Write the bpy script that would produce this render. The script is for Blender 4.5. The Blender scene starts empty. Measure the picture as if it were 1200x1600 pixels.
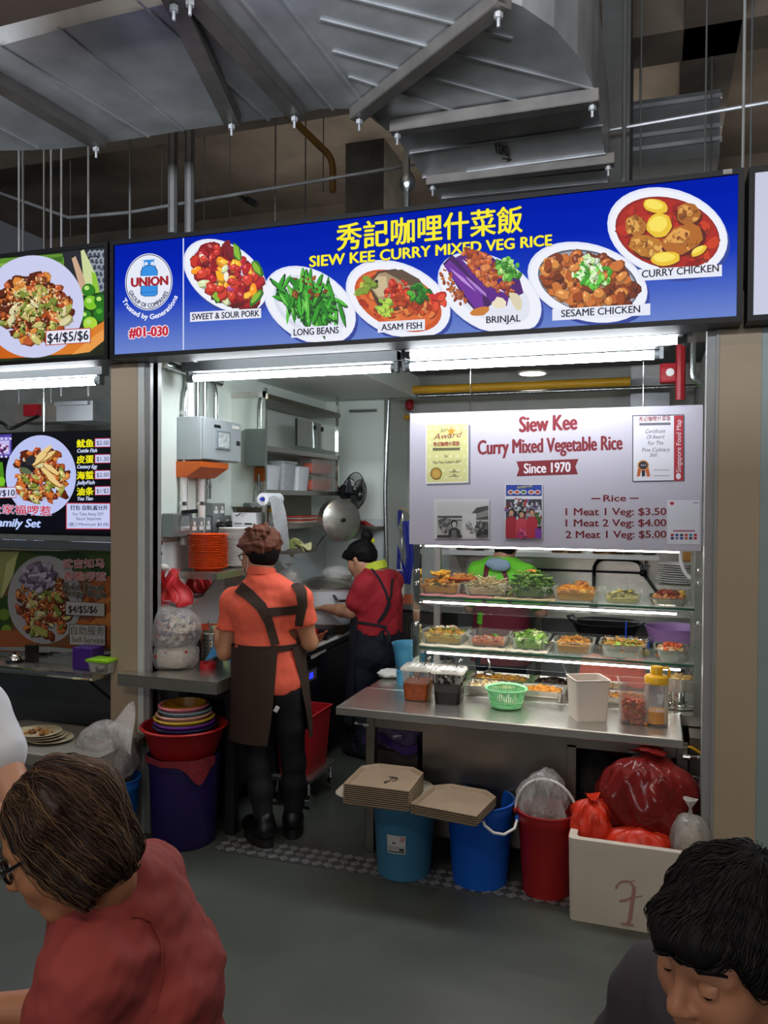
import bpy, math, random
import numpy as np
from mathutils import Vector, Matrix, Euler
R = random.Random(7)
scene = bpy.context.scene
COL = scene.collection
# ------------------------------------------------------------------ camera
F_PX, CAM = 1250.0, Vector((0, 0, 1.65))
def _cam_axes(yaw, pitch, roll):
    f0 = Vector((-math.sin(yaw), math.cos(yaw), 0)); r0 = Vector((math.cos(yaw), math.sin(yaw), 0)); u0 = Vector((0, 0, 1))
    f = f0*math.cos(pitch) + u0*math.sin(pitch); u = u0*math.cos(pitch) - f0*math.sin(pitch)
    return r0*math.cos(roll) + u*math.sin(roll), u*math.cos(roll) - r0*math.sin(roll), f
CR, CU, CF = _cam_axes(math.radians(18.653), math.radians(-.918), math.radians(.354))
cd = bpy.data.cameras.new('camera'); cam = bpy.data.objects.new('camera', cd); COL.objects.link(cam)
cd.sensor_fit = 'VERTICAL'; cd.sensor_height = 32; cd.sensor_width = 24; cd.lens = F_PX/1600*32; cd.clip_start = .02
cam.matrix_world = Matrix(((CR.x, CU.x, -CF.x, CAM.x), (CR.y, CU.y, -CF.y, CAM.y), (CR.z, CU.z, -CF.z, CAM.z), (0, 0, 0, 1)))
scene.camera = cam
# ------------------------------------------------------------------ light
w = bpy.data.worlds.new('hall'); scene.world = w; w.use_nodes = True
w.node_tree.nodes['Background'].inputs[0].default_value = (.80, .86, 1, 1)
w.node_tree.nodes['Background'].inputs[1].default_value = .05
vs = scene.view_settings
scene.display_settings.display_device = 'sRGB'
vs.view_transform = 'Standard'; vs.look = 'None'; vs.exposure = 0; vs.gamma = 1; vs.use_curve_mapping = False
TUBE_E, STRIP_E = 54.0, 22.0
def area(name, loc, rot, sx, sy, power, col):
    l = bpy.data.lights.new(name, 'AREA'); l.shape = 'RECTANGLE'; l.size = sx; l.size_y = sy; l.energy = power; l.color = col
    o = bpy.data.objects.new(name, l); COL.objects.link(o); o.location = loc; o.rotation_euler = [math.radians(a) for a in rot]
# lamps of the hall behind the photographer, and the lit signs of the row of stalls opposite; two added fill lights last
area('hall_lamp', (-1.0, -1.6, 4.6), (0, 0, 0), 3.0, .5, 60, (1, .90, .76))
area('hall_lamp', (1.6, 1.6, 4.4), (0, 0, 0), .3, 1.6, 26, (1, .90, .76))
area('opposite_sign_light', (-1.0, -4.2, 2.5), (98, 0, 0), 6.0, .8, 85, (.90, .93, 1))
area('added_slab_fill', (-1.5, 7.6, 3.9), (180, 0, 0), 5.0, .6, 42, (1, .96, .9))  # added upward fill with no fixture, brightens the concrete slab and far wall
area('added_duct_fill', (-1.4, .1, 2.8), (162, 0, 0), 5.0, .8, 560, (.90, .93, 1))  # added upward fill with no fixture, brightens the undersides of the ducts
# ------------------------------------------------------------------ points
def ray(px, py): return CR*((px-600)/F_PX) - CU*((py-800)/F_PX) + CF
def at(px, py, Y): d = ray(px, py); return CAM + d*(Y/d.y)           # point of the vertical plane Y
def atz(px, py, Z): d = ray(px, py); return CAM + d*((Z-CAM.z)/d.z)   # point of the level plane Z
def atx(px, py, X): d = ray(px, py); return CAM + d*(X/d.x)           # point of the side wall plane X
# ------------------------------------------------------------------ materials
def lin(h):
    if not isinstance(h, str): return tuple(h)[:3]
    h = h.lstrip('#'); h = ''.join(x*2 for x in h) if len(h) == 3 else h; c = [int(h[i:i+2], 16)/255 for i in (0, 2, 4)]
    return tuple(x/12.92 if x <= .04045 else ((x+.055)/1.055)**2.4 for x in c)
_M = {}
def M(name, col=None, rough=.5, metal=0, var=.08, scale=9, bump=0, bscale=60, trans=0, emit=0, vcol=False, alpha=1, spec=.5, ior=1.45, sheen=0, aniso=None, col2=None, tone=1):
    if name in _M: return _M[name]
    m = bpy.data.materials.new(name); _M[name] = m; m.use_nodes = True
    nt = m.node_tree; n = nt.nodes; b = n['Principled BSDF']; L = nt.links.new
    b.inputs['Roughness'].default_value = rough; b.inputs['Metallic'].default_value = metal
    b.inputs['Transmission Weight'].default_value = trans; b.inputs['Alpha'].default_value = alpha
    b.inputs['Specular IOR Level'].default_value = spec; b.inputs['IOR'].default_value = ior
    if sheen: b.inputs['Sheen Weight'].default_value = sheen
    tc = n.new('ShaderNodeTexCoord'); mp = n.new('ShaderNodeMapping'); L(tc.outputs['Object'], mp.inputs[0])
    if aniso: mp.inputs['Scale'].default_value = aniso
    nz = n.new('ShaderNodeTexNoise'); nz.inputs['Scale'].default_value = scale; nz.inputs['Detail'].default_value = 5; L(mp.outputs[0], nz.inputs['Vector'])
    if vcol:
        a = n.new('ShaderNodeVertexColor'); a.layer_name = 'Col'; src = a.outputs[0]
    else:
        c = lin(col); rg = n.new('ShaderNodeRGB'); rg.outputs[0].default_value = (*c, 1); src = rg.outputs[0]
    mix = n.new('ShaderNodeMixRGB'); mix.blend_type = 'MULTIPLY' if col2 is None else 'MIX'; L(src, mix.inputs[1])
    cr = n.new('ShaderNodeValToRGB'); L(nz.outputs[0], cr.inputs[0])
    cr.color_ramp.elements[0].position = .3; cr.color_ramp.elements[1].position = .7
    if col2 is None:
        mix.inputs[0].default_value = 1
        cr.color_ramp.elements[0].color = (tone*(1-var),)*3+(1,); cr.color_ramp.elements[1].color = (tone, tone, tone, 1)
        L(cr.outputs[0], mix.inputs[2])
    else:
        cr.color_ramp.elements[0].color = (0, 0, 0, 1); cr.color_ramp.elements[1].color = (var, var, var, 1)
        L(cr.outputs[0], mix.inputs[0]); mix.inputs[2].default_value = (*lin(col2), 1)
    L(mix.outputs[0], b.inputs['Base Color'])
    if bump:
        n2 = n.new('ShaderNodeTexNoise'); n2.inputs['Scale'].default_value = bscale; n2.inputs['Detail'].default_value = 4; L(mp.outputs[0], n2.inputs['Vector'])
        bp = n.new('ShaderNodeBump'); bp.inputs['Strength'].default_value = bump; bp.inputs['Distance'].default_value = .01
        L(n2.outputs[0], bp.inputs['Height']); L(bp.outputs[0], b.inputs['Normal'])
    if emit:
        L(mix.outputs[0], b.inputs['Emission Color']); b.inputs['Emission Strength'].default_value = emit
        b.inputs['Base Color'].default_value = (0, 0, 0, 1)
        for l in list(b.inputs['Base Color'].links): nt.links.remove(l)
        b.inputs['Specular IOR Level'].default_value = .2
    return m
def film(name, col, op=.3, rough=.12, scale=14):
    """thin clear plastic or glass sheet: mostly see-through, with gloss and a little milkiness"""
    if name in _M: return _M[name]
    m = bpy.data.materials.new(name); _M[name] = m; m.use_nodes = True; nt = m.node_tree; n = nt.nodes; L = nt.links.new
    n.remove(n['Principled BSDF']); out = n['Material Output']
    tr = n.new('ShaderNodeBsdfTransparent'); df = n.new('ShaderNodeBsdfPrincipled'); df.inputs['Base Color'].default_value = (*lin(col), 1); df.inputs['Roughness'].default_value = rough
    tr.inputs[0].default_value = (*[.55+.45*c for c in lin(col)], 1)
    fr = n.new('ShaderNodeFresnel'); fr.inputs[0].default_value = 1.4
    nz = n.new('ShaderNodeTexNoise'); nz.inputs['Scale'].default_value = scale
    mr = n.new('ShaderNodeMapRange'); mr.inputs[3].default_value = op*.6; mr.inputs[4].default_value = op*1.4; L(nz.outputs[0], mr.inputs[0])
    ad = n.new('ShaderNodeMath'); ad.operation = 'MULTIPLY_ADD'; ad.use_clamp = True; L(fr.outputs[0], ad.inputs[0]); ad.inputs[1].default_value = .4; L(mr.outputs[0], ad.inputs[2])
    mx = n.new('ShaderNodeMixShader'); L(ad.outputs[0], mx.inputs[0]); L(tr.outputs[0], mx.inputs[1]); L(df.outputs[0], mx.inputs[2]); L(mx.outputs[0], out.inputs[0])
    return m
STEEL = M('brushed_steel', '#c6c3ba', .27, .88, .14, 3, aniso=(1, 1, 30))
STEELD = M('worn_steel', '#8d867b', .36, 1, .25, 4, bump=.05, bscale=20)
STEELM = M('polished_steel', '#d8dcd6', .05, 1, .04, 2)
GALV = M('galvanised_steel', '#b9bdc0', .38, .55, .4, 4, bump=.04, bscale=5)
CHROME = M('chrome', '#e6e6e6', .08, 1, .02)
BLACK = M('black_plastic', '#121214', .4); DARK = M('dark_metal', '#26272a', .5, .4)
WHITE = M('white_plastic', '#e9e7e2', .35); PIPE = M('steel_conduit', '#b4bab8', .25, 1, .1)
YELP = M('yellow_gas_pipe', '#dca626', .45); ORANGE = M('orange_melamine', '#ee5215', .33, var=.05)
GLASS = film('clear_glass', '#f4faf7', .004, .03); GEDGE = M('green_glass_edge', '#1d5d45', .15, 0, .1, trans=.3)
FILM = film('clear_bag_film', '#efecea', .25, .2); CLEARP = film('clear_plastic', '#f2f0ec', .05, .12)
VFOOD = M('food', rough=.36, vcol=True, var=.3, scale=60, bump=.3, bscale=120)
VPRINT = M('printed_card', rough=.5, vcol=True, var=.03, tone=.66); VGLOW = M('backlit_print', vcol=True, var=0, emit=1.0)
# ------------------------------------------------------------------ mesh kit
def _off(o):
    v = Vector((0, 0, 0))
    while o is not None: v += o.location; o = o.parent
    return v
def tag(o, label=None, cat=None, group=None, kind=None):
    for k, v in (('label', label), ('category', cat), ('group', group), ('kind', kind)):
        if v: o[k] = v
    return o
def thing(name, label, cat, loc, group=None, kind=None):
    o = bpy.data.objects.new(name, None); COL.objects.link(o); o.empty_display_size = .05; o.location = loc
    return tag(o, label, cat, group, kind)
class MB:
    def __init__(s): s.v = []; s.f = []; s.c = []; s.col = None
    def add(s, vs, fs, col=None):
        k = len(s.v); s.v += [tuple(v) for v in vs]; s.f += [tuple(i+k for i in f) for f in fs]
        s.c += [lin(col) if col is not None else (s.col or (1, 1, 1))]*len(fs); return s
    def box(s, c, d, rz=0, col=None, taper=1, rot=None, bev=0):
        hx, hy, hz = d[0]/2, d[1]/2, d[2]/2; m = rot if rot is not None else Matrix.Rotation(rz, 3, 'Z'); c = Vector(c)
        if bev:
            e = min(bev, hx*.9, hy*.9, hz*.9); rings = []
            for z, q in ((-hz, e), (-hz+e*.3, e*.3), (-hz+e, 0), (hz-e, 0), (hz-e*.3, e*.3), (hz, e)):
                t = 1 if z < 0 else taper; x, y = (hx*t)-q, (hy*t)-q; b = e*.8
                rings.append([c + m @ Vector(p+(z,)) for p in ((-x+b, -y), (x-b, -y), (x, -y+b), (x, y-b), (x-b, y), (-x+b, y), (-x, y-b), (-x, -y+b))])
            return s.rings(rings, True, True, col)
        vs = [c + m @ Vector((x*hx*(1 if z < 0 else taper), y*hy*(1 if z < 0 else taper), z*hz)) for z in (-1, 1) for x, y in ((-1, -1), (1, -1), (1, 1), (-1, 1))]
        return s.add(vs, [(3, 2, 1, 0), (4, 5, 6, 7), (0, 1, 5, 4), (1, 2, 6, 5), (2, 3, 7, 6), (3, 0, 4, 7)], col)
    def span(s, a, b, col=None, bev=0):
        a, b = Vector(a), Vector(b); return s.box((a+b)/2, [abs(x) for x in b-a], col=col, bev=bev)
    def rings(s, rings, cap0=True, cap1=True, col=None, closed=True):
        n = len(rings[0]); vs = [p for r in rings for p in r]; fs = []
        for i in range(len(rings)-1):
            for j in range(n if closed else n-1):
                k = (j+1) % n; fs.append((i*n+j, i*n+k, (i+1)*n+k, (i+1)*n+j))
        if cap0: fs.append(tuple(range(n-1, -1, -1)))
        if cap1: fs.append(tuple(range((len(rings)-1)*n, len(rings)*n)))
        return s.add(vs, fs, col)
    def lathe(s, c, prof, n=28, col=None, rot=None, sx=1, sy=1, cap=True):
        c = Vector(c); rs = []
        for r, z in prof:
            ring = []
            for i in range(n):
                a = 2*math.pi*i/n; v = Vector((r*math.cos(a)*sx, r*math.sin(a)*sy, z)); ring.append(c + (rot @ v if rot is not None else v))
            rs.append(ring)
        return s.rings(rs, cap and prof[0][0] > 0, cap and prof[-1][0] > 0, col)
    def tube(s, pts, r, n=8, col=None, cap=True):
        pts = [Vector(p) for p in pts]; rr = r if isinstance(r, (list, tuple)) else [r]*len(pts); rs = []; up = None
        for i, p in enumerate(pts):
            t = (pts[min(i+1, len(pts)-1)]-pts[max(i-1, 0)])
            t = t.normalized() if t.length > 1e-9 else Vector((0, 0, 1))
            if up is None: up = t.orthogonal().normalized()
            up = (up - t*up.dot(t)); up = up.normalized() if up.length > 1e-6 else t.orthogonal().normalized(); sd = t.cross(up)
            rs.append([p + (up*math.cos(2*math.pi*j/n) + sd*math.sin(2*math.pi*j/n))*rr[i] for j in range(n)])
        return s.rings(rs, cap, cap, col)
    def bar(s, a, b, w, h, col=None):
        a, b = Vector(a), Vector(b); t = (b-a).normalized(); sd = t.cross(Vector((0, 0, 1)))
        sd = sd.normalized() if sd.length > 1e-4 else Vector((1, 0, 0)); up = sd.cross(t)
        q = [(-1, -1), (1, -1), (1, 1), (-1, 1)]
        return s.rings([[p + sd*x*w/2 + up*y*h/2 for x, y in q] for p in (a, b)], True, True, col)
    def prism(s, poly, z0, z1, col=None):
        return s.rings([[Vector((x, y, z0)) for x, y in poly], [Vector((x, y, z1)) for x, y in poly]], True, True, col)
    def ball(s, c, r, n=10, col=None, rot=None, jit=0, rnd=None):
        r = r if isinstance(r, (tuple, list)) else (r, r, r); c = Vector(c); h = n//2+1; rs = []
        for i in range(1, h):
            ph = math.pi*i/h; ring = []
            for j in range(n):
                a = 2*math.pi*j/n; k = 1 + (rnd.uniform(-jit, jit) if jit else 0)
                v = Vector((r[0]*k*math.sin(ph)*math.cos(a), r[1]*k*math.sin(ph)*math.sin(a), -r[2]*k*math.cos(ph))); ring.append(c + (rot @ v if rot is not None else v))
            rs.append(ring)
        return s.rings(rs, True, True, col)
    def sheet(s, fn, nu, nv, th=.003, col=None, wrap=False):
        """curved sheet with thickness; fn(u, v) gives a point for u, v in 0..1"""
        P = [[Vector(fn(i/nu, j/nv)) for j in range(nv+1)] for i in range(nu+1)]; N = []
        for i in range(nu+1):
            row = []
            for j in range(nv+1):
                a = P[min(i+1, nu)][j]-P[max(i-1, 0)][j]; b = P[i][min(j+1, nv)]-P[i][max(j-1, 0)]; m = a.cross(b)
                row.append(m.normalized() if m.length > 1e-12 else Vector((0, 0, 1)))
            N.append(row)
        W = nv+1; K = (nu+1)*W
        vs = [P[i][j]+N[i][j]*th/2 for i in range(nu+1) for j in range(W)] + [P[i][j]-N[i][j]*th/2 for i in range(nu+1) for j in range(W)]
        fs = []
        for i in range(nu):
            for j in range(nv):
                a, b, c, d = i*W+j, (i+1)*W+j, (i+1)*W+j+1, i*W+j+1
                fs += [(a, b, c, d), (K+d, K+c, K+b, K+a)]
        for i in range(nu):
            for j in (0, nv):
                a, b = i*W+j, (i+1)*W+j; fs.append((a, K+a, K+b, b) if j == 0 else (b, K+b, K+a, a))
        for j in range(nv):
            for i in (0, nu):
                a, b = i*W+j, i*W+j+1; fs.append((b, K+b, K+a, a) if i == 0 else (a, K+a, K+b, b))
        return s.add(vs, fs, col)
    def build(s, name, mat, parent=None, smooth=True, ang=40):
        me = bpy.data.meshes.new(name); o = bpy.data.objects.new(name, me); COL.objects.link(o)
        off = _off(parent) if parent else Vector((0, 0, 0))
        if parent: o.parent = parent
        me.from_pydata([(v[0]-off.x, v[1]-off.y, v[2]-off.z) for v in s.v], [], s.f); me.validate()
        me.materials.append(mat)
        if s.c and len(s.c) == len(me.polygons):
            at_ = me.color_attributes.new('Col', 'FLOAT_COLOR', 'CORNER'); buf = np.ones((len(me.loops), 4), np.float32); k = 0
            tot = np.empty(len(me.polygons), np.int32); me.polygons.foreach_get('loop_total', tot)
            buf[:, :3] = np.repeat(np.array(s.c, np.float32), tot, axis=0); at_.data.foreach_set('color', buf.ravel())
        if smooth:
            me.polygons.foreach_set('use_smooth', [True]*len(me.polygons)); me.set_sharp_from_angle(angle=math.radians(ang))
        me.update(); return o
    def at_top(s, name, mat, base, label, cat, group=None, kind=None, smooth=True):
        """a thing that is one mesh, its origin at the base point"""
        b = Vector(base); s.v = [(v[0]-b.x, v[1]-b.y, v[2]-b.z) for v in s.v]
        o = s.build(name, mat, None, smooth); o.location = b; return tag(o, label, cat, group, kind)
def structure(name, mb, mat, label=None, parent=None, smooth=False):
    o = mb.build(name, mat, parent, smooth)
    if parent is None:
        o['kind'] = 'structure'
        o['label'] = label or ('plain ' + name.replace('_', ' ') + ' of the food stall'); o['category'] = name.split('_')[0]
    return o
def kids(o): return [c for c in ALLKIDS.get(o.name, [])]
def copy_tree(o, loc, label=None, rz=None, group=None):
    def rec(src, par):
        c = src.copy(); COL.objects.link(c)
        if par is not None: c.parent = par
        for ch in src.children: rec(ch, c)
        return c
    r = rec(o, None); r.location = loc
    if rz is not None: r.rotation_euler = (0, 0, rz)
    if label: r['label'] = label
    if group: r['group'] = group
    return r
ORD = 'first second third fourth fifth sixth seventh eighth ninth tenth eleventh twelfth thirteenth fourteenth fifteenth sixteenth seventeenth eighteenth nineteenth twentieth twenty-first twenty-second twenty-third twenty-fourth twenty-fifth twenty-sixth twenty-seventh twenty-eighth twenty-ninth thirtieth'.split()
def arc(a, b, c, n=6):
    """rounded corner a-b-c"""
    a, b, c = Vector(a), Vector(b), Vector(c); return [a*(1-t)**2 + b*2*t*(1-t) + c*t*t for t in [i/n for i in range(n+1)]]
def round_path(pts, r, n=5):
    pts = [Vector(p) for p in pts]; out = [pts[0]]
    for i in range(1, len(pts)-1):
        a, b, c = pts[i-1], pts[i], pts[i+1]; d1 = min(r, (a-b).length*.45); d2 = min(r, (c-b).length*.45)
        out += arc(b+(a-b).normalized()*d1, b, b+(c-b).normalized()*d2, n)
    return out + [pts[-1]]
# ------------------------------------------------------------------ lettering and printed pictures
_T = {}
def glyphs(s):
    if s not in _T:
        cu = bpy.data.curves.new('t', 'FONT'); cu.body = s; cu.size = 1; cu.resolution_u = 3
        o = bpy.data.objects.new('t', cu); me = o.to_mesh()
        v = np.array([x.co[:2] for x in me.vertices]); f = [tuple(p.vertices) for p in me.polygons]
        o.to_mesh_clear(); bpy.data.objects.remove(o); bpy.data.curves.remove(cu); _T[s] = (v, f)
    return _T[s]
class Art(MB):
    """flat print on the plane Y = const (or on a given point function), drawn in the photograph's own pixels"""
    def __init__(s, fn, lift=.00002): super().__init__(); s.fn = fn; s.k = 1; s.lift = lift
    def poly(s, pts, col, up=True):
        if up: s.k += 1
        a = 0
        for i in range(len(pts)): x0, y0 = pts[i]; x1, y1 = pts[(i+1) % len(pts)]; a += x0*y1-x1*y0
        if a > 0: pts = pts[::-1]
        s.add([s.fn(x, y, s.k*s.lift) for x, y in pts], [tuple(range(len(pts)))], col)
    def ell(s, x, y, rx, ry, rot=0, col='#ffffff', n=36, shear=0, a0=0, a1=360):
        c, d = math.cos(math.radians(rot)), math.sin(math.radians(rot)); P = []
        for i in range(n):
            t = math.radians(a0+(a1-a0)*i/(n if a1-a0 >= 360 else n-1)); u, v = rx*math.cos(t), ry*math.sin(t); P.append((x+u*c-v*d, y+u*d+v*c+shear*(u*c-v*d)))
        s.poly(P, col)
    def rect(s, x0, y0, x1, y1, col, sl=0, sk=0):
        """sl: slope of the level edges (dy/dx), taken from the perspective"""
        s.poly([(x0, y0), (x1, y0+sl*(x1-x0)), (x1+sk, y1+sl*(x1-x0)), (x0+sk, y1)], col)
    def blob(s, x, y, rx, ry, rot, col, rnd, n=9, irr=.25):
        c, d = math.cos(math.radians(rot)), math.sin(math.radians(rot)); P = []
        for i in range(n):
            t = 2*math.pi*i/n; k = 1+rnd.uniform(-irr, irr); u, v = rx*k*math.cos(t), ry*k*math.sin(t); P.append((x+u*c-v*d, y+u*d+v*c))
        s.poly(P, col)
    def pile(s, x, y, rx, ry, cols, n, size, rnd, rot=0, asp=.6, hi=None, pw=.6, fixrot=None):
        c, d = math.cos(math.radians(rot)), math.sin(math.radians(rot))
        for i in range(n):
            t = rnd.uniform(0, 6.283); q = rnd.random()**pw; u, v = rx*q*math.cos(t), ry*q*math.sin(t); z = size*rnd.uniform(.6, 1.3)
            a = rnd.uniform(0, 180) if fixrot is None else fixrot+rnd.uniform(-25, 25); X, Y = x+u*c-v*d, y+u*d+v*c
            base = lin(rnd.choice(cols)); dk = tuple(b*.45 for b in base)
            s.blob(X+z*.1, Y+z*.16, z, z*asp, a, dk, rnd); s.blob(X, Y, z*.92, z*asp*.9, a, base, rnd)
            if hi and rnd.random() < hi: s.blob(X-z*.15, Y-z*.22, z*.35, z*asp*.25, a, tuple(min(1, b*1.6+.12) for b in base), rnd, 6)
    def text(s, t, p0, p1, h, col, sl=0, bold=0, out=None, ow=1.2, arc=None, keep=False):
        """baseline from p0 to p1, letters h pixels high; sl: slant"""
        v, f = glyphs(t)
        if not len(v): return
        mn, mx = v.min(0), v.max(0); x0, x1 = mn[0], mx[0]; up = .73 if not any(ord(c) > 0x2e80 for c in t) else (mx[1]); dn = 0 if up == .73 else mn[1]
        def put(dx, dy, c):
            s.k += 1; P = []
            for X, Y in v:
                u = (X-x0)/(x1-x0); q = (Y-dn)/(up-dn)
                if arc:
                    cx, cy, rad, a0, a1, ky = arc; a = math.radians(a0+(a1-a0)*u); rr = rad - q*h
                    P.append((cx+rr*math.cos(a)+dx, cy+rr*ky*math.sin(a)+dy))
                else: P.append((p0[0]+(p1[0]-p0[0])*u+sl*q*h+dx, p0[1]+(p1[1]-p0[1])*u-q*h+dy))
            s.add([s.fn(x, y, s.k*s.lift) for x, y in P], f, c)
        if out:
            for i in range(8): put(ow*math.cos(i*.785), ow*math.sin(i*.785), out)
        if bold:
            for dx, dy in ((-bold, 0), (bold, 0), (0, -bold*.6), (0, bold*.6)): put(dx, dy, col)
        put(0, 0, col)
def onY(Y): return lambda x, y, l: at(x, y, Y-l)
# ================================================================== setting
FLOOR = M('green_grey_floor_paint', '#50554e', .42, var=.35, scale=2.2, bump=.02, bscale=30)
CONC = M('raw_concrete', '#75695c', .9, var=.5, scale=1.6, bump=.15, bscale=14)
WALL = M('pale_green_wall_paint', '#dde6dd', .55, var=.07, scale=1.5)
BEIGE = M('beige_pillar_paint', '#a9987f', .6, var=.1, scale=2.5, bump=.02)
GREYP = M('grey_jamb_paint', '#8d8e8c', .45, var=.1); JAMBW = M('white_jamb_paint', '#c9cdc9', .5, var=.1)
CEILG = M('grey_ceiling_paint', '#5d6262', .8, var=.2)
b = MB(); b.span((-6, -6, -.1), (4, 9, 0)); structure('floor', b, FLOOR, 'smooth grey green painted floor of the food centre')
b = MB(); b.span((-8, -6, 5.2), (6, 11, 5.35)); structure('ceiling', b, CONC, 'dark bare concrete ceiling high above the stalls')
b = MB(); b.span((-8, 9.0, 0), (6, 9.15, 5.2)); structure('wall_far', b, CONC, 'dark concrete wall high behind the stalls')
for z0, x0, x1, y0, y1 in ((4.72, -8, 6, 5.6, 6.0), (4.72, .15, .5, -2, 9)):
    b = MB(); b.span((x0, y0, z0), (x1, y1, 5.2)); structure('beam', b, CONC, 'deep concrete beam under the ceiling' if x0 < -1 else 'concrete beam running away above the right pillar')
SILV = at(213, 1000, 3.32).x
XL, XR = -2.42, .27
def solid(name, a, c, m, label): b = MB(); b.span(a, c); return structure(name, b, m, label)
pl0, pl1 = at(173, 1000, 3.32).x, at(214, 1000, 3.32).x
pr0, pr1 = at(1116, 1000, 3.32).x, at(1184, 1000, 3.32).x
solid('pillar_left', (pl0, 3.32, 0), (pl1, 3.44, 2.45), BEIGE, 'beige painted pillar between this stall and the left stall')
solid('pillar_right', (pr0, 3.32, 0), (pr1, 3.44, 2.45), BEIGE, 'beige painted pillar at the right end of the stall')
jl = at(233, 1000, 3.33).x; jr = at(1099, 1000, 3.33).x
b = MB(); b.span((pl1, 3.325, 0), (pl1+.035, 3.44, 2.4)); structure('trim_1', b, JAMBW, 'white steel jamb on the left pillar')
b = MB(); b.span((pl1+.035, 3.335, 0), (jl, 3.43, 2.4)); structure('trim_2', b, GREYP, 'grey shutter track beside the left pillar')
b = MB(); b.span((jl-.012, 3.36, 0), (jl, 3.40, 2.4)); structure('trim_3', b, BLACK, 'black slot of the left shutter track')
b = MB(); b.span((jr, 3.33, 0), (pr0, 3.43, 2.4)); b.span((pr0-.006, 3.315, 0), (pr0+.004, 3.33, 2.4)); structure('trim_4', b, GREYP, 'grey shutter track on the right pillar')
b = MB(); b.span((pr1, 3.325, 0), (pr1+.06, 3.44, 2.4)); structure('trim_5', b, M('grey_green_jamb', '#8b9a98', .4), 'grey green steel jamb at the right edge')
solid('wall_left', (XL-.1, 3.44, 0), (XL, 5.75, 2.52), WALL, 'pale green wall on the left side of the stall')
xs = at(600, 700, 5.75).x
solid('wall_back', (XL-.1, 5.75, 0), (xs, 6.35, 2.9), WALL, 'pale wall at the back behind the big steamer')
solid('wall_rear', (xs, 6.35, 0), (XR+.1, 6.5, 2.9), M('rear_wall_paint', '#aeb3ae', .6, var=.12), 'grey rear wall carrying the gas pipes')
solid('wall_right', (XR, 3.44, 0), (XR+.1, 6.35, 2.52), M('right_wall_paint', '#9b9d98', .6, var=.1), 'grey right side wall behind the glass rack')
solid('ceiling_stall', (XL-.1, 4.3, 2.56), (XR+.1, 5.65, 2.62), CEILG, 'dark grey ceiling panel inside the stall')
b = MB(); b.span((XL, 3.44, 2.40), (XL+.75, 5.75, 2.56)); structure('beam', b, WALL, 'pale beam along the top of the left wall')
b = MB(); b.span((XL-.1, 3.36, 2.37), (XR+.1, 3.9, 2.46)); structure('lintel', b, STEELD, 'steel soffit behind the sign box over the opening')
TILE = M('white_wall_tile', '#ccd3d2', .25, var=.05)
b = MB(); b.span((XL, 3.55, 0), (XL+.012, 5.74, at(300, 846, 3.7).z)); b.span((XL, 5.735, 0), (xs+.008, 5.75, 1.50)); structure('wall_tiles', b, TILE, 'white tiled lower strip of the wall')
for x in (-1.55,): pass
# threshold of chequered metal
b = MB(); b.span((-1.95, 3.275, 0), (-.3, 3.44, .004), '#6a6c6c')
for i in range(30):
    for j in range(3):
        x, y = -1.92+i*.055, 3.302+j*.055; a = .7 if (i+j) % 2 else -.7
        for k in (-1, 0, 1):
            b.box((x+k*.011*math.sin(a), y-k*.011*math.cos(a), .005), (.040, .0065, .004), rz=a, col='#b4b6b6')
structure('trim_6', b, M('chequer_plate', rough=.38, metal=.6, vcol=True, var=.25, scale=20), 'chequered metal threshold plate on the floor')
# walls of the two neighbour stalls
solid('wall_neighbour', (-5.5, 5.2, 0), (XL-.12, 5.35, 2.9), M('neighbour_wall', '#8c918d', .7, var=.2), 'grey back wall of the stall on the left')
# ================================================================== galvanised ducts overhead
def duct_poly(name, pts, z, h, label, seams, mat=GALV):
    P = [atz(x, y, z) if len(q) == 2 else Vector(q) for q in pts for x, y in [q[:2]]]
    t = thing(name, label, 'duct', (sum(p.x for p in P)/len(P), sum(p.y for p in P)/len(P), z))
    b = MB(); b.prism([(p.x, p.y) for p in P], z, z+h); b.build('duct_body', mat, t, False)
    b = MB()
    for p, q in seams: b.bar(atz(*p, z-.004), atz(*q, z-.004), .010, .007)
    b.build('seam_rib', mat, t, False); return t
DZ = 3.4
far = [(-60, 236), (40, 235), (90, 233), (130, 229), (200, 218), (300, 202), (450, 181), (500, 170), (545, 170), (580, 184), (604, 204)]
outer = [(934, 163), (924, 128), (902, 86), (866, 44), (816, 10), (740, -20), (640, -70)]
t = duct_poly('ventilation_duct', far+outer+[(500, -60), (250, 8), (130, 36), (-60, 88)], DZ, .45, 'wide galvanised duct crossing overhead with a curved elbow',
    [((-20, 60), (232, 214)), ((90, 42), (285, 204)), ((-40, 125), (150, 224)), ((215, 0), (420, 188)), ((420, -30), (590, 190)), ((500, 30), (930, 140)), ((520, 80), (870, 175)), ((430, -10), (640, -20)), ((360, -20), (520, 172)), ((480, -20), (800, 60)), ((545, 120), (760, 190)), ((-40, 180), (60, 232))])
t = duct_poly('ventilation_duct', [(618, 212), (934, 166), (948, 262), (952, 300), (720, 330), (690, 318)], DZ+.02, .45, 'galvanised duct branch with black KEAD lettering running back over the sign',
    [((640, 240), (942, 196)), ((660, 278), (946, 240)), ((672, 292), (950, 266)), ((690, 310), (950, 284))])
a = Art(lambda x, y, l: atz(x, y, DZ+.018-l), .001)
b = a
a.text('KEAD', (776, 240), (797, 244), 17, '#1c1d1c', sl=-.22, bold=.5); a.poly([(784, 246), (793, 247.5), (793.5, 244.5), (801, 250), (792, 254), (792.5, 250.5), (784, 249)], '#1c1d1c')
a.build('stencil_lettering', VPRINT, t, False)
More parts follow.
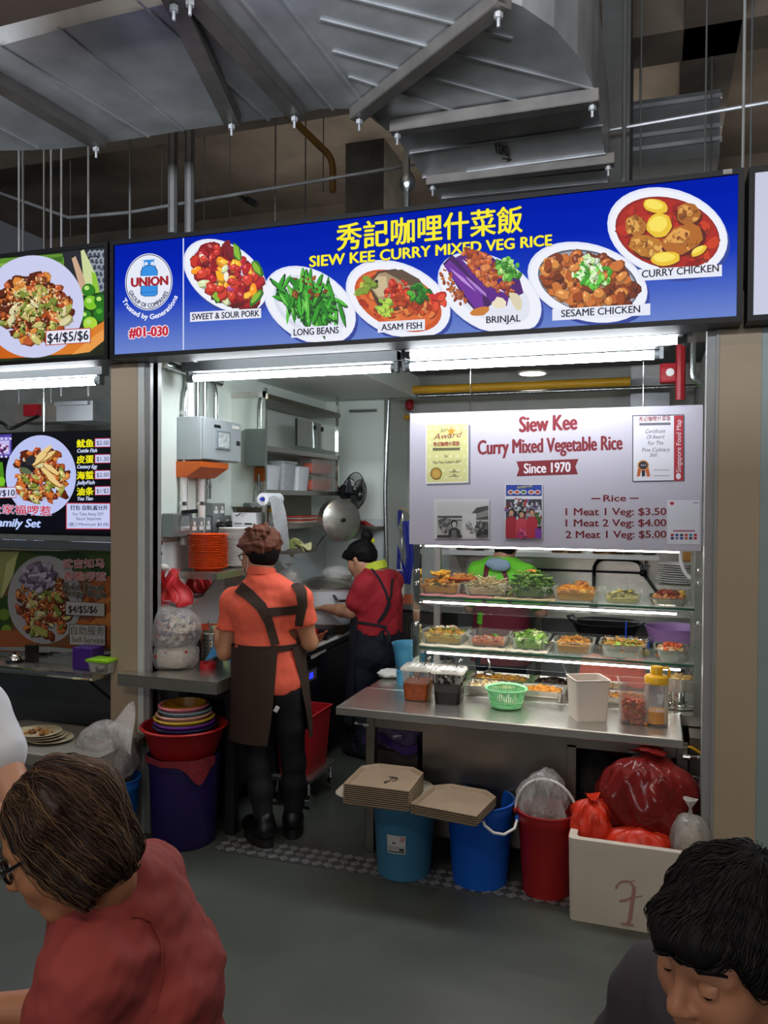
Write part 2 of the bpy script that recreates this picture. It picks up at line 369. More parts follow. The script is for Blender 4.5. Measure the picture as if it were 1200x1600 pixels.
def hanger(p, q, label, z=DZ, w=.07):
    b = MB(); A, B = atz(*p, z-.053), atz(*q, z-.053)
    b.bar(A, B, w, .012); s = (B-A).normalized().cross(Vector((0, 0, 1)))*w/2
    for k in (-1, 1): b.bar(A+s*k+Vector((0, 0, .022)), B+s*k+Vector((0, 0, .022)), .006, .05)
    t = thing('duct_hanger', label, 'bracket', A); b.build('channel', M('hanger_steel', '#6f6c68', .5, .6, .3), t, False)
    for p_ in (A.lerp(B, .03), A.lerp(B, .97)):
        b = MB(); b.tube([p_-Vector((0, 0, .06)), p_+Vector((0, 0, .0))], .006); b.lathe(p_-Vector((0, 0, .03)), [(.016, 0), (.016, .018)], 6); b.build('threaded_rod', GALV, t)
hanger((268, -4), (364, 196), 'wide steel hanger bar under the duct, second from the left')
hanger((290, -12), (464, 184), 'steel hanger bar ending above the yellow pipe under the duct')
hanger((-30, 120), (155, 230), 'leftmost steel hanger bar under the duct')
hanger((788, 8), (556, 188), 'diagonal hanger bar under the duct elbow', w=.06)
hanger((612, 208), (936, 160), 'hanger bar across the joint of elbow and branch', w=.06)
hanger((668, 290), (960, 256), 'hanger bar under the branch near the sign', z=DZ+.032, w=.06)
# dark duct nearest the camera and distant ducts
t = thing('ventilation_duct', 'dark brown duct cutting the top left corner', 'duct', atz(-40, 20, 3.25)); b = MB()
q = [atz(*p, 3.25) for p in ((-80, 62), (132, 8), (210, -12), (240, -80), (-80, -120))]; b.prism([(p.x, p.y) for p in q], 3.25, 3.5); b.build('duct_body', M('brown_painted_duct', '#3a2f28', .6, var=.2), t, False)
t = thing('ventilation_duct', 'dark rectangular duct low behind the sign at left', 'duct', (-2.6, 6.2, 3.0)); b = MB()
b.span((-6, 5.9, 3.15), (-1.55, 6.7, 3.62)); b.lathe((-1.55, 6.3, 3.15), [(.40, 0), (.40, .47)], 24); b.build('duct_body', M('dull_duct', '#6d706f', .55, .5, .2), t, True)
t = thing('ventilation_duct', 'dark vertical duct rising behind the elbow at right', 'duct', (.1, 5.2, 2.9)); b = MB()
P0 = at(985, 100, 5.2); b.span((at(940, 100, 5.2).x, 5.2, 2.9), (P0.x, 5.9, 5.2)); b.build('duct_body', M('dull_duct'), t, False)
t = thing('ventilation_duct', 'grey flanged duct hanging at the upper right', 'duct', (.9, 6.0, 3.5)); b = MB()
b.span((at(975, 200, 6.2).x, 6.2, at(980, 260, 6.2).z), (at(1125, 200, 6.2).x, 6.9, at(980, 160, 6.2).z)); b.build('duct_body', M('dull_duct'), t, False)
b = MB()
for y in (170, 215, 235): b.span((at(972, y, 6.18).x, 6.17, at(980, y+3, 6.18).z), (at(1128, y, 6.18).x, 6.2, at(980, y-3, 6.18).z))
b.build('flange', GALV, t, False)
for x in (1000, 1110): b = MB(); q = at(x, 160, 6.5); b.tube([(q.x, 6.5, at(980, 160, 6.2).z-.02), (q.x, 6.5, 5.2)], .008); b.build('hanging_rod', GALV, t)
# rods, pipes and posts between the slab and the stalls
DULL = M('dull_duct', '#6d706f', .55, .5, .2)
def rod(px, y0, y1, Y, r, label, name='hanger_rod', m=DULL, cat='rod', grp=None):
    A, B = at(px, y0, Y), at(px, y1, Y); A = Vector((B.x, Y, 5.2)); b = MB(); b.tube([A, B], r, 8)
    return b.at_top(name, m, B, label, cat, grp)
for i, (px, y0, y1, Y, r) in enumerate(((36, 150, 420, 4.3, .008), (68, 200, 400, 6.1, .007), (110, 200, 370, 6.1, .005), (203, 150, 400, 4.3, .008), (253, 200, 330, 6.1, .006), (319, 200, 345, 6.1, .005), (359, 200, 345, 6.1, .004), (430, 130, 345, 5.2, .006), (477, 150, 340, 6.1, .006), (505, 150, 300, 6.1, .005), (1000, 60, 290, 5.0, .005), (1101, 0, 290, 5.0, .006), (1110, 100, 290, 6.0, .006), (1172, 0, 290, 5.0, .006), (974, 150, 300, 4.6, .012))):
    rod(px, y0, y1, Y, r, ['%s thin steel rod from the left hanging above the signs' % ORD[i]][0], grp='hanging rods above the signs')
for px, r, l in ((270, .028, 'left of the two thick posts above the sign'), (296, .028, 'right of the two thick posts above the sign')):
    rod(px, 180, 365, 4.0, r, 'dark steel post, ' + l, 'steel_post', M('dull_duct'), 'post')
rod(1160, 205, 300, 3.3, .006, 'short bent steel rod beside the right sign', grp=None)
b = MB(); A = atz(108, 338, 3.3); b.tube([at(-10, 298, 5.6), at(108, 340, 5.0), at(200, 332, 5.0), at(605, 264, 5.0), at(1200, 160, 5.0)], .012); b.at_top('steel_conduit', GALV, at(108, 340, 5.0), 'long thin steel conduit running above the sign', 'pipe')
b = MB(); b.tube(round_path([at(446, 176, 5.4), at(520, 248, 5.4), at(520, 300, 5.4)], .08), .026); b.at_top('yellow_gas_pipe', M('yellow_gas_pipe_dull', '#7d5c1c', .5), at(520, 300, 5.4), 'dull yellow gas pipe bending down from the duct', 'pipe')
b = MB(); b.tube(round_path([(at(635, 330, 4.4).x, 4.4, 5.2), at(635, 330, 4.4)], .02), .022); b.lathe(at(637, 285, 4.4), [(.03, -.05), (.045, -.02), (.045, .02), (.03, .05)], 12); b.at_top('sprinkler_pipe', PIPE, at(635, 330, 4.4), 'short vertical pipe with black coupling left of the duct branch', 'pipe')
# loudspeaker sized bracket on the slab
b = MB(); b.span(at(380, 307, 5.9), at(390, 320, 6.1)); b.bar(at(386, 312, 6.0), at(402, 320, 6.0), .05, .05); b.at_top('ceiling_camera', DARK, at(386, 320, 6.0), 'small dark camera hanging under the concrete ceiling', 'camera')
solid('column_far', (at(540, 230, 7.5).x, 7.5, 0), (at(600, 230, 7.5).x, 8.1, 5.2), M('pale_concrete', '#5a574f', .9, var=.4, scale=4), 'concrete column far behind the duct')
# ================================================================== lit sign over the stall
def stallsign(name, label, x0, x1, z0, z1, Y, depth, frame=.035, gap=0):
    t = thing(name, label, 'sign', ((x0+x1)/2, Y+depth/2, z0-frame))
    b = MB(); b.span((x0-frame, Y+.006, z0-frame), (x1+frame, Y+depth, z1+frame))
    b.build('sign_box', M('black_sign_box', '#08080a', .5, spec=.25), t, False)
    b = MB()
    for a, c in (((x0-frame, Y-.012, z0-frame), (x1+frame, Y+.006, z0)), ((x0-frame, Y-.012, z1), (x1+frame, Y+.006, z1+frame)), ((x0-frame, Y-.012, z0), (x0, Y+.006, z1)), ((x1, Y-.012, z0), (x1+frame, Y+.006, z1))): b.span(a, c)
    b.build('frame', M('black_sign_box'), t, False); return t
SY = 3.2
s0, s1 = at(179.5, 470, SY).x, at(1152, 380, SY).x; sz0, sz1 = at(179.5, 554.7, SY).z, at(179.5, 384, SY).z
SIGN = stallsign('stall_sign', 'wide lit blue stall sign with dish pictures above the opening', s0, s1, sz0, sz1, SY, .15, .02)
m = bpy.data.materials.new('backlit_blue_print'); m.use_nodes = True; n = m.node_tree.nodes; n.remove(n['Principled BSDF']); L = m.node_tree.links.new
tc = n.new('ShaderNodeTexCoord'); sp = n.new('ShaderNodeSeparateXYZ'); L(tc.outputs['Generated'], sp.inputs[0])
nz = n.new('ShaderNodeTexNoise'); nz.inputs['Scale'].default_value = 2; ma = n.new('ShaderNodeMath'); ma.operation = 'MULTIPLY_ADD'; L(nz.outputs[0], ma.inputs[0]); ma.inputs[1].default_value = .06; L(sp.outputs[2], ma.inputs[2])
cr = n.new('ShaderNodeValToRGB'); L(ma.outputs[0], cr.inputs[0]); em = n.new('ShaderNodeEmission'); L(cr.outputs[0], em.inputs[0]); L(em.outputs[0], n['Material Output'].inputs[0])
e = cr.color_ramp.elements; e[0].position = .06; e[0].color = (*lin('#6c84cc'), 1); e[1].position = .97; e[1].color = (*lin('#0620a8'), 1)
for p, c in ((.28, '#4a66c4'), (.5, '#1d3cb8'), (.72, '#0a26b2')): q = e.new(p); q.color = (*lin(c), 1)
b = MB(); b.span((s0, SY-.001, sz0), (s1, SY+.004, sz1)); b.build('blue_panel', m, SIGN, False)
fn = lambda x, y, l: at(x, min(y, 554-60.4*(x-180)/970), SY-.0015-l)
r = random.Random(3)
def art(name, fn, draw, parent, mat=None):
    a = Art(fn, .000013); draw(a); return a.build(name, mat or VGLOW, parent, False)
a = Art(fn)
a.poly([(285.5, 372.5), (287.5, 372.2), (287.5, 546.5), (285.5, 546.7)], '#c9d2f2'); a.build('divider_line', VGLOW, SIGN, False)
# gas supplier roundel
def logo(a):
    cx, cy = 232.5, 440.5
    a.ell(cx, cy, 37, 44.5, 0, '#e9edf8', 48, -.03); a.ell(cx, cy, 36, 43.3, 0, '#1a2a66', 48, -.03); a.ell(cx, cy, 34.8, 42, 0, '#e4e8f6', 48, -.03)
    B = '#2f8ce0'; D = '#10234f'
    a.poly([(219.5, 431), (219.5, 424), (223, 417), (229, 414), (237, 414), (243, 416.5), (246.5, 423), (246.5, 430), (246.5, 456), (246, 460), (220, 461), (219.5, 457)], D)
    a.poly([(220.5, 430.5), (220.5, 424.5), (224, 418), (229.5, 415), (237, 415), (242.2, 417.5), (245.6, 423.5), (245.6, 455), (245, 459), (221, 460), (220.5, 456.5)], B)
    a.poly([(221.5, 418), (222, 406.5), (243, 405), (244, 416.5), (240, 416.5), (240, 409), (236.5, 409), (235, 414), (231, 414), (230, 409.5), (226, 410), (226, 418)], B)
    a.poly([(222, 407.5), (225, 407), (225, 416), (222, 417)], '#dfe8f8'); a.poly([(240.5, 406), (243.3, 406), (243.6, 415), (240.8, 415.5)], '#dfe8f8')
    a.poly([(219, 457), (246.5, 455.5), (246.5, 459.5), (242, 463), (226, 463.5), (220, 461)], D); a.poly([(220, 457.6), (245.6, 456), (245.6, 459), (242, 462.2), (226, 462.7), (221, 460.5)], B)
    a.rect(219, 431.5, 247.5, 446.5, '#e4e8f6', -.03)
    a.text('UNION', (205.5, 448), (262, 444.5), 14, '#a01420', bold=1.1, out='#27305e', ow=.8)
    a.text('GROUP OF COMPANIES', None, None, 6, '#23284a', bold=.3, arc=(cx-.3, cy, 33.5, 158, 24, 1.2))
    a.text('Trusted by Generations', None, None, 7, '#f2f4ff', bold=.4, sl=.3, arc=(cx+.5, cy+2, 48, 152, 22, 1.17), out='#2b47b4', ow=.5)
art('roundel', fn, logo, SIGN)
art('unit_number', fn, lambda a: a.text('#01-030', (202, 527), (262, 524), 15.5, '#c01830', bold=.9, out='#f4d6e2', ow=2.2), SIGN)
art('title_lettering', fn, lambda a: a.text('秀記咖哩什菜飯', (526, 392.5), (816, 362.5), 42, '#f6ea12', bold=.9, out='#14206e', ow=1.5), SIGN)
art('subtitle_lettering', fn, lambda a: a.text('SIEW KEE CURRY MIXED VEG RICE', (484, 417), (862, 383), 17.5, '#f6ea12', bold=.8, out='#14206e', ow=1.3), SIGN)
def plate(a, x, y, rx, ry, rot, sh=6):
    a.ell(x+sh*.6, y+sh, rx, ry, rot, '#2a3f96'); a.ell(x, y, rx, ry, rot, '#dfe3f4'); a.ell(x+1, y+1.5, rx*.97, ry*.96, rot, '#eceef8')
def sweet(a):
    plate(a, 352, 431, 73, 48, 36); a.ell(353, 432, 62, 39, 36, '#cfd4e6')
    a.pile(354, 430, 60, 40, ['#7a1016'], 30, 14, r, 36)
    a.pile(354, 430, 56, 38, ['#a3141c', '#8c0f1a', '#b8202a', '#c83020', '#7b1424'], 70, 10.5, r, 36, .8, .8)
    a.pile(352, 430, 54, 36, ['#ff9a12', '#f7b21c', '#ffc23c'], 20, 9.5, r, 36, .6, .8)
    a.pile(352, 432, 52, 36, ['#d9e6b0', '#f0ead0', '#b0458a'], 9, 9.5, r, 36, .5, .5)
    for x, y, q in ((336, 460, 65), (371, 395, 75), (400, 466, -50), (402, 420, 60)): a.blob(x, y, 16, 6.5, q, '#2f6d1c', r); a.blob(x-1, y-1, 13, 4.5, q, '#86b832', r)
    a.pile(352, 428, 50, 32, ['#b51a22', '#d03a26'], 14, 9, r, 36, .85, 1)
art('sweet_and_sour_picture', fn, sweet, SIGN)
def beans(a):
    plate(a, 484, 477, 78, 54, 32); a.ell(484, 478, 62, 41, 32, '#d5daea'); a.ell(482, 475, 55, 36, 32, '#e2e5f2')
    for i in range(95):
        t = r.uniform(0, 6.28); q = r.random()**.6; x, y = 482+52*q*math.cos(t), 470+33*q*math.sin(t)+.35*38*q*math.cos(t); ro = r.choice([70, 85, 100, 30, 55, -60])+r.uniform(-14, 14)
        g = r.choice(['#2f9a1e', '#3fae28', '#1f7d18', '#57bb38', '#2a8a1c']); a.blob(x+1, y+2, r.uniform(14, 24), 3.8, ro, '#0e4410', r, 9, .12); a.blob(x, y, r.uniform(13, 23), 3.0, ro, g, r, 9, .12)
        if i % 3 == 0: a.blob(x-1, y-1, 9, .8, ro, '#9fe07a', r, 6)
    a.pile(484, 452, 34, 20, ['#7a3a12', '#5c2a0c', '#9a5a20'], 20, 4, r, 10)
art('long_beans_picture', fn, beans, SIGN)
def asam(a):
    plate(a, 622, 468, 86, 56, 24); a.ell(622, 470, 72, 43, 24, '#c8501a'); a.ell(622, 468, 66, 38, 24, '#d9652a')
    a.pile(622, 470, 64, 38, ['#c04418', '#e07a38', '#a83010'], 60, 8, r, 24)
    a.poly([(575, 446), (590, 424), (618, 420), (645, 434), (664, 462), (652, 478), (618, 486), (590, 478)], '#4a3626')
    a.poly([(577, 447), (592, 427), (616, 423), (640, 436), (650, 462), (620, 470), (592, 468)], '#a48a6a'); a.poly([(579, 446), (590, 431), (604, 432), (606, 462), (592, 464)], '#c8b48e')
    a.poly([(600, 424), (628, 421), (655, 436), (668, 456), (640, 446)], '#5a4636'); a.ell(588, 440, 3, 3, 0, '#15100c')
    a.pile(622, 456, 20, 22, ['#c02c10', '#e0501c', '#9a1c08'], 40, 6, r, 40, .7, .5)
    a.pile(640, 478, 36, 16, ['#c44a1c', '#a8380e', '#e08a4a'], 40, 6, r, 20)
    a.pile(656, 458, 16, 14, ['#2f8a22', '#4fb32f', '#1c6412'], 34, 6, r); a.pile(600, 482, 15, 13, ['#b8d850', '#8fc03a'], 24, 6, r); a.pile(568, 448, 10, 16, ['#b9c24a', '#7f9a30'], 8, 8, r, 60)
    a.pile(684, 468, 10, 14, ['#c8281a', '#e04a2c'], 10, 8, r)
art('asam_fish_picture', fn, asam, SIGN)
def brinjal(a):
    plate(a, 765, 459, 88, 56, 30); a.ell(765, 458, 70, 40, 30, '#dfe2ee')
    for p, c in (([(692, 412), (706, 398), (760, 440), (770, 474), (748, 492), (728, 470)], '#3d0d5a'), ([(694, 416), (702, 406), (752, 452), (756, 478), (742, 482)], '#6a2496'), ([(712, 402), (730, 394), (800, 444), (792, 478), (770, 476)], '#571680'), ([(730, 394), (760, 394), (812, 436), (818, 458), (798, 468)], '#46106a')): a.poly(p, c)
    a.blob(722, 436, 26, 2.5, 42, '#b98ad8', r, 8); a.blob(756, 432, 40, 2.5, 38, '#efe6f4', r, 8); a.blob(745, 448, 26, 2.2, 42, '#a87cc8', r, 8)
    a.pile(764, 424, 52, 18, ['#b04a20', '#c8612c', '#8a3412', '#d98248'], 120, 5, r, 40, .7, .4); a.pile(706, 448, 12, 34, ['#b0501e', '#c87838', '#8f3c14'], 40, 3.6, r, -35)
    a.blob(750, 486, 17, 7, -20, '#c87a2a', r); a.blob(780, 474, 11, 8, 20, '#e8dcc0', r); a.blob(806, 470, 15, 8, 60, '#d8cfae', r)
    a.pile(795, 420, 20, 14, ['#4fa82c', '#7cc84a', '#2f7d1c', '#a8dc78'], 40, 6, r, 40, .7, .5)
art('brinjal_picture', fn, brinjal, SIGN)
def sesame(a):
    plate(a, 918, 441, 96, 60, 16); a.ell(919, 440, 80, 48, 14, '#59606c'); a.ell(919, 441, 77, 46, 14, '#9ba2b0')
    a.pile(920, 440, 72, 42, ['#6e2c0c'], 60, 14, r, 14); a.pile(918, 438, 70, 42, ['#b4581c', '#98430f', '#c8702c', '#7a330c', '#d98a40'], 130, 11, r, 14, .65, .8)
    a.pile(924, 428, 30, 22, ['#5fc83a', '#8fe05c', '#3f9e24', '#d8f2c0'], 70, 6.5, r, 10, .5, .6); a.pile(922, 406, 9, 10, ['#e8f4dc', '#c8e8a8'], 8, 5, r)
art('sesame_chicken_picture', fn, sesame, SIGN)
def curry(a):
    plate(a, 1043, 363, 96, 68, 16); a.ell(1043, 364, 83, 55, 14, '#8e1206'); a.ell(1044, 365, 80, 53, 14, '#a81a08'); a.pile(1044, 366, 74, 48, ['#b8240a', '#8e1006', '#c8380e'], 60, 12, r, 14)
    def lump(x, y, rx, ry, ro, c, h): a.blob(x+2, y+4, rx*1.05, ry*1.08, ro, '#5a1404', r, 14, .1); a.blob(x, y, rx, ry, ro, c, r, 14, .1); a.blob(x-rx*.2, y-ry*.3, rx*.6, ry*.45, ro, h, r, 10, .2); a.pile(x, y, rx*.8, ry*.8, [c, h, '#8a4a10'], 14, 5, r, ro)
    lump(993, 352, 17, 16, 20, '#b06a1c', '#dca24a'); lump(1075, 334, 19, 17, 20, '#a8621a', '#dc9c48'); lump(1012, 384, 30, 17, 12, '#b8741e', '#e0a850'); lump(1066, 374, 34, 22, -18, '#b06418', '#e0a04a')
    for x, y, rx, ry, ro in ((1024, 322, 20, 11, 14), (1030, 352, 20, 19, -20), (1040, 404, 23, 11, -4), (1092, 392, 14, 6, -32)): a.blob(x+1, y+3, rx, ry, ro, '#7a2a06', r, 14, .06); a.blob(x, y, rx, ry, ro, '#e8c02a', r, 14, .06); a.blob(x-2, y-2, rx*.75, ry*.65, ro, '#f6e05a', r, 12, .08)
art('curry_chicken_picture', fn, curry, SIGN)
for nm, t, q, p0, p1, h, bx in (('caption', 'SWEET & SOUR PORK', 0, (300, 500), (405, 494), 10, (297, 486, 408, 503)), ('caption', 'LONG BEANS', 0, (459, 524.5), (529, 520.5), 11, (455, 510, 534, 528)),
    ('caption', 'ASAM FISH', 0, (596, 516.5), (659, 513), 10.5, (590, 501, 664, 520)), ('caption', 'BRINJAL', 0, (760, 505), (813, 502), 11, None), ('caption', 'SESAME CHICKEN', 0, (877, 495.5), (1000, 488), 11.5, (863, 481, 1016, 501)), ('caption', 'CURRY CHICKEN', 0, (1003, 434), (1123, 424), 12, (998, 419, 1128, 439))):
    a = Art(fn); a.k = 500
    if bx: a.rect(bx[0], bx[1]+2, bx[2], bx[3], '#e4e7f4', -.058)
    a.k += 1; a.text(t, p0, p1, h, '#17182c', bold=.35); a.build(nm, VGLOW, SIGN, False)
a = Art(onY(SY-.0125)); a.rect(1130, 265, 1144, 272, '#8d8a84', -.1); a.text('030', (1132, 270.5), (1142, 269.5), 4, '#2a2a2a'); a.build('number_tag', VPRINT, SIGN, False)
# ------------------------------------------------------------------ sign of the left stall
n1 = at(165, 480, SY).x; nz0, nz1 = at(165, 558, SY).z, at(165, 392, SY).z
LS = stallsign('stall_sign', 'lit sign of the left stall with a plate of rojak', at(-230, 480, SY).x, n1, sz0, sz1, SY, .15, .02)
b = MB(); b.span((at(-230, 480, SY).x, SY-.001, sz0), (n1, SY+.004, sz1)); b.build('lit_panel', M('backlit_dark_print', '#26301c', emit=1, var=.5, scale=6), LS, False)
def rojak_plate(a, x, y, rx, ry, rot, fx, fy, frx, fry, n=170, br=1.0, pc='#c4c8ea'):
    a.ell(x, y, rx, ry, rot, pc, 48)
    C = ['#a8481c', '#c8692c', '#7a2e10', '#d98a3c', '#8c4a1e', '#5a2410', '#b85a30']
    a.pile(fx, fy, frx, fry, ['#5a2410'], 40, frx*.2, r); a.pile(fx, fy, frx, fry, C, n, frx*.15, r, 0, .7, .7); a.pile(fx, fy+fry*.2, frx*.9, fry*.8, ['#a8a850', '#c8c078', '#7a8a34', '#d8d0a0'], n//5, frx*.19, r, 0, .45, .5)
    a.pile(fx, fy, frx*.9, fry*.9, ['#e8d0a0', '#3a1808', '#f0b070'], n, frx*.04, r)
def left_sign(a):
    a.poly([(-60, 420), (0, 404), (100, 396), (100, 416), (0, 470), (-60, 520)], '#5e8e2c'); a.poly([(-60, 430), (0, 412), (90, 402), (40, 418), (-20, 450)], '#86b04a'); a.poly([(0, 417), (98, 400), (98, 408), (0, 430)], '#3c6a1c')
    a.poly([(96, 393), (163, 386), (163, 470), (120, 470)], '#20242c')
    for i in range(7):
        for j in range(4): X, Y = 140+j*7+(i % 2)*3, 396+i*10; a.blob(X, Y, 4.5, 5.5, 20, '#8c94a0', r, 7); a.blob(X+1, Y+1.5, 3, 3.6, 20, '#3a424e', r, 7)
    a.poly([(112, 404), (118, 400), (134, 440), (140, 462), (128, 462)], '#c8a488'); a.poly([(126, 392), (131, 390), (150, 430), (157, 462), (140, 464), (130, 430)], '#c9d59a'); a.poly([(143, 424), (150, 428), (157, 462), (146, 462)], '#8cc234')
    a.poly([(128, 462), (165, 455), (165, 520), (128, 530)], '#16420e')
    for x, y, q, c in ((138, 453, 10, '#2c7a18'), (142, 473, 11, '#7ac022'), (157, 470, 10, '#1f6a14'), (158, 490, 12, '#226e16'), (134, 494, 9, '#2a7d18'), (141, 506, 11, '#a8d43a')): a.ell(x+1, y+1.5, q, q, 0, '#123c0a'); a.ell(x, y, q, q, 0, c); a.ell(x-q*.25, y-q*.3, q*.4, q*.35, 0, '#b4e070' if c != '#226e16' else '#4aa02c')
    a.poly([(-60, 520), (0, 530), (20, 560), (-60, 562)], '#a84a12'); a.poly([(0, 528), (20, 545), (60, 558), (0, 560)], '#c86018')
    a.poly([(60, 556), (110, 535), (165, 500), (165, 515), (150, 525), (130, 545), (118, 553)], '#d87c28'); a.poly([(112, 554), (140, 530), (165, 512), (165, 530), (140, 550)], '#e89a4a')
    rojak_plate(a, 52, 479, 79, 80, 0, 52, 480, 58, 52, 190, pc='#c9ccec')
    a.rect(71, 516, 142, 540, '#b04a3c', -.06); a.rect(72.5, 517.5, 140.5, 538.5, '#e6e6f4', -.06); a.text('$4/$5/$6', (74.5, 536), (138, 530.5), 15.5, '#15172a', bold=.4)
art('rojak_picture', fn, left_sign, LS)
# ------------------------------------------------------------------ sign of the right stall (only its pale edge is in view)
RS = stallsign('stall_sign', 'pale edge of the lit sign of the right stall', at(1178, 380, SY).x, at(1178, 380, SY).x+2.6, sz0, sz1, SY, .15, .02)
b = MB(); b.span((at(1178, 380, SY).x, SY-.001, sz0), (at(1178, 380, SY).x+2.6, SY+.004, sz1)); b.build('lit_panel', M('backlit_white_print', '#c9cbe2', emit=1, var=.08, scale=1), RS, False)
# ------------------------------------------------------------------ tube lamps behind the signs
TUBE = M('lit_tube', '#f2f8ff', emit=TUBE_E, var=0)
def tube_lamp(p0, p1, Y, label, n=1, rad=.014, hang=.03, grp=None):
    A, B = at(*p0, Y), at(*p1, Y); B.z = A.z = (A.z+B.z)/2
    t = thing('tube_lamp', label, 'lamp', ((A.x+B.x)/2, Y, A.z), grp)
    b = MB(); b.span((A.x-.06, Y-.03, A.z+hang), (B.x+.06, Y+.03, A.z+hang+.05)); b.build('housing', M('lamp_housing', '#45494a', .6), t, False)
    b = MB(); b.tube([A, B], rad, 14); b.build('tube', TUBE, t)
    for x, s in ((A.x, -1), (B.x, 1)):
        b = MB(); b.lathe((x, Y, A.z), [(rad*1.05, 0), (rad*1.05, .03), (rad*.5, .034)], 12, rot=Matrix.Rotation(s*math.pi/2, 3, 'Y')); b.span((x+s*.03-.008, Y-.02, A.z-.02), (x+s*.03+.008, Y+.02, A.z+hang))
        b.build('lamp_holder', M('lamp_housing'), t)
    return t
tube_lamp((304, 590), (611, 577), 3.62, 'bright tube lamp under the soffit, left side of the opening', rad=.017)
tube_lamp((642, 572), (1022, 556), 3.62, 'bright tube lamp under the soffit, rear one on the right', rad=.019)
tube_lamp((642, 552), (1058, 535), 3.47, 'bright tube lamp close behind the sign, front one on the right', rad=.015, hang=.02)
tube_lamp((312, 556), (606, 543), 3.47, 'slim glowing tube built as the lamp reflection in the left soffit', rad=.008, hang=.02)  # no lamp of its own: a reflection in the steel soffit made as a glowing tube
tube_lamp((-120, 606), (150, 599), 3.55, 'tube lamp of the left stall, below its reflection', rad=.02)
tube_lamp((-120, 580), (148, 568), 3.42, 'slim glowing tube built as the lamp reflection in the left stall', rad=.008, hang=.02)  # reflection of the tube below it, modelled as a second glowing tube
c = at(832, 584, 5.0); b = MB(); k = atz(832, 584, 2.55)
t = thing('downlight', 'round lit downlight in the grey ceiling panel', 'lamp', k); b = MB(); b.lathe(k, [(.105, .0), (.105, .012)], 28); b.build('rim', WHITE, t); b = MB(); b.lathe(k-Vector((0, 0, .004)), [(.09, 0), (.09, .004)], 28); b.build('diffuser', M('downlight_glow', '#fff8ee', emit=5, var=0), t)
# ================================================================== menu board and glass display rack
BY = 3.775
def bpt(x, y): return at(x, y, BY)
bx0, bx1 = bpt(640, 750).x, bpt(1097, 740).x; bz0, bz1 = bpt(640, 850).z, bpt(640, 646).z
BOARD = thing('menu_board', 'white menu board with red lettering hanging above the glass rack', 'sign', ((bx0+bx1)/2, BY, bz0))
b = MB(); b.span((bx0, BY, bz0), (bx1, BY+.012, bz1)); b.build('panel', M('white_menu_card', '#a29ea8', .45, var=.03, scale=2), BOARD, False)
for x in (bx0+.3, bx1-.25): b = MB(); b.tube([(x, BY+.006, bz1-.01), (x, BY+.006, 2.37)], .0015); b.build('hanging_wire', CHROME, BOARD)
fb = onY(BY-.0006); RED = '#7c101d'
def pr(nm, draw): a = Art(fb, .00002); draw(a); return a.build(nm, VPRINT, BOARD, False)
pr('title_lettering', lambda a: (a.text('Siew Kee', (812, 675), (901, 670.5), 25, RED, bold=1.3), a.text('Curry Mixed Vegetable Rice', (747, 710), (972, 702), 23, RED, bold=1.0)))
pr('ribbon', lambda a: (a.poly([(807, 721), (904, 717), (899, 729), (903, 741), (807, 744), (811, 733)], RED), a.text('Since 1970', (819, 739.5), (891, 737), 16, '#efe9ee', bold=.6)))
pr('price_heading', lambda a: (a.text('Rice', (943, 783.5), (978, 783), 10.5, RED, bold=.45), a.rect(924, 778, 938, 780, RED), a.rect(984, 777.5, 998, 779.5, RED)))
for q in (('1 Meat 1 Veg: $3.50', (884, 805), (1041, 804.5), 11.5, RED), ('1 Meat 2 Veg: $4.00', (884, 822.5), (1041, 822), 11.5, RED), ('2 Meat 1 Veg: $5.00', (884, 840.5), (1041, 840), 11.5, RED)): pr('price_line', lambda a: a.text(*q, bold=.45))
def award(a):
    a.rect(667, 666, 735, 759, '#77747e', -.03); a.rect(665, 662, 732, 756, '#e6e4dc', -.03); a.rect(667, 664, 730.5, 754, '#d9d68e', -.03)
    for i in range(6):
        for j in range(8): a.ell(671+i*11+(j % 2)*4, 669+j*11, 2.2, 2.2, 0, '#e6e4b4', 8)
    a.poly([(705+8*(1 if k % 2 == 0 else .42)*math.sin(k*math.pi/5), 674-8*(1 if k % 2 == 0 else .42)*math.cos(k*math.pi/5)) for k in range(10)], '#c8921e')
    a.text('Star', (687, 676), (698, 674), 7, '#5a4a2a', sl=.4); a.text('Award', (677, 687), (719, 683), 10, '#8a1c22', sl=.35); a.text('秀记咖哩什菜饭', (677, 698), (718, 696), 7, '#9a2a20', bold=.2); a.rect(676, 700, 719, 704, '#6a6840', -.02)
    a.text('For', (693, 715), (700, 714.6), 5, '#2c2a1c', sl=.3); a.text('The Fine Culinary Skill', (675, 725), (719, 723), 5, '#2c2a1c', sl=.3)
    a.ell(681.5, 740, 9, 9.6, 0, '#7a5a18'); a.ell(681.5, 740, 7.6, 8.2, 0, '#b48a2c'); a.ell(681.5, 740, 5.5, 6, 0, '#c8a044'); a.rect(702, 737, 718, 737.6, '#333', 0); a.rect(702, 744, 718, 744.6, '#333', 0); a.text('Jy', (707, 737), (713, 736), 4, '#333'); a.text('Ay', (707, 744), (713, 743), 4, '#333')
pr('award_picture', award)
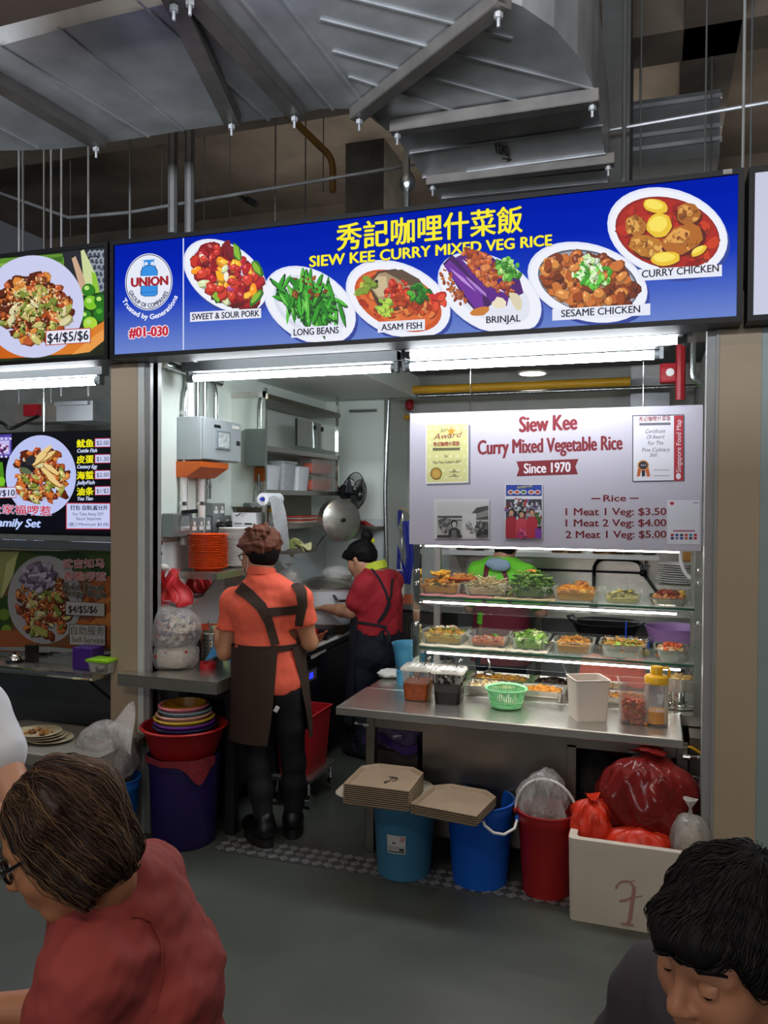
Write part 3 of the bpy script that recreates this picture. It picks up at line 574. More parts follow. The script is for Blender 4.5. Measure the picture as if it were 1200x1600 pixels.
def cert(a):
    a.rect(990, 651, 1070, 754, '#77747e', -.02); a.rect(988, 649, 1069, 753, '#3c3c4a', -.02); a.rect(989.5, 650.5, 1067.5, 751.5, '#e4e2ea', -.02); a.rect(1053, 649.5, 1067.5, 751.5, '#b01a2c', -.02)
    a.text('秀记咖哩什菜饭', (998, 659), (1048, 657), 8, '#8a2a2a', bold=.2); a.rect(999, 661, 1048, 665, '#6a6a76', -.02)
    for t, x0, x1, y in (('Certificate', 1008, 1039, 677), ('Of Award', 1010, 1037, 686), ('For The', 1012, 1036, 695.5), ('Fine Culinary', 1003, 1046, 706), ('Skill .', 1015, 1029, 714)): a.text(t, (x0, y), (x1, y-.8), 6.5, '#2c2c38', sl=.25)
    for q in (-5, 0, 5): a.poly([(1005+q-3, 730), (1005+q+3, 730), (1005+q*1.6+3, 744), (1005+q*1.6-2, 745)], '#c05a1c' if q else '#1c1c2a')
    a.ell(1005, 727, 9, 8, 0, '#d88a2c', 18); a.ell(1005, 727, 7, 6.4, 0, '#20222e', 18); a.text('Award', (1001, 728), (1009, 727.8), 3, '#ddd'); a.rect(1022, 734, 1047, 734.6, '#444'); a.rect(1022, 743, 1047, 743.6, '#444')
    v = [(1065.5, 735), (1065.5, 656)]; vg, f = glyphs('Singapore Food Map'); mn, mx = vg.min(0), vg.max(0); a.k += 1
    a.add([a.fn(1064-8+(8-(y/.73)*8), 738-(x-mn[0])/(mx[0]-mn[0])*82, a.k*a.lift) for x, y in vg], f, '#eadfe4'); a.ell(1060, 744, 4, 5, 0, '#eadfe4', 10)
pr('certificate_picture', cert)
def mono(a):
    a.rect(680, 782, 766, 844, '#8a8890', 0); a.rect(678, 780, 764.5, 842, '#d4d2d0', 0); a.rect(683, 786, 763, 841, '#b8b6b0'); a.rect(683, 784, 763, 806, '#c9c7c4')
    a.poly([(728, 812), (745, 793), (763, 790), (763, 812)], '#4a4846'); a.poly([(735, 806), (763, 796), (763, 806), (735, 812)], '#8a8884'); a.rect(722, 802, 744, 840, '#d0cecb'); a.pile(733, 826, 6, 10, ['#8a8884', '#a8a6a2'], 12, 3, r)
    a.rect(684, 806, 722, 809, '#4a4845'); a.rect(684, 812, 722, 814, '#6a6865'); a.pile(695, 820, 10, 10, ['#5a5856', '#8a8886', '#aaa8a4'], 40, 4, r); a.rect(683, 836, 722, 840, '#3a3836'); a.rect(744, 815, 763, 840, '#55534f'); a.pile(752, 827, 8, 10, ['#8a8884', '#2a2826', '#6a6864'], 30, 4, r)
    a.poly([(700, 840), (701, 829), (706, 825), (714, 825), (719, 829), (720, 840)], '#2c2a28'); a.poly([(705, 840), (706, 828), (713, 828), (714, 840)], '#6a6864'); a.ell(709.5, 818, 5.5, 6, 0, '#161514', 16); a.ell(709.7, 819.5, 3.6, 4.4, 0, '#b8b4ac', 14)
pr('old_photograph', mono)
def colour(a):
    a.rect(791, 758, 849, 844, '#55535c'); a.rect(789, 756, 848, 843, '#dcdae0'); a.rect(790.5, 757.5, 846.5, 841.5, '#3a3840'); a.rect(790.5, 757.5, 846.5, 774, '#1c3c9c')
    for x in (798, 808, 818, 830, 840): a.ell(x, 769, 5, 3.6, 0, '#d8d6e0', 14); a.ell(x, 769, 3.4, 2.4, 0, r.choice(['#a83a1c', '#3a7a22', '#b8582c']), 10)
    a.text('秀記咖哩什菜飯', (808, 764), (832, 761), 4, '#e8d82a'); a.rect(790.5, 775, 846.5, 780, '#d8dce8'); a.pile(818, 796, 26, 16, ['#8a8c94', '#b8bcc4', '#2a2a30', '#a83030', '#7a5a9a', '#d0d4da'], 110, 4, r); a.rect(827, 797, 846, 822, '#cfd2da'); a.pile(838, 812, 8, 10, ['#b8882c', '#8a4a1c', '#3a6a22'], 30, 3, r)
    for x, y, c in ((799, 800, '#a81c2c'), (815, 803, '#c43a4c'), (831, 800, '#b42434')): a.poly([(x-9, 841), (x-9, y+14), (x-5, y+7), (x+5, y+7), (x+9, y+14), (x+9, 841)], c); a.ell(x, y, 5, 5.5, 0, '#1c1612', 14); a.ell(x, y+1.5, 3.6, 4.4, 0, '#c89878', 12)
    a.pile(816, 834, 9, 7, ['#c81c6a', '#7a1c4a', '#e05a8a'], 30, 3, r); a.rect(836, 826, 846, 841, '#7a2a9a')
pr('colour_photograph', colour)
def card(a):
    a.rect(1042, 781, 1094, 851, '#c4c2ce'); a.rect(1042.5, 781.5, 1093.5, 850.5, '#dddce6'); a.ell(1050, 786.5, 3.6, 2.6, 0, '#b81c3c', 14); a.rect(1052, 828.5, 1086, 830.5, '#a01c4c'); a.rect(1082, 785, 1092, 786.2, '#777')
    for i, c in enumerate(('#b81c2c', '#2a4a9a', '#3a3a46', '#c83a2c', '#2a8aa0', '#b81c2c', '#1c2a6a', '#7a7a86', '#2a4a9a', '#c85a1c', '#3a3a46', '#b81c2c')): a.rect(1048+(i % 6)*7.2, 834+(i//6)*5, 1053+(i % 6)*7.2, 838+(i//6)*5, c)
pr('payment_card', card)
# ------------------------------------------------------------------ rack
RY0, RY1 = 3.795, 4.19; CZ = .69
S1 = at(660, 934, RY0+.03).z; S2 = at(664, 1012, RY0+.03).z-.004
rx0, rx1 = at(645.5, 950, RY0).x, at(1098, 950, RY0).x
RACK = thing('display_rack', 'steel and glass food display rack standing on the counter', 'rack', ((rx0+rx1)/2, 4.0, CZ))
PW = .034
for x in (rx0, rx1-PW):
    for y in (RY0, RY1): b = MB(); b.span((x, y, CZ), (x+PW, y+.03, 1.45 if y == RY0 else 1.43)); b.build('post', STEELM if y == RY0 else STEEL, RACK, False)
for z in (S1, S2):
    b = MB(); b.span((rx0+PW-.01, RY0+.03, z), (rx1-PW+.01, RY1, z+.008)); b.build('glass_shelf', GLASS, RACK, False)
    b = MB(); b.span((rx0+PW-.01, RY0+.027, z-.001), (rx1-PW+.01, RY0+.0295, z+.009)); b.build('shelf_edge', GEDGE, RACK, False)
    for x in (rx0+PW, rx1-PW): b = MB(); b.bar((x, RY0+.03, z-.012), (x, RY1, z-.012), .02, .02); b.build('shelf_bracket', STEEL, RACK, False)
LED = M('led_strip_light', '#fff4f2', emit=STRIP_E, var=0)
for z, x0, x1 in ((at(665, 851, RY0+.05).z, 664, 1060), (S1-.017, 661, 1057), (S2-.017, 668, 1064)):
    b = MB(); b.span((at(x0, 950, RY0+.05).x, RY0+.045, z-.009), (at(x1, 950, RY0+.05).x, RY0+.06, z)); b.build('led_strip', LED, RACK, False)
    b = MB(); b.span((at(x0, 950, RY0+.05).x-.02, RY0+.045, z), (at(x1, 950, RY0+.05).x+.02, RY0+.065, z+.006)); b.build('strip_holder', STEEL, RACK, False)
b = MB(); b.bar((rx0, RY0+.015, 1.44), (rx1, RY0+.015, 1.44), .03, .03); b.build('top_rail', STEEL, RACK, False)
for zt, zb in ((at(700, 893, RY0-.012).z, S1-.06), (at(700, 975, RY0-.012).z-.01, S2-.06)):
    b = MB(); b.span((rx0-.005, RY0-.012, zb), (rx1+.005, RY0-.008, zt)); b.build('glass_guard', GLASS, RACK, False)
for y in (892, 911, 974):
    for x in (rx0+PW/2, rx1-PW/2):
        z = at(647 if x < -.5 else 1090, y, RY0).z; b = MB(); b.lathe((x, RY0-.003, z), [(.010, 0), (.010, .022), (.006, .028)], 12, rot=Matrix.Rotation(math.pi/2, 3, 'X')); b.build('glass_clip', CHROME, RACK)
# ------------------------------------------------------------------ serving counter
cx0, cx1, CY = -1.385, .122, 3.42
CT = thing('serving_counter', 'long stainless steel serving counter with an open base', 'counter', (-.6, 3.9, 0))
b = MB(); b.span((cx0, CY, CZ-.038), (cx1, 3.825, CZ), bev=.004); b.build('worktop', STEEL, CT, False)
b = MB(); b.span((cx0+.006, 3.83, CZ-.05), (rx1+.03, 4.42, CZ-.004)); b.build('rear_worktop', STEEL, CT, False)
b = MB(); b.span((cx0+.006, 3.824, CZ-.004), (rx1+.03, 3.836, CZ+.002)); b.build('worktop_seam', STEELM, CT, False)
lx = at(571, 1150, 3.5).x; pxr = at(885, 1190, 3.5).x; rxr = at(1056, 1200, 3.5).x
for x, y in ((lx, 3.5), (lx, 4.3), (rxr, 3.5), (rxr, 4.3)): b = MB(); b.span((x, y, .0), (x+.045, y+.045, CZ-.05), bev=.004); b.build('leg', STEELD, CT, False)
b = MB(); b.span((lx+.045, 3.5, CZ-.10), (rxr, 3.53, CZ-.045)); b.build('front_rail', STEELD, CT, False)
b = MB(); b.span((lx, 3.505, CZ-.05), (rxr+.045, 3.52, CZ-.038)); b.build('top_rail', STEELD, CT, False)
b = MB(); b.span((at(660, 1180, 3.52).x, 3.52, .12), (pxr, 3.54, CZ-.09)); b.build('front_panel', STEELD, CT, False)
b = MB(); b.span((pxr+.003, 3.5, .02), (pxr+.04, 3.54, CZ-.09)); b.build('divider', STEELD, CT, False)
b = MB(); b.span((lx+.02, 4.25, .05), (rxr, 4.27, CZ-.06)); b.build('back_panel', STEELD, CT, False)
b = MB(); b.span((lx+.02, 3.545, .1), (rxr, 4.25, .12)); b.build('bottom_shelf', STEELD, CT, False)
for x, s in ((lx+.01, -1), (rxr+.04, 1)):
    b = MB(); A = Vector((x, 3.49, CZ-.09)); b.lathe(A, [(.012, -.014), (.012, .014)], 12, rot=Matrix.Rotation(math.pi/2, 3, 'Y')); b.tube([A, A+Vector((s*.05, 0, .004))], .006); b.lathe(A+Vector((s*.05, 0, .004)), [(.009, -.008), (.009, .008)], 10, rot=Matrix.Rotation(math.pi/2, 3, 'Y')); b.build('latch', CHROME, CT)
# steel cabinet to the right of the counter
b = MB(); b.span((rxr+.06, 3.66, .0), (XR-.02, 4.4, CZ-.055)); t = b.at_top('steel_cabinet', STEELD, (.2, 4.0, 0), 'plain steel cabinet side between the counter and the right pillar', 'cabinet', smooth=False)
# ================================================================== dishes
def rrect(cx, cy, w, d, rr, rz=0, n=4):
    P = []
    for sx, sy, a0 in ((1, 1, 0), (-1, 1, 90), (-1, -1, 180), (1, -1, 270)):
        for i in range(n+1):
            a = math.radians(a0+90*i/n); P.append((sx*(w/2-rr)+rr*math.cos(a), sy*(d/2-rr)+rr*math.sin(a)))
    c, s = math.cos(rz), math.sin(rz); return [(cx+x*c-y*s, cy+x*s+y*c) for x, y in P]
def pan(c, w, d, h, wall=.004, flare=.012, rim=.006, rr=.03, rz=0, b=None, col=None):
    """open rounded rectangular vessel as one closed skin"""
    b = b or MB(); x, y, z = c; R_ = []
    for ww, dd, zz in ((w-2*flare, d-2*flare, 0), (w, d, h-.003), (w+2*rim, d+2*rim, h-.003), (w+2*rim, d+2*rim, h), (w-2*wall, d-2*wall, h), (w-2*flare-2*wall, d-2*flare-2*wall, wall)):
        R_.append([Vector((p[0], p[1], z+zz)) for p in rrect(x, y, ww, dd, min(rr, ww*.4, dd*.4), rz)])
    return b.rings(R_, True, True, col)
def piece(b, p, kind, s, col, rnd):
    ro = Euler((rnd.uniform(-.6, .6), rnd.uniform(-.6, .6), rnd.uniform(0, 6.3))).to_matrix()
    if kind == 'chunk': b.ball(p, (s*rnd.uniform(.7, 1.2), s*rnd.uniform(.6, 1), s*rnd.uniform(.5, .8)), 7, col, ro, .16, rnd)
    elif kind == 'cube': b.box(p, (s*1.7, s*1.5, s*1.3), rot=ro, col=col, bev=s*.25)
    elif kind == 'stick': d = ro @ Vector((s*2.6, 0, 0)); m = Vector((0, 0, s*.3)); b.tube([p-d, p-d*.3+m, p+d*.3+m, p+d], [s*.28, s*.36, s*.36, s*.25], 6, col)
    elif kind == 'strand':
        d = ro @ Vector((s*2.6, 0, 0)); e = ro @ Vector((0, s*rnd.uniform(-1.5, 1.5), 0)); b.tube([p-d, p-d*.4+e, p+d*.4-e*.4, p+d+e], s*.14, 5, col)
    elif kind == 'leaf':
        a = rnd.uniform(-.8, .8); b.sheet(lambda u, v: p + ro @ Vector(((u-.5)*s*3, (v-.5)*s*1.6*math.sin(math.pi*min(1, .12+u*.9)), s*(a*(v-.5)**2*3+.5*math.sin(u*5+a)))), 5, 3, s*.08, col)
    elif kind == 'slab': b.box(p, (s*2.4, s*1.6, s*.5), rot=ro, col=col, bev=s*.2)
def heap(name, c, w, d, h, kinds, n, s, label, cat='food', seed=1, base=.006, top=None, parent=None, group=None, h0=.03):
    """a dishful of food: pieces nobody could count, in one mesh, domed in the middle"""
    rnd = random.Random(seed); b = MB(); x, y, z = c
    b.rings([[Vector((p[0], p[1], z+zz)) for p in rrect(x, y, w*q, d*q, min(w, d)*q*.25)] for zz, q in ((base, .9), (base+h0, .97), (base+h0+.008, .5))], True, True, kinds[0][1][0])
    for i in range(n):
        u, v = rnd.uniform(-1, 1), rnd.uniform(-1, 1); k = max(0, 1-(u*u+v*v)*.6); kind, cols = rnd.choice(kinds)
        piece(b, Vector((x+u*w*.44, y+v*d*.44, z+base+h0+h*k*rnd.uniform(.3, 1))), kind, s*rnd.uniform(.8, 1.2), rnd.choice(cols), rnd)
    for (kind, cols, n2, u0, v0, ru, rv, s2) in (top or []):
        for i in range(n2):
            u, v = u0+rnd.uniform(-ru, ru), v0+rnd.uniform(-rv, rv)
            piece(b, Vector((x+u*w*.44, y+v*d*.44, z+base+h0+h*(1.05-.35*(u*u+v*v))+s2*.3)), kind, s2*rnd.uniform(.8, 1.2), rnd.choice(cols), rnd)
    o = b.build(name, VFOOD, parent)
    if parent is None:
        o.data.transform(Matrix.Translation((-x, -y, -z))); o.location = (x, y, z); tag(o, label, cat, group, 'stuff')
    return o
GRP = 'dishes on the glass shelves'
DY = 3.975
def dish(px0, px1, shelf, mat, label, food, h=.058, d=.21, name='glass_dish', dy=0, zc=None):
    z = (S1 if shelf == 1 else S2)+.008 if zc is None else zc
    x0, x1 = at(px0, 920, DY-.06).x, at(px1, 920, DY-.06).x; c = ((x0+x1)/2, DY+dy, z)
    b = pan(c, x1-x0-.012, d, h, flare=.007 if name == 'glass_dish' else .013, rr=.035)
    o = b.at_top(name, mat, c, label, 'dish', GRP); n, kw = food; kw.setdefault('h0', .032 if h > .05 else .018)
    heap(n, c, x1-x0-.036, d-.03, **kw); return c
DGL = film('dish_glass', '#f2f6f0', .05, .05, 30); FOIL = M('steel_tray', '#b8b4ac', .25, 1, .1)
def cloth(px0, px1, z, y0, y1, mat, label, name='cloth', dip=.004, hang=.02):
    x0, x1 = at(px0, 950, 3.9).x, at(px1, 950, 3.9).x; b = MB()
    b.sheet(lambda u, v: (x0+(x1-x0)*u, y0+(y1-y0)*v, z+.004+.0015*math.sin(u*23+v*5) - (hang*max(0, .12-v)/.12*(.6+.4*math.sin(u*9)) if hang else 0)), 30, 8, .003)
    b.at_top(name, mat, ((x0+x1)/2, (y0+y1)/2, z), label, 'cloth')
YB = ['#d8a22c', '#c88a1c', '#e0b84a', '#a86a18']; BR = ['#8a4a18', '#a8622a', '#6a3410']; GR = ['#5a8a2a', '#7aa83c', '#3f6a1c', '#9abf5a']
cloth(651, 772, S1+.009, RY0+.035, RY1-.02, M('pink_cloth', '#d98a8e', .85), 'pink paper cloth on the upper glass shelf', hang=.0)
cloth(774, 868, S1+.009, RY0+.035, RY1-.02, M('straw_mat', '#c8b08a', .85), 'straw coloured cloth under the heap of beans', hang=.0)
cloth(651, 792, S2+.009, RY0+.035, RY1-.02, M('cream_cloth', '#ddd2c0', .9), 'cream cloth under the left dishes of the lower shelf', hang=.0)
cloth(794, 858, S2+.009, RY0+.035, RY1-.02, M('cream_cloth'), 'smaller cream cloth under the dish of green leaves', hang=.0)
zc1, zc2 = S1+.0145, S2+.0145
dish(652, 723, 1, DGL, 'leftmost glass dish on the upper shelf, holding fried egg', ('fried_omelette', dict(h=.05, kinds=[('slab', YB), ('slab', ['#e8a820', '#c87a1a', '#8a5a20'])], n=90, s=.016, label='golden fried omelette pieces heaped in the leftmost upper dish', seed=2, top=[('slab', ['#eaa81e', '#f0b830'], 14, -.1, 0, .35, .4, .02)])), zc=zc1)
dish(724, 796, 1, DGL, 'glass dish of bean sprouts beside the orange plate', ('bean_sprouts', dict(h=.035, kinds=[('strand', ['#e8dcb8', '#d8c898', '#c8b078', '#f0e8d0']), ('strand', ['#e0d0a0', '#b89858'])], n=230, s=.018, label='pale bean sprouts filling the glass dish on the upper shelf', seed=3)), zc=zc1)
dish(797, 859, 1, DGL, 'glass dish heaped high with long beans on the upper shelf', ('long_beans', dict(h=.085, kinds=[('stick', ['#5a8a2c', '#47701f', '#7aa040', '#355a18', '#8aa850'])], n=260, s=.017, label='tall heap of cut long beans with dried shrimp in the upper dish', seed=4, top=[('chunk', ['#c8883c', '#d8a050', '#a86a28'], 60, 0, 0, .35, .35, .006)])), zc=zc1)
dish(862, 937, 1, DGL, 'glass dish of orange potato chunks on the upper shelf', ('curry_potato', dict(h=.03, kinds=[('chunk', ['#e0982a', '#e8ac3c', '#c87c1c', '#d88a2a'])], n=90, s=.018, label='orange curried potato chunks in the fourth upper dish', seed=5, top=[('chunk', ['#a8521c', '#c8843c'], 6, .4, .2, .3, .3, .022)])))
dish(939, 1006, 1, DGL, 'half empty glass dish of egg on the upper shelf', ('steamed_egg', dict(h=.018, h0=.016, kinds=[('chunk', ['#d8c878', '#c8b060', '#8a8a4a', '#e0d49a']), ('leaf', ['#6a6a2c', '#d8c88a'])], n=80, s=.013, label='few pieces of pale egg with greens in the half empty dish', seed=6, top=[('leaf', ['#8a8a3a', '#55601f', '#d8b84a'], 16, .2, .2, .4, .3, .014)])))
dish(1012, 1076, 1, FOIL, 'shallow steel tray at the right end of the upper shelf', ('braised_meat', dict(h=.02, kinds=[('chunk', ['#b86a3c', '#c88a5a', '#d8a060', '#a85a34'])], n=80, s=.016, label='reddish braised meat slices in the upper steel tray', seed=7, top=[('slab', ['#d8a838', '#e0b448'], 8, .75, .3, .2, .3, .02), ('chunk', ['#7a2a1c', '#8a3a24'], 16, 0, -.2, .6, .3, .02)])), h=.035, name='steel_tray')
dish(657, 728, 2, DGL, 'leftmost glass dish on the lower shelf with tofu and vegetables', ('tofu_vegetables', dict(h=.03, kinds=[('cube', ['#d8a83c', '#c8902a', '#b87c20']), ('leaf', ['#8a9a3a', '#6a7a28', '#c8b858'])], n=130, s=.012, label='fried tofu cubes with vegetables in the leftmost lower dish', seed=8, top=[('chunk', ['#e0c0a0', '#d89a6a', '#efe4cc'], 14, .1, .3, .6, .4, .012)])), zc=zc2)
dish(730, 795, 2, DGL, 'glass dish with a thin layer of red curry on the lower shelf', ('red_curry', dict(h=.012, h0=.016, kinds=[('chunk', ['#b85a34', '#c87a54', '#a8482a', '#d89a7a'])], n=60, s=.017, label='thin layer of reddish curry in the second lower dish', seed=9, top=[('leaf', ['#6ab03c'], 3, .2, .6, .1, .1, .016)])), zc=zc2)
dish(798, 858, 2, DGL, 'glass dish of pale green leaves on the lower shelf', ('green_vegetables', dict(h=.035, kinds=[('leaf', ['#8fbf4a', '#a8cf6a', '#c8dc90', '#6aa030']), ('leaf', ['#d8e4a8', '#5a9028'])], n=110, s=.02, label='stir fried pale green leaves in the third lower dish', seed=10)), zc=zc2)
dish(863, 930, 2, DGL, 'glass dish of brown chicken pieces on the lower shelf', ('sesame_chicken', dict(h=.03, kinds=[('chunk', ['#c88a34', '#b87828', '#d8a04c', '#a8682a'])], n=120, s=.014, label='golden brown chicken pieces in the fourth lower dish', seed=11)))
dish(936, 1012, 2, FOIL, 'deep steel tray with greens on the lower shelf', ('noodle_salad', dict(h=.025, kinds=[('strand', ['#d8983a', '#e0a84a', '#c8802c']), ('leaf', ['#6a9a2c', '#8ab83c', '#d8a050'])], n=170, s=.016, label='orange noodle mix with chopped greens in the deep steel tray', seed=12)), h=.06, name='steel_tray', d=.22)
dish(1022, 1078, 2, FOIL, 'deep steel tray at the right end of the lower shelf', ('tomato_eggs', dict(h=.03, kinds=[('chunk', ['#e8dcc8', '#d8b888', '#c8a070']), ('chunk', ['#d8682c', '#e0a060'])], n=90, s=.015, label='scrambled egg with tomato in the rightmost lower tray', seed=13, top=[('cube', ['#e0622a', '#d8542a'], 14, .1, .2, .8, .6, .012)])), h=.05, name='steel_tray', d=.22)
c = at(722, 898, DY+.01); b = MB(); b.lathe((c.x, DY+.02, zc1+.062), [(.04, 0), (.05, .002), (.082, .013), (.082, .016), (.05, .006), (.0, .006)], 30); b.at_top('orange_plate', ORANGE, (c.x, DY+.02, zc1+.062), 'orange plate resting across two dishes on the upper shelf', 'plate')
heap('fried_noodles', (c.x, DY+.02, zc1+.062), .11, .11, .016, [('strand', ['#d8963a', '#e8b058', '#c07a2a'])], 90, .012, 'small serving of orange noodles on the orange plate', seed=14, h0=.006)
# ================================================================== things on the serving counter
def gnbox(pa, pb, ytop, label, name, mat, h, d, rz=0, Y=3.64, **k):
    A, B = at(pa[0], pa[1], Y), at(pb[0], pb[1], Y); return A, B
def sauce_tub(c, w, d, h, rz, label, level, scol, lid=True, seed=1, splat=False):
    t = thing('sauce_tub', label, 'tub', c); x, y, z = c
    pan(c, w, d, h, .003, .014, .005, .02, rz).build('tub', CLEARP, t)
    b = MB(); R_ = [[Vector((p[0], p[1], z+zz)) for p in rrect(x, y, w*q, d*q, .02, rz)] for zz, q in ((.004, .83), (level*.5, .88), (level, .92))]; b.rings(R_); b.build('sauce', M('sauce_'+scol.strip('#'), scol, .3, var=.55, scale=70, bump=.1), t)
    if splat:
        rnd = random.Random(seed); b = MB(); m = Matrix.Rotation(rz, 3, 'Z')
        for i in range(60):
            s_ = rnd.choice([(0, -1), (1, 0), (-1, 0), (0, 1)]); u = rnd.uniform(-.85, .85); q = Vector(((s_[0] or u)*w*.455, (s_[1] or u)*d*.455, level+rnd.random()**1.6*.035)); b.ball(Vector(c)+m @ q, (.007, .007, rnd.uniform(.006, .014)), 6)
        b.build('splash', M('sauce_'+scol.strip('#')), t)
    if lid:
        b = MB(); R_ = [[Vector((p[0], p[1], z+zz)) for p in rrect(x, y, w*q+.012, d*q+.012, .024, rz)] for zz, q in ((h-.004, 1.02), (h+.003, 1.03), (h+.008, .98), (h+.009, .8), (h+.004, .76))]; b.rings(R_); b.build('lid', film('milky_lid', '#e4e0d6', .26, .25), t)
        b = MB(); m = Matrix.Rotation(rz, 3, 'Z')
        for i in (-1, 0, 1):
            for j in (-1, 0, 1): b.box(Vector(c)+m @ Vector((i*w*.2, j*d*.2, h+.008)), (w*.15, d*.13, .004), rz=rz)
        b.build('lid_ribs', film('milky_lid_rib', '#f6f4ee', .6, .2), t)
    b = MB(); q = Vector((x+w*.1, y, z)); b.tube([q+Vector((-.01, -.01, level+.01)), q+Vector((.01, .0, h)), q+Vector((.04, .01, h+.05))], .004); b.ball(q+Vector((.04, .01, h+.05)), .006); b.build('ladle', CHROME, t); return t
c1 = atz(652, 1092, CZ); sauce_tub((c1.x, 3.70, CZ), .135, .15, .15, .06, 'square clear tub of orange chilli sauce with a lid on the counter', .085, '#b0521a')
c1 = atz(702, 1096, CZ); sauce_tub((c1.x, 3.69, CZ), .145, .15, .15, .08, 'square clear tub of black dark sauce with a splashed lid', .10, '#1c100c', splat=True)
# green basket
c = atz(790, 1106, CZ); c = Vector((c.x, 3.68, CZ)); t = thing('plastic_basket', 'round pale green slotted plastic basket on the counter', 'basket', c); GRN = M('pale_green_plastic', '#86d492', .35, var=.05)
b = MB(); b.lathe(c, [(.0, .002), (.062, .002), (.07, .006), (.07, .012), (.0, .006)], 36); b.lathe(c, [(.088, .082), (.098, .084), (.1, .09), (.096, .094), (.086, .088)], 40, cap=False)
for z in (.03, .055): b.lathe(c, [(.07+.2*z+.001, z), (.07+.2*z+.004, z+.002), (.07+.2*z+.001, z+.004), (.07+.2*z-.002, z+.002), (.07+.2*z+.001, z)], 36, cap=False)
for i in range(52):
    a = 2*math.pi*i/52; b.bar(c+Vector((.069*math.cos(a), .069*math.sin(a), .006)), c+Vector((.088*math.cos(a), .088*math.sin(a), .086)), .0052, .0025)
b.build('basket', GRN, t)
for i, (dx, dy) in enumerate(((.01, .0), (.045, -.01), (-.03, .02))):
    g = c+Vector((dx, dy, .028)); b = MB(); b.lathe(g, [(.0, -.018), (.018, -.012), (.022, 0), (.014, .014), (.004, .026), (.003, .036), (0, .036)], 10, cap=False); b.at_top('garlic_bulb', M('garlic_skin', '#e8dccb', .5), g, ['white garlic bulb in the middle of the green basket', 'white garlic bulb at the right in the green basket', 'white garlic bulb at the left in the green basket'][i], 'garlic', 'garlic in the basket')
# white box, clear box of chilli, bottle
def tallbox(c, w, d, h, rz, mat, name, label, cat):
    t = thing(name, label, cat, c); pan(c, w, d, h, .003, .009, .004, .012, rz).build('box', mat, t); return t
a0, a1 = atz(890, 1127, CZ), atz(934, 1130, CZ)
tallbox((-.268, 3.625, CZ), .152, .14, .18, .42, M('cream_plastic', '#d8cbbd', .4, var=.05), 'plastic_container', 'tall empty cream coloured square container on the counter', 'container')
cc = (-.075, 3.625, CZ); t = tallbox(cc, .128, .12, .185, .12, film('clear_box', '#f0e4de', .07, .15), 'plastic_container', 'tall clear container half full of pickled chilli', 'container')
rnd = random.Random(5); b = MB()
for i in range(190):
    m = Matrix.Rotation(.12, 3, 'Z'); q = Vector((rnd.uniform(-.048, .048), rnd.uniform(-.043, .043), 0)); q.z = rnd.uniform(.008, .105) - abs(q.x)*.2
    piece(b, Vector(cc)+m @ q, 'chunk', .0115, rnd.choice(['#c8521c', '#d8702c', '#b83a1c', '#d88a3c', '#a82c1c']), rnd)
b.at_top('pickled_chilli', VFOOD, cc, 'orange red pickled chilli slices inside the clear container', 'food', kind='stuff')
c = Vector((atz(1025, 1130, CZ).x, 3.62, CZ)); t = thing('water_bottle', 'clear water bottle with a yellow loop cap on the counter', 'bottle', c)
b = MB(); b.lathe(c, [(.0, .001), (.046, .001), (.05, .008), (.05, .03), (.049, .034), (.05, .038), (.05, .165), (.046, .178), (.043, .18), (.043, .168), (.047, .16), (.047, .01), (0, .008)], 32); b.build('body', film('bottle_plastic', '#f4f3ee', .03, .08), t)
b = MB(); b.lathe(c, [(0, .009), (.0465, .011), (.0465, .062), (0, .062)], 28); b.build('amber_drink', M('amber_tea', '#e0962a', .2), t)
YCAP = M('yellow_cap', '#e0a818', .35); b = MB(); b.lathe(c, [(.0, .178), (.05, .178), (.05, .205), (.046, .21), (.03, .213), (.026, .216), (.026, .245), (.023, .25), (0, .25)], 28); b.tube([c+Vector((.02, 0, .243)), c+Vector((.045, 0, .246)), c+Vector((.053, 0, .235)), c+Vector((.05, 0, .205))], .006); b.build('cap', YCAP, t)
fnb = lambda x, y, l: Vector((c.x+.0505*math.sin((x)/.0505), c.y-.0505*math.cos(x/.0505), c.z+y))
a = Art(fnb); a.k = 0
def wrap(a, s, x0, x1, z0, h, col):
    v, f = glyphs(s); mn, mx = v.min(0), v.max(0); a.add([fnb(x0+(x1-x0)*(p[0]-mn[0])/(mx[0]-mn[0]), z0+p[1]/.73*h, 0) for p in v], f, col)
wrap(a, 'HERB', -.012, .035, .066, .012, '#f2f2ee')
for s_, q in ((-1, .5), (1, .5), (0, .0)): a.add([fnb(.018+s_*.004+math.sin(th)*.006*(1 if s_ else .8)+s_*.006*(.5-.5*math.cos(th)), .1+.022*(1-math.cos(th)) if th <= math.pi else .1+.022*(1-math.cos(th)), 0) for th in [i*math.pi/8 for i in range(16)]], [tuple(range(16))], '#f2f2ee')
for i in range(24):
    t0, t1 = 2*math.pi*i/24, 2*math.pi*(i+1)/24; a.add([fnb(.018+rr*math.cos(tt), .122+rr*1.05*math.sin(tt), 0) for rr, tt in ((.022, t0), (.022, t1), (.0208, t1), (.0208, t0))], [(0, 1, 2, 3)], '#e8ece6')
a.build('printed_emblem', VPRINT, t, False)
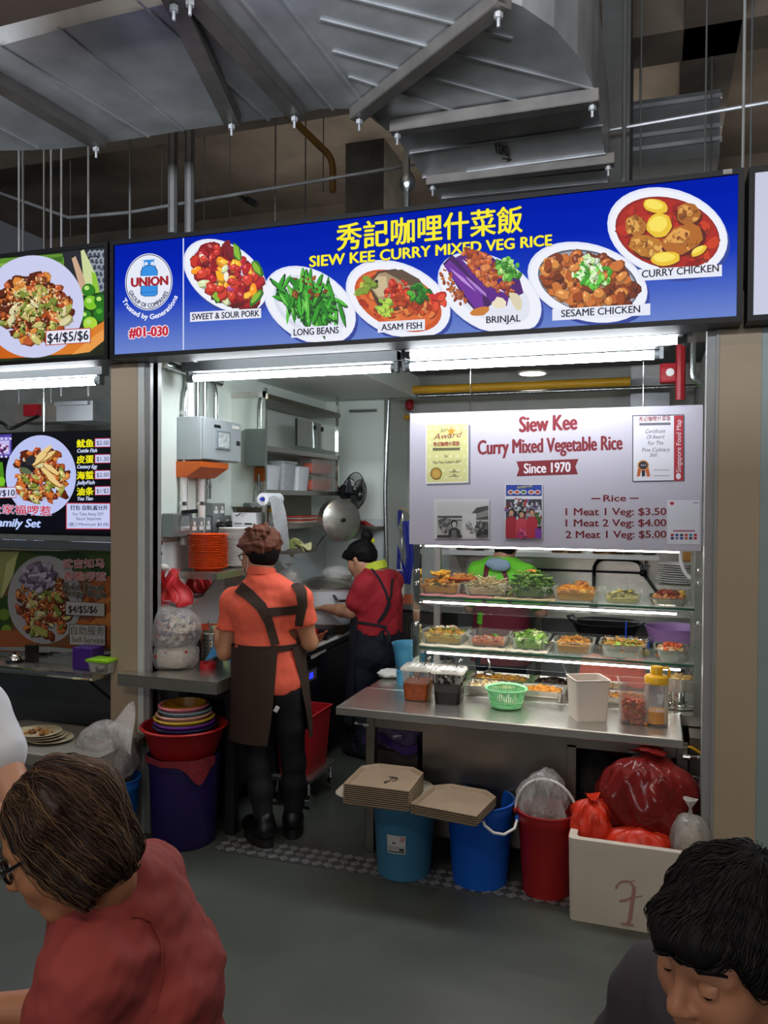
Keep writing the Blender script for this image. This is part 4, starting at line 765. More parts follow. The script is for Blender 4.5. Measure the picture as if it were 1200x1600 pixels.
# ------------------------------------------------------------------ warm pans behind the seam
pans = []
for i, (p0, p1, y0, y1, lab, food) in enumerate((
    (728, 806, 3.85, 4.0, 'front steel pan of pale cabbage behind the green basket', ('cabbage', [('leaf', ['#e8d8a8', '#d8c07a', '#f0e4c4'])], .02, 'pale yellow cabbage in the front left pan')),
    (810, 880, 3.85, 4.0, 'front steel pan of curry gravy left of the white box', ('curry_gravy', [('chunk', ['#d8902c', '#c87a20', '#e0a850'])], .022, 'orange curry gravy with fried pieces in the front pan')),
    (944, 1012, 3.85, 4.0, 'front steel pan between white box and bottle', ('braised_egg', [('chunk', ['#8a5a2c', '#b8823c'])], .02, 'brown braised pieces in the pan behind the clear container')),
    (733, 826, 4.03, 4.2, 'rear steel pan of yellow curry holding a ladle', ('yellow_curry', [('chunk', ['#d8a43c', '#c8902c', '#e8c87a', '#b88a50'])], .02, 'yellow curry pieces in the rear left pan')),
    (834, 890, 4.03, 4.2, 'rear steel pan of dark braised meat', ('dark_meat', [('chunk', ['#2a1a14', '#3a2418', '#1c120e'])], .024, 'nearly black braised meat in the rear pan')),
    (900, 975, 4.03, 4.2, 'rear steel pan in front of the pink cloth', ('white_fish', [('slab', ['#d8c8a8', '#c8a878', '#b88a58'])], .018, 'pale fish slices in the pan before the pink cloth')))):
    Y = (y0+y1)/2; x0, x1 = at(p0, 1060, y0+.03).x, at(p1, 1060, y0+.03).x; c = ((x0+x1)/2, Y, CZ-.004)
    o = pan(c, x1-x0, y1-y0, .05, .003, .01, .008, .02).at_top('food_pan', STEEL, c, lab, 'pan', 'food pans behind the counter')
    heap(food[0], c, x1-x0-.03, y1-y0-.03, .02, food[1], 70, food[2]*.7, food[3], seed=20+i, h0=.028)
c = at(764, 1062, 4.1); c.z = CZ+.055; b = MB(); b.ball(c, (.03, .03, .022), 14); b.tube([c+Vector((0, 0, .01)), c+Vector((0, .01, .05)), c+Vector((-.008, .012, .075)), c+Vector((.0, .02, .09))], .006); b.ball(c+Vector((0, .02, .09)), .01, 8); b.at_top('ladle', CHROME, c, 'shiny round ladle standing in the yellow curry pan', 'ladle')
c = at(890, 1040, 4.2); c.z = CZ+.04; b = MB(); b.tube([c, c+Vector((-.02, .02, .04)), c+Vector((-.05, .05, .07))], .006); b.ball(c, (.02, .015, .012), 8); b.at_top('serving_spoon', CHROME, c, 'serving spoon leaning in the pan beside the white box', 'spoon')
x0, x1 = at(912, 1060, 4.36).x, at(1003, 1050, 4.36).x; b = MB()
b.sheet(lambda u, v: (x0+(x1-x0)*u+.05*(1-v)*(u-.5), 4.25+.16*min(1, v*1.6), CZ+.012+.115*min(1, v*1.6)*(1+.1*math.sin(u*8)) - .02*max(0, v-.75)+.004*math.sin(u*20+v*7)), 24, 12, .004); b.at_top('pink_cloth', M('salmon_cloth', '#ff8472', .85, var=.12), ((x0+x1)/2, 4.3, CZ), 'bright salmon pink cloth draped behind the food pans', 'cloth')
# pots at the right end and behind the left post
def pot(c, r_, h, label, mat=STEEL, name='steel_pot', lid=False, rim=.004, cat='pot', taper=1.0):
    b = MB(); b.lathe(c, [(0, 0), (r_*taper, 0), (r_*taper*1.01, .004), (r_, h-.003), (r_+rim, h-.002), (r_+rim, h), (r_-.003, h), (r_*taper-.004, .006), (0, .005)], 32); return b.at_top(name, mat, c, label, cat)
for (px, Y, z0, r_, h, lab, m_) in ((1062, 3.98, CZ, .075, .022, 'flat shiny steel tin at the bottom of the right pot stack', STEELM), (1062, 3.98, CZ+.023, .07, .055, 'steel pot in the middle of the right pot stack', STEELM), (1064, 3.98, CZ+.079, .075, .06, 'steel pot holding food on top of the right pot stack', STEEL)):
    x = at(px, 1090, Y).x; pot((x, Y, z0), r_, h, lab, m_)
heap('fried_pieces', (x, 3.98, CZ+.082), .11, .11, .014, [('chunk', ['#d8b87a', '#c8a060'])], 40, .012, 'pale fried pieces filling the top steel pot', seed=40, h0=.045)
BUCK = M('sky_blue_plastic', '#4f9fc4', .35, var=.05)
def bucket(c, r0, r1, h, mat, label, handle=None, name='bucket', inner=None, grp=None, hcol=None):
    t = thing(name, label, 'bucket', c, grp); b = MB()
    b.lathe(c, [(0, 0), (r0-.006, 0), (r0, .006), (r1-.004, h*.86), (r1-.001, h*.87), (r1, h-.006), (r1+.006, h-.004), (r1+.006, h), (r1-.004, h), (r1-.007, h-.01), (r0-.004, .008), (0, .006)], 40); b.build('pail', mat, t)
    if handle is not None:
        b = MB(); P = handle(Vector(c)); b.tube(P, .006); b.build('handle', hcol or WHITE, t)
        for q in (P[0], P[-1]): b = MB(); b.ball(q, (.014, .014, .014), 8); b.build('handle_lug', mat, t)
    return t
c = at(641, 1040, 4.26); c = Vector((c.x, 4.26, CZ-.004)); bucket(c, .075, .1, .165, BUCK, 'sky blue bucket behind the left post of the rack', lambda p: [p+Vector((.1, -.01, .15)), p+Vector((.085, -.06, .135)), p+Vector((.04, -.095, .10))], hcol=M('pink_grip', '#d87a8a', .5))
c = at(692, 1035, 4.27); pot((c.x, 4.27, CZ-.004), .068, .09, 'small steel pot beside the sky blue bucket', STEELM)
c = at(627, 1068, 3.95); b = MB(); b.lathe((c.x, 3.97, CZ-.004), [(0, 0), (.028, 0), (.034, .07), (.031, .07), (.026, .004), (0, .004)], 20); b.at_top('plastic_cup', BUCK, (c.x, 3.97, CZ-.004), 'little blue cup behind the chilli sauce tub', 'cup')
c = at(608, 1055, 4.1); rnd = random.Random(9); b = MB(); b.ball((c.x, 4.1, CZ+.018), (.06, .07, .022), 16, None, None, .14, rnd); b.at_top('white_rag', M('white_cotton', '#d8dad6', .9), (c.x, 4.1, CZ-.004), 'crumpled white rag on the left end of the counter', 'rag')
# ================================================================== back of the kitchen seen through the rack
bx = at(600, 930, 5.85).x; BZ = .86
t = thing('back_counter', 'long steel back counter with a tall splash plate', 'counter', (-.8, 6.05, 0)); b = MB(); b.span((bx, 5.75, BZ-.04), (XR-.01, 6.33, BZ)); b.build('worktop', STEEL, t, False)
b = MB(); b.span((bx+.02, 5.8, BZ-.28), (at(690, 960, 5.8).x, 6.3, BZ-.041)); b.build('sink_bowl', STEELD, t, False)
b = MB(); b.span((at(700, 960, 6.3).x, 6.325, BZ), (XR-.01, 6.345, 1.62)); b.build('splash_plate', STEEL, t, False)
for x in (bx+.05, -.8, XR-.1): b = MB(); b.span((x, 5.8, 0), (x+.04, 5.84, BZ-.041)); b.build('leg', STEELD, t, False)
b = MB(); b.span((bx+.05, 5.82, .2), (XR-.1, 6.3, .22)); b.build('under_shelf', STEELD, t, False)
z = at(900, 866, 6.2).z; t = thing('wall_shelf', 'long pale steel shelf above the black tap', 'shelf', (-.5, 6.2, z)); b = MB(); b.span((at(690, 866, 6.05).x, 6.05, z-.02), (at(1030, 866, 6.05).x, 6.33, z+.015)); b.build('shelf_board', M('pale_steel', '#c9ccca', .35, .6), t, False)
for px in (720, 1010): b = MB(); x = at(px, 866, 6.2).x; b.bar((x, 6.08, z-.02), (x, 6.33, z-.18), .02, .02); b.build('bracket', STEEL, t, False)
for i, px in enumerate((735, 885, 950, 1000)):
    x = at(px, 860, 6.18).x; pot((x, 6.18, z+.015), .11, .08, ['leftmost shallow pot on the long shelf', 'second wide pot on the long shelf above the tap', 'third wide pot on the long shelf above the tap', 'rightmost wide pot on the long shelf'][i], [STEELD, M('copper_pot', '#a8825a', .3, 1, .2), M('copper_pot'), STEELD][i])
# tap
BT = M('black_tap', '#16171a', .25, .6); A = at(928, 915, 6.15); t = thing('kitchen_tap', 'black swan neck kitchen tap over the sink', 'tap', (A.x, 6.15, BZ)); zt = at(930, 873, 6.15).z
q = at(1005, 895, 6.15); b = MB(); b.tube(round_path([(A.x, 6.15, BZ), (A.x, 6.15, zt), (q.x-.03, 6.15, zt), (q.x, 6.13, q.z)], .09), .014); b.lathe((A.x, 6.15, BZ), [(.03, 0), (.03, .02), (.02, .05)], 14); b.build('spout', BT, t)
b = MB(); b.ball(q+Vector((0, -.02, 0)), .028, 12); b.tube([q+Vector((0, -.02, 0)), at(1030, 930, 6.1)], .013); b.build('spray_head', BT, t); b = MB(); b.tube([q+Vector((.0, -.02, .02)), q+Vector((.045, -.03, .06))], .008); b.build('tap_lever', CHROME, t)
b = MB(); zq = at(930, 893, 6.3).z; b.tube([(at(750, 890, 6.3).x, 6.3, zq), (q.x, 6.3, zq)], .008); b.at_top('water_pipe', BT, (A.x, 6.3, zq), 'thin black water pipe along the splash plate', 'pipe')
# wok, basin, plates
c = Vector((at(947, 970, 5.05).x, 5.05, .762)); t = thing('wok', 'big black iron wok with a loop handle on the prep table', 'wok', c); IRON = M('black_iron', '#1c1b1d', .4, .5, .3)
b = MB(); b.lathe(c, [(0, .0), (.07, .004), (.16, .055), (.208, .15), (.213, .15), (.206, .146), (.158, .062), (.07, .010), (0, .007)], 36); b.build('bowl', IRON, t); b = MB(); b.tube([c+Vector((-.2, -.04, .145)), c+Vector((-.225, -.05, .18)), c+Vector((-.19, -.08, .19)), c+Vector((-.165, -.10, .15))], .009); b.build('handle', IRON, t)
c = at(1055, 990, 5.0)
t = thing('prep_table', 'steel prep table behind the rack at the right', 'table', (-.1, 5.0, 0)); b = MB(); b.span((at(885, 1000, 4.85).x, 4.8, .72), (XR-.01, 5.2, .76)); b.build('tabletop', STEEL, t, False)
for x in (at(885, 1000, 4.85).x+.02, XR-.07): b = MB(); b.span((x, 4.83, 0), (x+.04, 4.87, .72)); b.build('leg', STEELD, t, False)
x = at(1058, 960, 5.0).x; pot((x-.02, 5.02, .76), .15, .06, 'steel tray like pan on the prep table under the purple basin', STEELM); pot((x-.01, 5.02, .825), .17, .085, 'purple plastic basin on the steel pan behind the rack', M('lilac_plastic', '#a27ab4', .35), 'basin', cat='basin', taper=.85)
x = at(1062, 900, 5.5).x
t = thing('wall_shelf', 'short steel shelf holding white plates at the right wall', 'shelf', (x, 5.5, 1.1)); zs = at(1050, 914, 5.4).z; b = MB(); b.span((at(1025, 914, 5.35).x, 5.35, zs-.02), (XR, 5.75, zs)); b.build('shelf_board', STEEL, t, False)
pb = MB(); pb.lathe((x, 5.53, zs), [(0, 0), (.08, 0), (.13, .012), (.13, .015), (.08, .004), (0, .003)], 26)
po = pb.at_top('white_plate', M('white_melamine', '#e6e4df', .3, var=.03), (x, 5.53, zs), 'bottom white plate of the stack at the right wall', 'plate', 'white plates at the right wall')
for i in range(1, 9): copy_tree(po, (x, 5.53, zs+i*.0145), '%s white plate from the bottom of the stack at the right wall' % ORD[i])
c = Vector((x-.02, 5.53, zs+.135)); b = MB(); b.ball(c+Vector((.06, 0, .05)), (.06, .05, .05), 10, None, None, .12, rnd); b.at_top('food_bag', film('amber_bag', '#c89048', .6), c, 'clear bag of fried crackers on top of the white plates', 'bag')
c = at(978, 985, 4.95); c = Vector((c.x, 4.85, .76)); t = thing('drink_cup', 'clear plastic cup with a blue straw behind the rack', 'cup', c); b = MB(); b.lathe(c, [(0, 0), (.035, 0), (.045, .1), (.042, .1), (.032, .004), (0, .004)], 18); b.build('cup', CLEARP, t); b = MB(); b.lathe(c, [(0, .005), (.032, .005), (.038, .06), (0, .06)], 18); b.build('drink', M('milk_tea', '#b07a5a', .3), t); b = MB(); b.tube([c+Vector((0, 0, .01)), c+Vector((.005, 0, .19))], .005); b.build('straw', M('blue_straw', '#1c4ac8', .4), t)
c = at(1003, 985, 4.9); b = MB(); b.box((c.x, 4.84, .775), (.08, .06, .03), rz=.3, bev=.008); b.at_top('sponge', M('yellow_sponge', '#d8b828', .9, var=.2, scale=60), (c.x, 4.84, .76), 'yellow sponge on the prep table behind the rack', 'sponge')
c = at(1020, 985, 4.95); b = MB(); b.box((c.x+.02, 5.0, .79), (.1, .1, .06), bev=.01); b.at_top('blue_tub', M('deep_blue_plastic', '#1c4a9c', .4), (c.x, 5.0, .76), 'small deep blue tub beside the sponge', 'tub')
# left back corner: drainer, soap, hose
b = MB(); c = at(632, 940, 5.9); pan((c.x, 5.95, BZ), .34, .28, .035, .006, .02, .008, .04, b=b); b.at_top('draining_tray', M('terracotta_plastic', '#c86a4a', .5), (c.x, 5.95, BZ), 'terracotta coloured tray beside the soap bottle', 'tray')
c = at(621, 930, 5.85); c = Vector((c.x, 5.85, BZ+.035)); t = thing('soap_bottle', 'white soap bottle with an orange pump collar', 'bottle', c)
b = MB(); b.lathe(c, [(0, 0), (.05, 0), (.055, .02), (.055, .1), (.04, .14), (.02, .155), (0, .155)], 20, sy=.7); b.build('body', WHITE, t); b = MB(); b.lathe(c+Vector((0, 0, .155)), [(.02, 0), (.02, .03), (.01, .032), (0, .032)], 14); b.build('collar', M('orange_plastic', '#e0641c', .4), t); b = MB(); b.tube([c+Vector((0, 0, .185)), c+Vector((0, 0, .21)), c+Vector((.04, 0, .212))], .006); b.build('pump_nozzle', WHITE, t)
b = MB(); b.tube(round_path([at(1064, 848, 4.6), at(1063, 880, 4.6), at(1075, 903, 4.6), at(1092, 908, 4.6)], .06), .01); b.at_top('white_hose', WHITE, at(1075, 903, 4.6), 'thin white hose curving down at the right behind the rack', 'hose')
b = MB(); b.tube(round_path([at(1060, 1168, 3.64), at(1078, 1166, 3.64), at(1096, 1178, 3.64)], .03), .006); b.at_top('yellow_cable', YCAP, at(1078, 1166, 3.64), 'short yellow cable across the steel cabinet', 'cable')
# ================================================================== left side of the stall
def lw(px, py): return atx(px, py, XL)                  # point on the left wall
# electrical box
A, B2 = atx(317, 650, XL+.16), atx(376, 655, XL+.16); ez1, ez0 = atx(317, 650, XL+.16).z, atx(317, 718, XL+.16).z; ey0, ey1 = A.y, B2.y
BOXG = M('grey_enamel', '#a3abac', .4, var=.04)
t = thing('electrical_box', 'grey electrical box with a glazed meter window on the left wall', 'box', (XL, (ey0+ey1)/2, ez0)); b = MB(); b.span((XL, ey0, ez0), (XL+.15, ey1, ez1), bev=.004); b.build('body', BOXG, t, False)
b = MB(); b.span((XL+.15, ey0+.004, ez0+.004), (XL+.165, ey1-.004, ez1-.004), bev=.003); b.build('door', BOXG, t, False)
def ew(y0, y1, z0, z1, dx=.166): return (XL+dx-.002, ey0+(ey1-ey0)*y0, ez0+(ez1-ez0)*z0), (XL+dx+.002, ey0+(ey1-ey0)*y1, ez0+(ez1-ez0)*z1)
b = MB(); a0, a1 = ew(.30, .66, .28, .72); b.span(a0, (a1[0]+.006, a1[1], a1[2])); w_ = b.build('window_frame', M('frame_grey', '#7a8488', .4), t, False); b = MB(); b.span(*ew(.34, .62, .32, .67, .174)); b.build('meter_window', M('meter_glass', '#cfd6d4', .1, var=.5, scale=40), w_, False)
for q, nm in (((.26, .42, .78, .85), 'label_plate'), ((.86, .95, .42, .53), 'door_lock')): b = MB(); b.span(*ew(*q)); b.build(nm, BLACK, t, False)
b = MB(); b.span(*ew(.74, .93, .82, .90)); b.build('warning_label', WHITE, t, False)
# orange cable trunking under the box
oy0, oy1 = atx(305, 725, XL+.12).y, ey1-.1; b = MB(); b.rings([[Vector((XL+x, y, ez0-.008-zz)) for x, zz in ((0, 0), (.15, 0), (.15, .03), (.06, .085), (0, .085))] for y in (ey0-.005, ey1-.12)]); b.at_top('cable_trunking', M('orange_trunking', '#d0621f', .5, var=.1), (XL, ey0+.2, ez0-.09), 'orange cable trunking under the grey electrical box', 'trunking', smooth=False)
def pipe(pts, r_, label, mat=PIPE, name='conduit', rr=.06, clamps=()):
    P = round_path([Vector(p) for p in pts], rr); t = thing(name, label, 'pipe', P[-1]); b = MB(); b.tube(P, r_, 10); b.build('tube', mat, t)
    for c in clamps: b = MB(); b.lathe(c, [(r_+.003, -.01), (r_+.003, .01)], 12); b.span(Vector(c)-Vector((r_+.02, .008, .006)), Vector(c)+Vector((r_+.0, .008, .006))); b.build('clamp', CHROME, t)
    return t
y1_ = lw(281, 700).y; zt = 2.36
pipe([(XL+.05, y1_+.06, 2.39), (XL+.03, y1_, 2.2), (XL+.03, y1_, lw(283, 806).z)], .016, 'long steel conduit left of the electrical box', clamps=[(XL+.03, y1_, lw(281, 645).z)])
for i, px in enumerate((307, 316, 322)): y = ey0+.05+i*.075; pipe([(XL+.05, y, 2.39), (XL+.05, y, ez1)], (.022, .012, .012)[i], 'thick white pipe rising from the electrical box' if i == 0 else '%s steel conduit rising from the electrical box' % ('first thin' if i == 1 else 'second thin'), WHITE if i == 0 else PIPE)
y = ey1-.09; pipe([(XL+.05, ey0+.14, 2.33), (XL+.05, y, 2.31), (XL+.05, y, ez1)], .014, 'bent steel conduit at the right of the electrical box', rr=.12)
for i, y in enumerate((ey0+.02, ey0+.20)): pipe([(XL+.03, y, ez0-.09), (XL+.03, y, 1.40)], .019, ['left white pipe below the orange trunking', 'right white pipe below the orange trunking'][i], WHITE, clamps=[(XL+.03, y, 1.62)])
pipe([(XL+.03, ey1-.13, ez0-.05), (XL+.03, ey1-.13, lw(350, 780).z)], .014, 'short steel conduit between trunking and sockets', clamps=[(XL+.03, ey1-.13, ez0-.14)])
pipe([(XL+.06, 3.5, 2.33), (XL+.06, 4.05, 2.31)], .022, 'horizontal steel conduit under the pale beam')
# sockets
SOCK = M('metal_socket', '#8f9696', .4, .6)
def socket(p0, p1, label, n=2, name='wall_socket', plug=0):
    a, c = atx(*p0, XL+.05), atx(*p1, XL+.05); t = thing(name, label, 'socket', (XL, (a.y+c.y)/2, min(a.z, c.z))); b = MB(); z0, z1 = min(a.z, c.z), max(a.z, c.z); b.span((XL, a.y, z0), (XL+.048, c.y, z1), bev=.004); b.build('back_box', SOCK, t, False)
    for i in range(n):
        yc = a.y+(c.y-a.y)*(i+.5)/n; h = z1-z0
        b = MB(); b.span((XL+.048, yc-.02, z0+h*.2), (XL+.051, yc+.02, z0+h*.45)); b.span((XL+.048, yc-.008, z0+h*.5), (XL+.052, yc+.008, z0+h*.75)); b.build('outlet', WHITE, t, False)
        if i < plug: b = MB(); b.lathe((XL+.05, yc, z0+h*.4), [(.024, 0), (.024, .03), (.015, .045), (0, .045)], 14, rot=Matrix.Rotation(math.pi/2, 3, 'Y')); b.build('plug', BLACK, t)
    return t
socket((333, 786), (352, 806), 'grey double socket above the others below the conduit')
socket((298, 809), (331, 832), 'long grey socket box behind the orange plates', 3)
socket((334, 806), (362, 830), 'grey double socket with two black plugs', 2, plug=2)
a = atx(283, 815, XL+.06); t = thing('isolator_switch', 'grey isolator switch box with a black lever', 'switch', (XL, a.y, a.z-.09)); b = MB(); b.span((XL, a.y-.09, a.z-.08), (XL+.075, a.y+.09, a.z+.045), bev=.006); b.build('back_box', SOCK, t, False); b = MB(); b.bar((XL+.08, a.y-.02, a.z+.05), (XL+.11, a.y+.07, a.z+.055), .02, .02); b.build('lever', BLACK, t, False); b = MB(); b.span((XL+.075, a.y-.05, a.z-.05), (XL+.08, a.y+.05, a.z+.03)); b.build('front_plate', CHROME, t, False)
# white printed carton on the shelf behind the stacks
SHZ = atx(267, 892, XL).z; SY0, SY1 = 3.62, 4.2
q = at(338, 890, SY0); SXR = at(339, 892, SY0).x
t = thing('plate_shelf', 'steel wall shelf carrying the plate stacks on the left wall', 'shelf', (XL, 4.0, SHZ-.04)); b = MB(); b.span((XL+.02, SY0, SHZ-.035), (SXR, SY1, SHZ)); b.build('shelf_board', STEEL, t, False)
for y in (SY0+.01, SY1-.03): b = MB(); b.rings([[Vector((x, yy, zz)) for x, zz in ((XL+.02, SHZ-.036), (SXR-.02, SHZ-.036), (SXR-.1, SHZ-.13), (XL+.14, SHZ-.17), (XL+.02, SHZ-.17))] for yy in (y, y+.012)]); b.build('bracket', STEELM, t, False)
ca, cb_ = at(363, 801, 4.12), at(400, 801, 4.12); b = MB(); b.span((ca.x, 4.12, SHZ), (cb_.x, 4.19, ca.z)); cb = b.at_top('cardboard_carton', M('white_carton', '#cfd2d4', .6), ((ca.x+cb_.x)/2, 4.15, SHZ), 'white printed carton on the plate shelf under the steel panel', 'carton', smooth=False)
a = Art(onY(4.119)); a.text('✓', (368, 808), (376, 806), 6, '#33363c', bold=.6); a.text('Singapore', (374, 803), (386, 804), 2.4, '#33363c'); a.text('Food', (374, 806.5), (381, 807), 2.2, '#33363c'); a.rect(366, 817, 378, 818.5, '#555', .03); a.rect(382, 817, 394, 820, '#44464c', .03); o = a.build('printed_label', VPRINT, None, False); o.parent = cb; o.data.transform(Matrix.Translation(-cb.location))
# plate stacks
def stack(px, Y, r_, z, n, pitch, mat, name, what, cat, grp, rr=(.62, .85), seed=1):
    x = at(px, 850, Y).x; b = MB(); b.lathe((x, Y, z), [(0, 0), (r_*rr[0], 0), (r_*rr[1], .0175), (r_, .019), (r_, .0222), (r_*.93, .021), (r_*rr[0]*.97, .004), (0, .004)], 36)
    rnd = random.Random(seed); o = b.at_top(name, mat, (x, Y, z), what % 'bottom', cat, grp)
    for i in range(1, n): copy_tree(o, (x+rnd.uniform(-.002, .002), Y+rnd.uniform(-.002, .002), z+i*pitch), what % (ORD[i-1]+' above the bottom' if i < n-1 else 'topmost'))
YS1 = 3.76
stack(325.5, YS1, .105, SHZ, 21, .0087, ORANGE, 'orange_plate', 'orange melamine plate, %s of the tall stack on the shelf', 'plate', 'tall orange plate stack')
stack(371, 4.0, .108, SHZ, 25, .0083, M('white_melamine'), 'white_plate', 'white melamine plate, %s of the tall stack on the shelf', 'plate', 'tall white plate stack', seed=2)
# ------------------------------------------------------------------ left worktable
TZ = .797
t = thing('worktable', 'steel worktable at the left jutting out past the pillar', 'table', (-2.15, 3.6, 0)); b = MB()
b.prism([(at(187.6, 1051, 3.27).x, 3.25), (at(338.5, 1066, 3.25).x, 3.25), (at(338.5, 1066, 3.25).x, 4.0), (XL+.03, 4.0), (XL+.03, 3.50), (jl+.02, 3.45), (jl+.02, 3.312), (at(187.6, 1051, 3.27).x, 3.312)], TZ-.058, TZ); b.build('tabletop', STEEL, t, False)
txr = at(338.5, 1066, 3.25).x
for x, y in ((txr-.07, 3.45), (txr-.07, 3.9), (XL+.06, 3.9), (jl+.06, 3.5)): b = MB(); b.span((x, y, 0), (x+.05, y+.05, TZ-.059)); b.build('leg', DARK, t, False)
b = MB(); b.span((XL+.07, 3.5, .2), (txr-.04, 3.94, .22)); b.build('under_shelf', DARK, t, False)
b = MB(); b.bar((jl+.0, 3.305, TZ-.06), (jl+.09, 3.42, TZ-.17), .012, .004); b.build('brace', DARK, t, False)
# dark cabinet under the table
b = MB(); b.span((XL+.14, 3.62, .222), (txr-.1, 3.88, .7)); b.at_top('storage_box', M('black_box', '#15161a', .6), (-2.1, 3.75, .222), 'dark storage box on the shelf under the worktable', 'box', smooth=False)
# bundles of utensils in bags
def bag(c, rx, ry, rz, seed, amp=.08, n=40, knot=None, flat=.35, mb=None):
    rnd = random.Random(seed); ph = [rnd.uniform(0, 6.28) for _ in range(8)]; b = mb or MB(); rings = []; c = Vector(c); m = n//2
    for i in range(m+1):
        th = math.pi*(.02+.96*i/m); ring = []
        for j in range(n):
            a = 2*math.pi*j/n; up = max(0, -math.cos(th))
            k = 1+amp*(math.sin(3*a+ph[0]+2*th)+.6*math.sin(7*a+ph[1]-3*th)+.5*math.sin(5*th+ph[2]+2*a))*.5+amp*.9*up*up*abs(math.sin(5.5*a+ph[3]))
            k += amp*.35*math.sin(13*a+5*th+ph[4])+amp*.5*abs(math.sin(4*a+3*th+ph[6]+math.sin(3*a+ph[7])))-amp*.4*abs(math.sin(9*a-2*th+ph[5]+1.5*math.sin(2*th+ph[1])))*(.4+max(0, z_)) if (z_ := -math.cos(th)) > -2 else 0; z = -math.cos(th); s = math.sin(th)**(.6 if z < 0 else .8)
            if z < -flat: z = -flat-(abs(z)-flat)*.25
            x = rx*s*k; y = ry*s*k; Z = z*rz*(1+amp*.4*math.sin(2*a+ph[5]))
            ring.append(c+Vector((x*math.cos(a), y*math.sin(a), Z+rz*(flat+(1-flat)*.25))))
        rings.append(ring)
    if knot: 
        top = rings[-1]; mid = sum(top, Vector())/n
        rings.append([mid+(p-mid)*.5+Vector((0, 0, knot*.4)) for p in top]); rings.append([mid+(p-mid)*1.0+Vector(((p-mid).x*2.2, (p-mid).y*2.2, knot)) for p in top])
    return b.rings(rings, True, True)
def packets(c, rx, ry, rz, n, cols, seed, s=.02, flat=False):
    rnd = random.Random(seed); b = MB()
    for i in range(n):
        u = Vector((rnd.gauss(0, 1), rnd.gauss(0, 1), rnd.gauss(0, 1))).normalized()*rnd.uniform(.5, .93); p = Vector(c)+Vector((u.x*rx, u.y*ry, rz*(.75+.72*u.z)))
        b.box(p, (s*rnd.uniform(1, 2.2), s*rnd.uniform(.6, 1.1), s*.3), rot=Euler((rnd.uniform(-1, 1), rnd.uniform(-1, 1), rnd.uniform(0, 6))).to_matrix(), col=rnd.choice(cols))
    return b
c = at(265, 1040, 3.46); c = Vector((at(262, 1040, 3.47).x, 3.47, TZ))
t = thing('bag_of_napkins', 'lower clear bag of napkin packs on the worktable', 'bag', c); bag(c, .17, .11, .085, 3, .05, flat=.7).build('film', FILM, t)
b = MB(); b.box(c+Vector((-.0, 0, .055)), (.25, .15, .095), bev=.02); b.build('napkin_packs', M('napkin_paper', '#dcd3c4', .8, var=.15, scale=20), t)
for i in range(7):
    rr = random.Random(i+50); q = c+Vector((-.13+.045*i, -.112+.02*abs(i-3), .035+rr.uniform(0, .06))); b = MB(); b.ball(q, (.009, .003, .009), 8); b.build('red_print', M('red_print', '#a8282c', .5), t)
c2 = c+Vector((.0, .01, .108)); t = thing('bag_of_sauce_packets', 'upper clear bag of small white and blue sauce packets', 'bag', c2); bag(c2, .165, .12, .125, 5, .07, knot=.02, flat=.55).build('film', FILM, t)
packets(c2, .148, .108, .105, 460, ['#f2eee4', '#f6f2ea', '#e4dccc', '#3a4678', '#515c8c', '#efe8da', '#f2eee4', '#9a4a44'], 4, .023).build('sauce_packets', M('paper_packets', rough=.5, vcol=True, var=.1), t)
# red tape, perforated cylinder, pots, orange plates, tray
c = Vector((at(325, 1036, 3.5).x, 3.50, TZ)); b = MB(); b.lathe(c, [(.03, 0), (.042, 0), (.042, .032), (.03, .032), (.03, 0)], 32, cap=False); b.at_top('adhesive_tape', M('red_tape', '#b8202a', .35), c, 'roll of red adhesive tape on the worktable', 'tape')
c = Vector((at(333, 1020, 3.66).x, 3.66, TZ)); t = thing('cutlery_holder', 'perforated steel cutlery cylinder behind the red tape', 'holder', c); b = MB(); b.lathe(c, [(0, 0), (.05, 0), (.052, .004), (.052, .15), (.056, .152), (.052, .156), (.049, .15), (.049, .006), (0, .005)], 32); b.build('cylinder', STEEL, t)
b = MB()
for k in range(6):
    for i in range(20): a_ = 2*math.pi*i/20; q = c+Vector((.0525*math.cos(a_), .0525*math.sin(a_), .02+k*.02)); b.lathe(q, [(.004, 0), (.004, .0008)], 6, rot=Matrix.Rotation(a_, 3, 'Z') @ Matrix.Rotation(math.pi/2, 3, 'Y'))
o = b.build('perforations', BLACK, t); o['kind'] = 'stuff'
for i in range(3): b = MB(); b.tube([c+Vector((-.01+.012*i, .01, .02)), c+Vector((.01-.02*i, .0, .19+.01*i))], .004); b.build('spoon_handle', CHROME, t)
x = at(300, 975, 3.82).x
stack(326, 3.86, .11, TZ, 14, .0095, ORANGE, 'orange_plate', 'orange melamine plate, %s of the lower stack on the worktable', 'plate', 'low orange plate stack', seed=4)
c = Vector((at(303, 985, 3.68).x, 3.66, TZ)); pot(c, .062, .05, 'wide steel pot at the bottom beside the low orange stack'); pot(c+Vector((-.003, 0, .051)), .064, .048, 'steel pot in the middle of the three beside the orange stack', STEELM); pot(c+Vector((-.012, 0, .10)), .066, .05, 'steel bowl on top of the pots beside the orange stack', STEELM)
c = Vector((at(346, 985, 3.75).x+.01, 3.72, TZ)); b = MB(); b.lathe(c, [(0, 0), (.045, 0), (.05, .16), (.055, .162), (.055, .172), (.05, .175), (.045, .172), (.04, .01), (0, .008)], 28); b.at_top('green_canister', M('sage_plastic', '#b8cf98', .4), c, 'pale green plastic canister beside the woman in coral', 'canister')
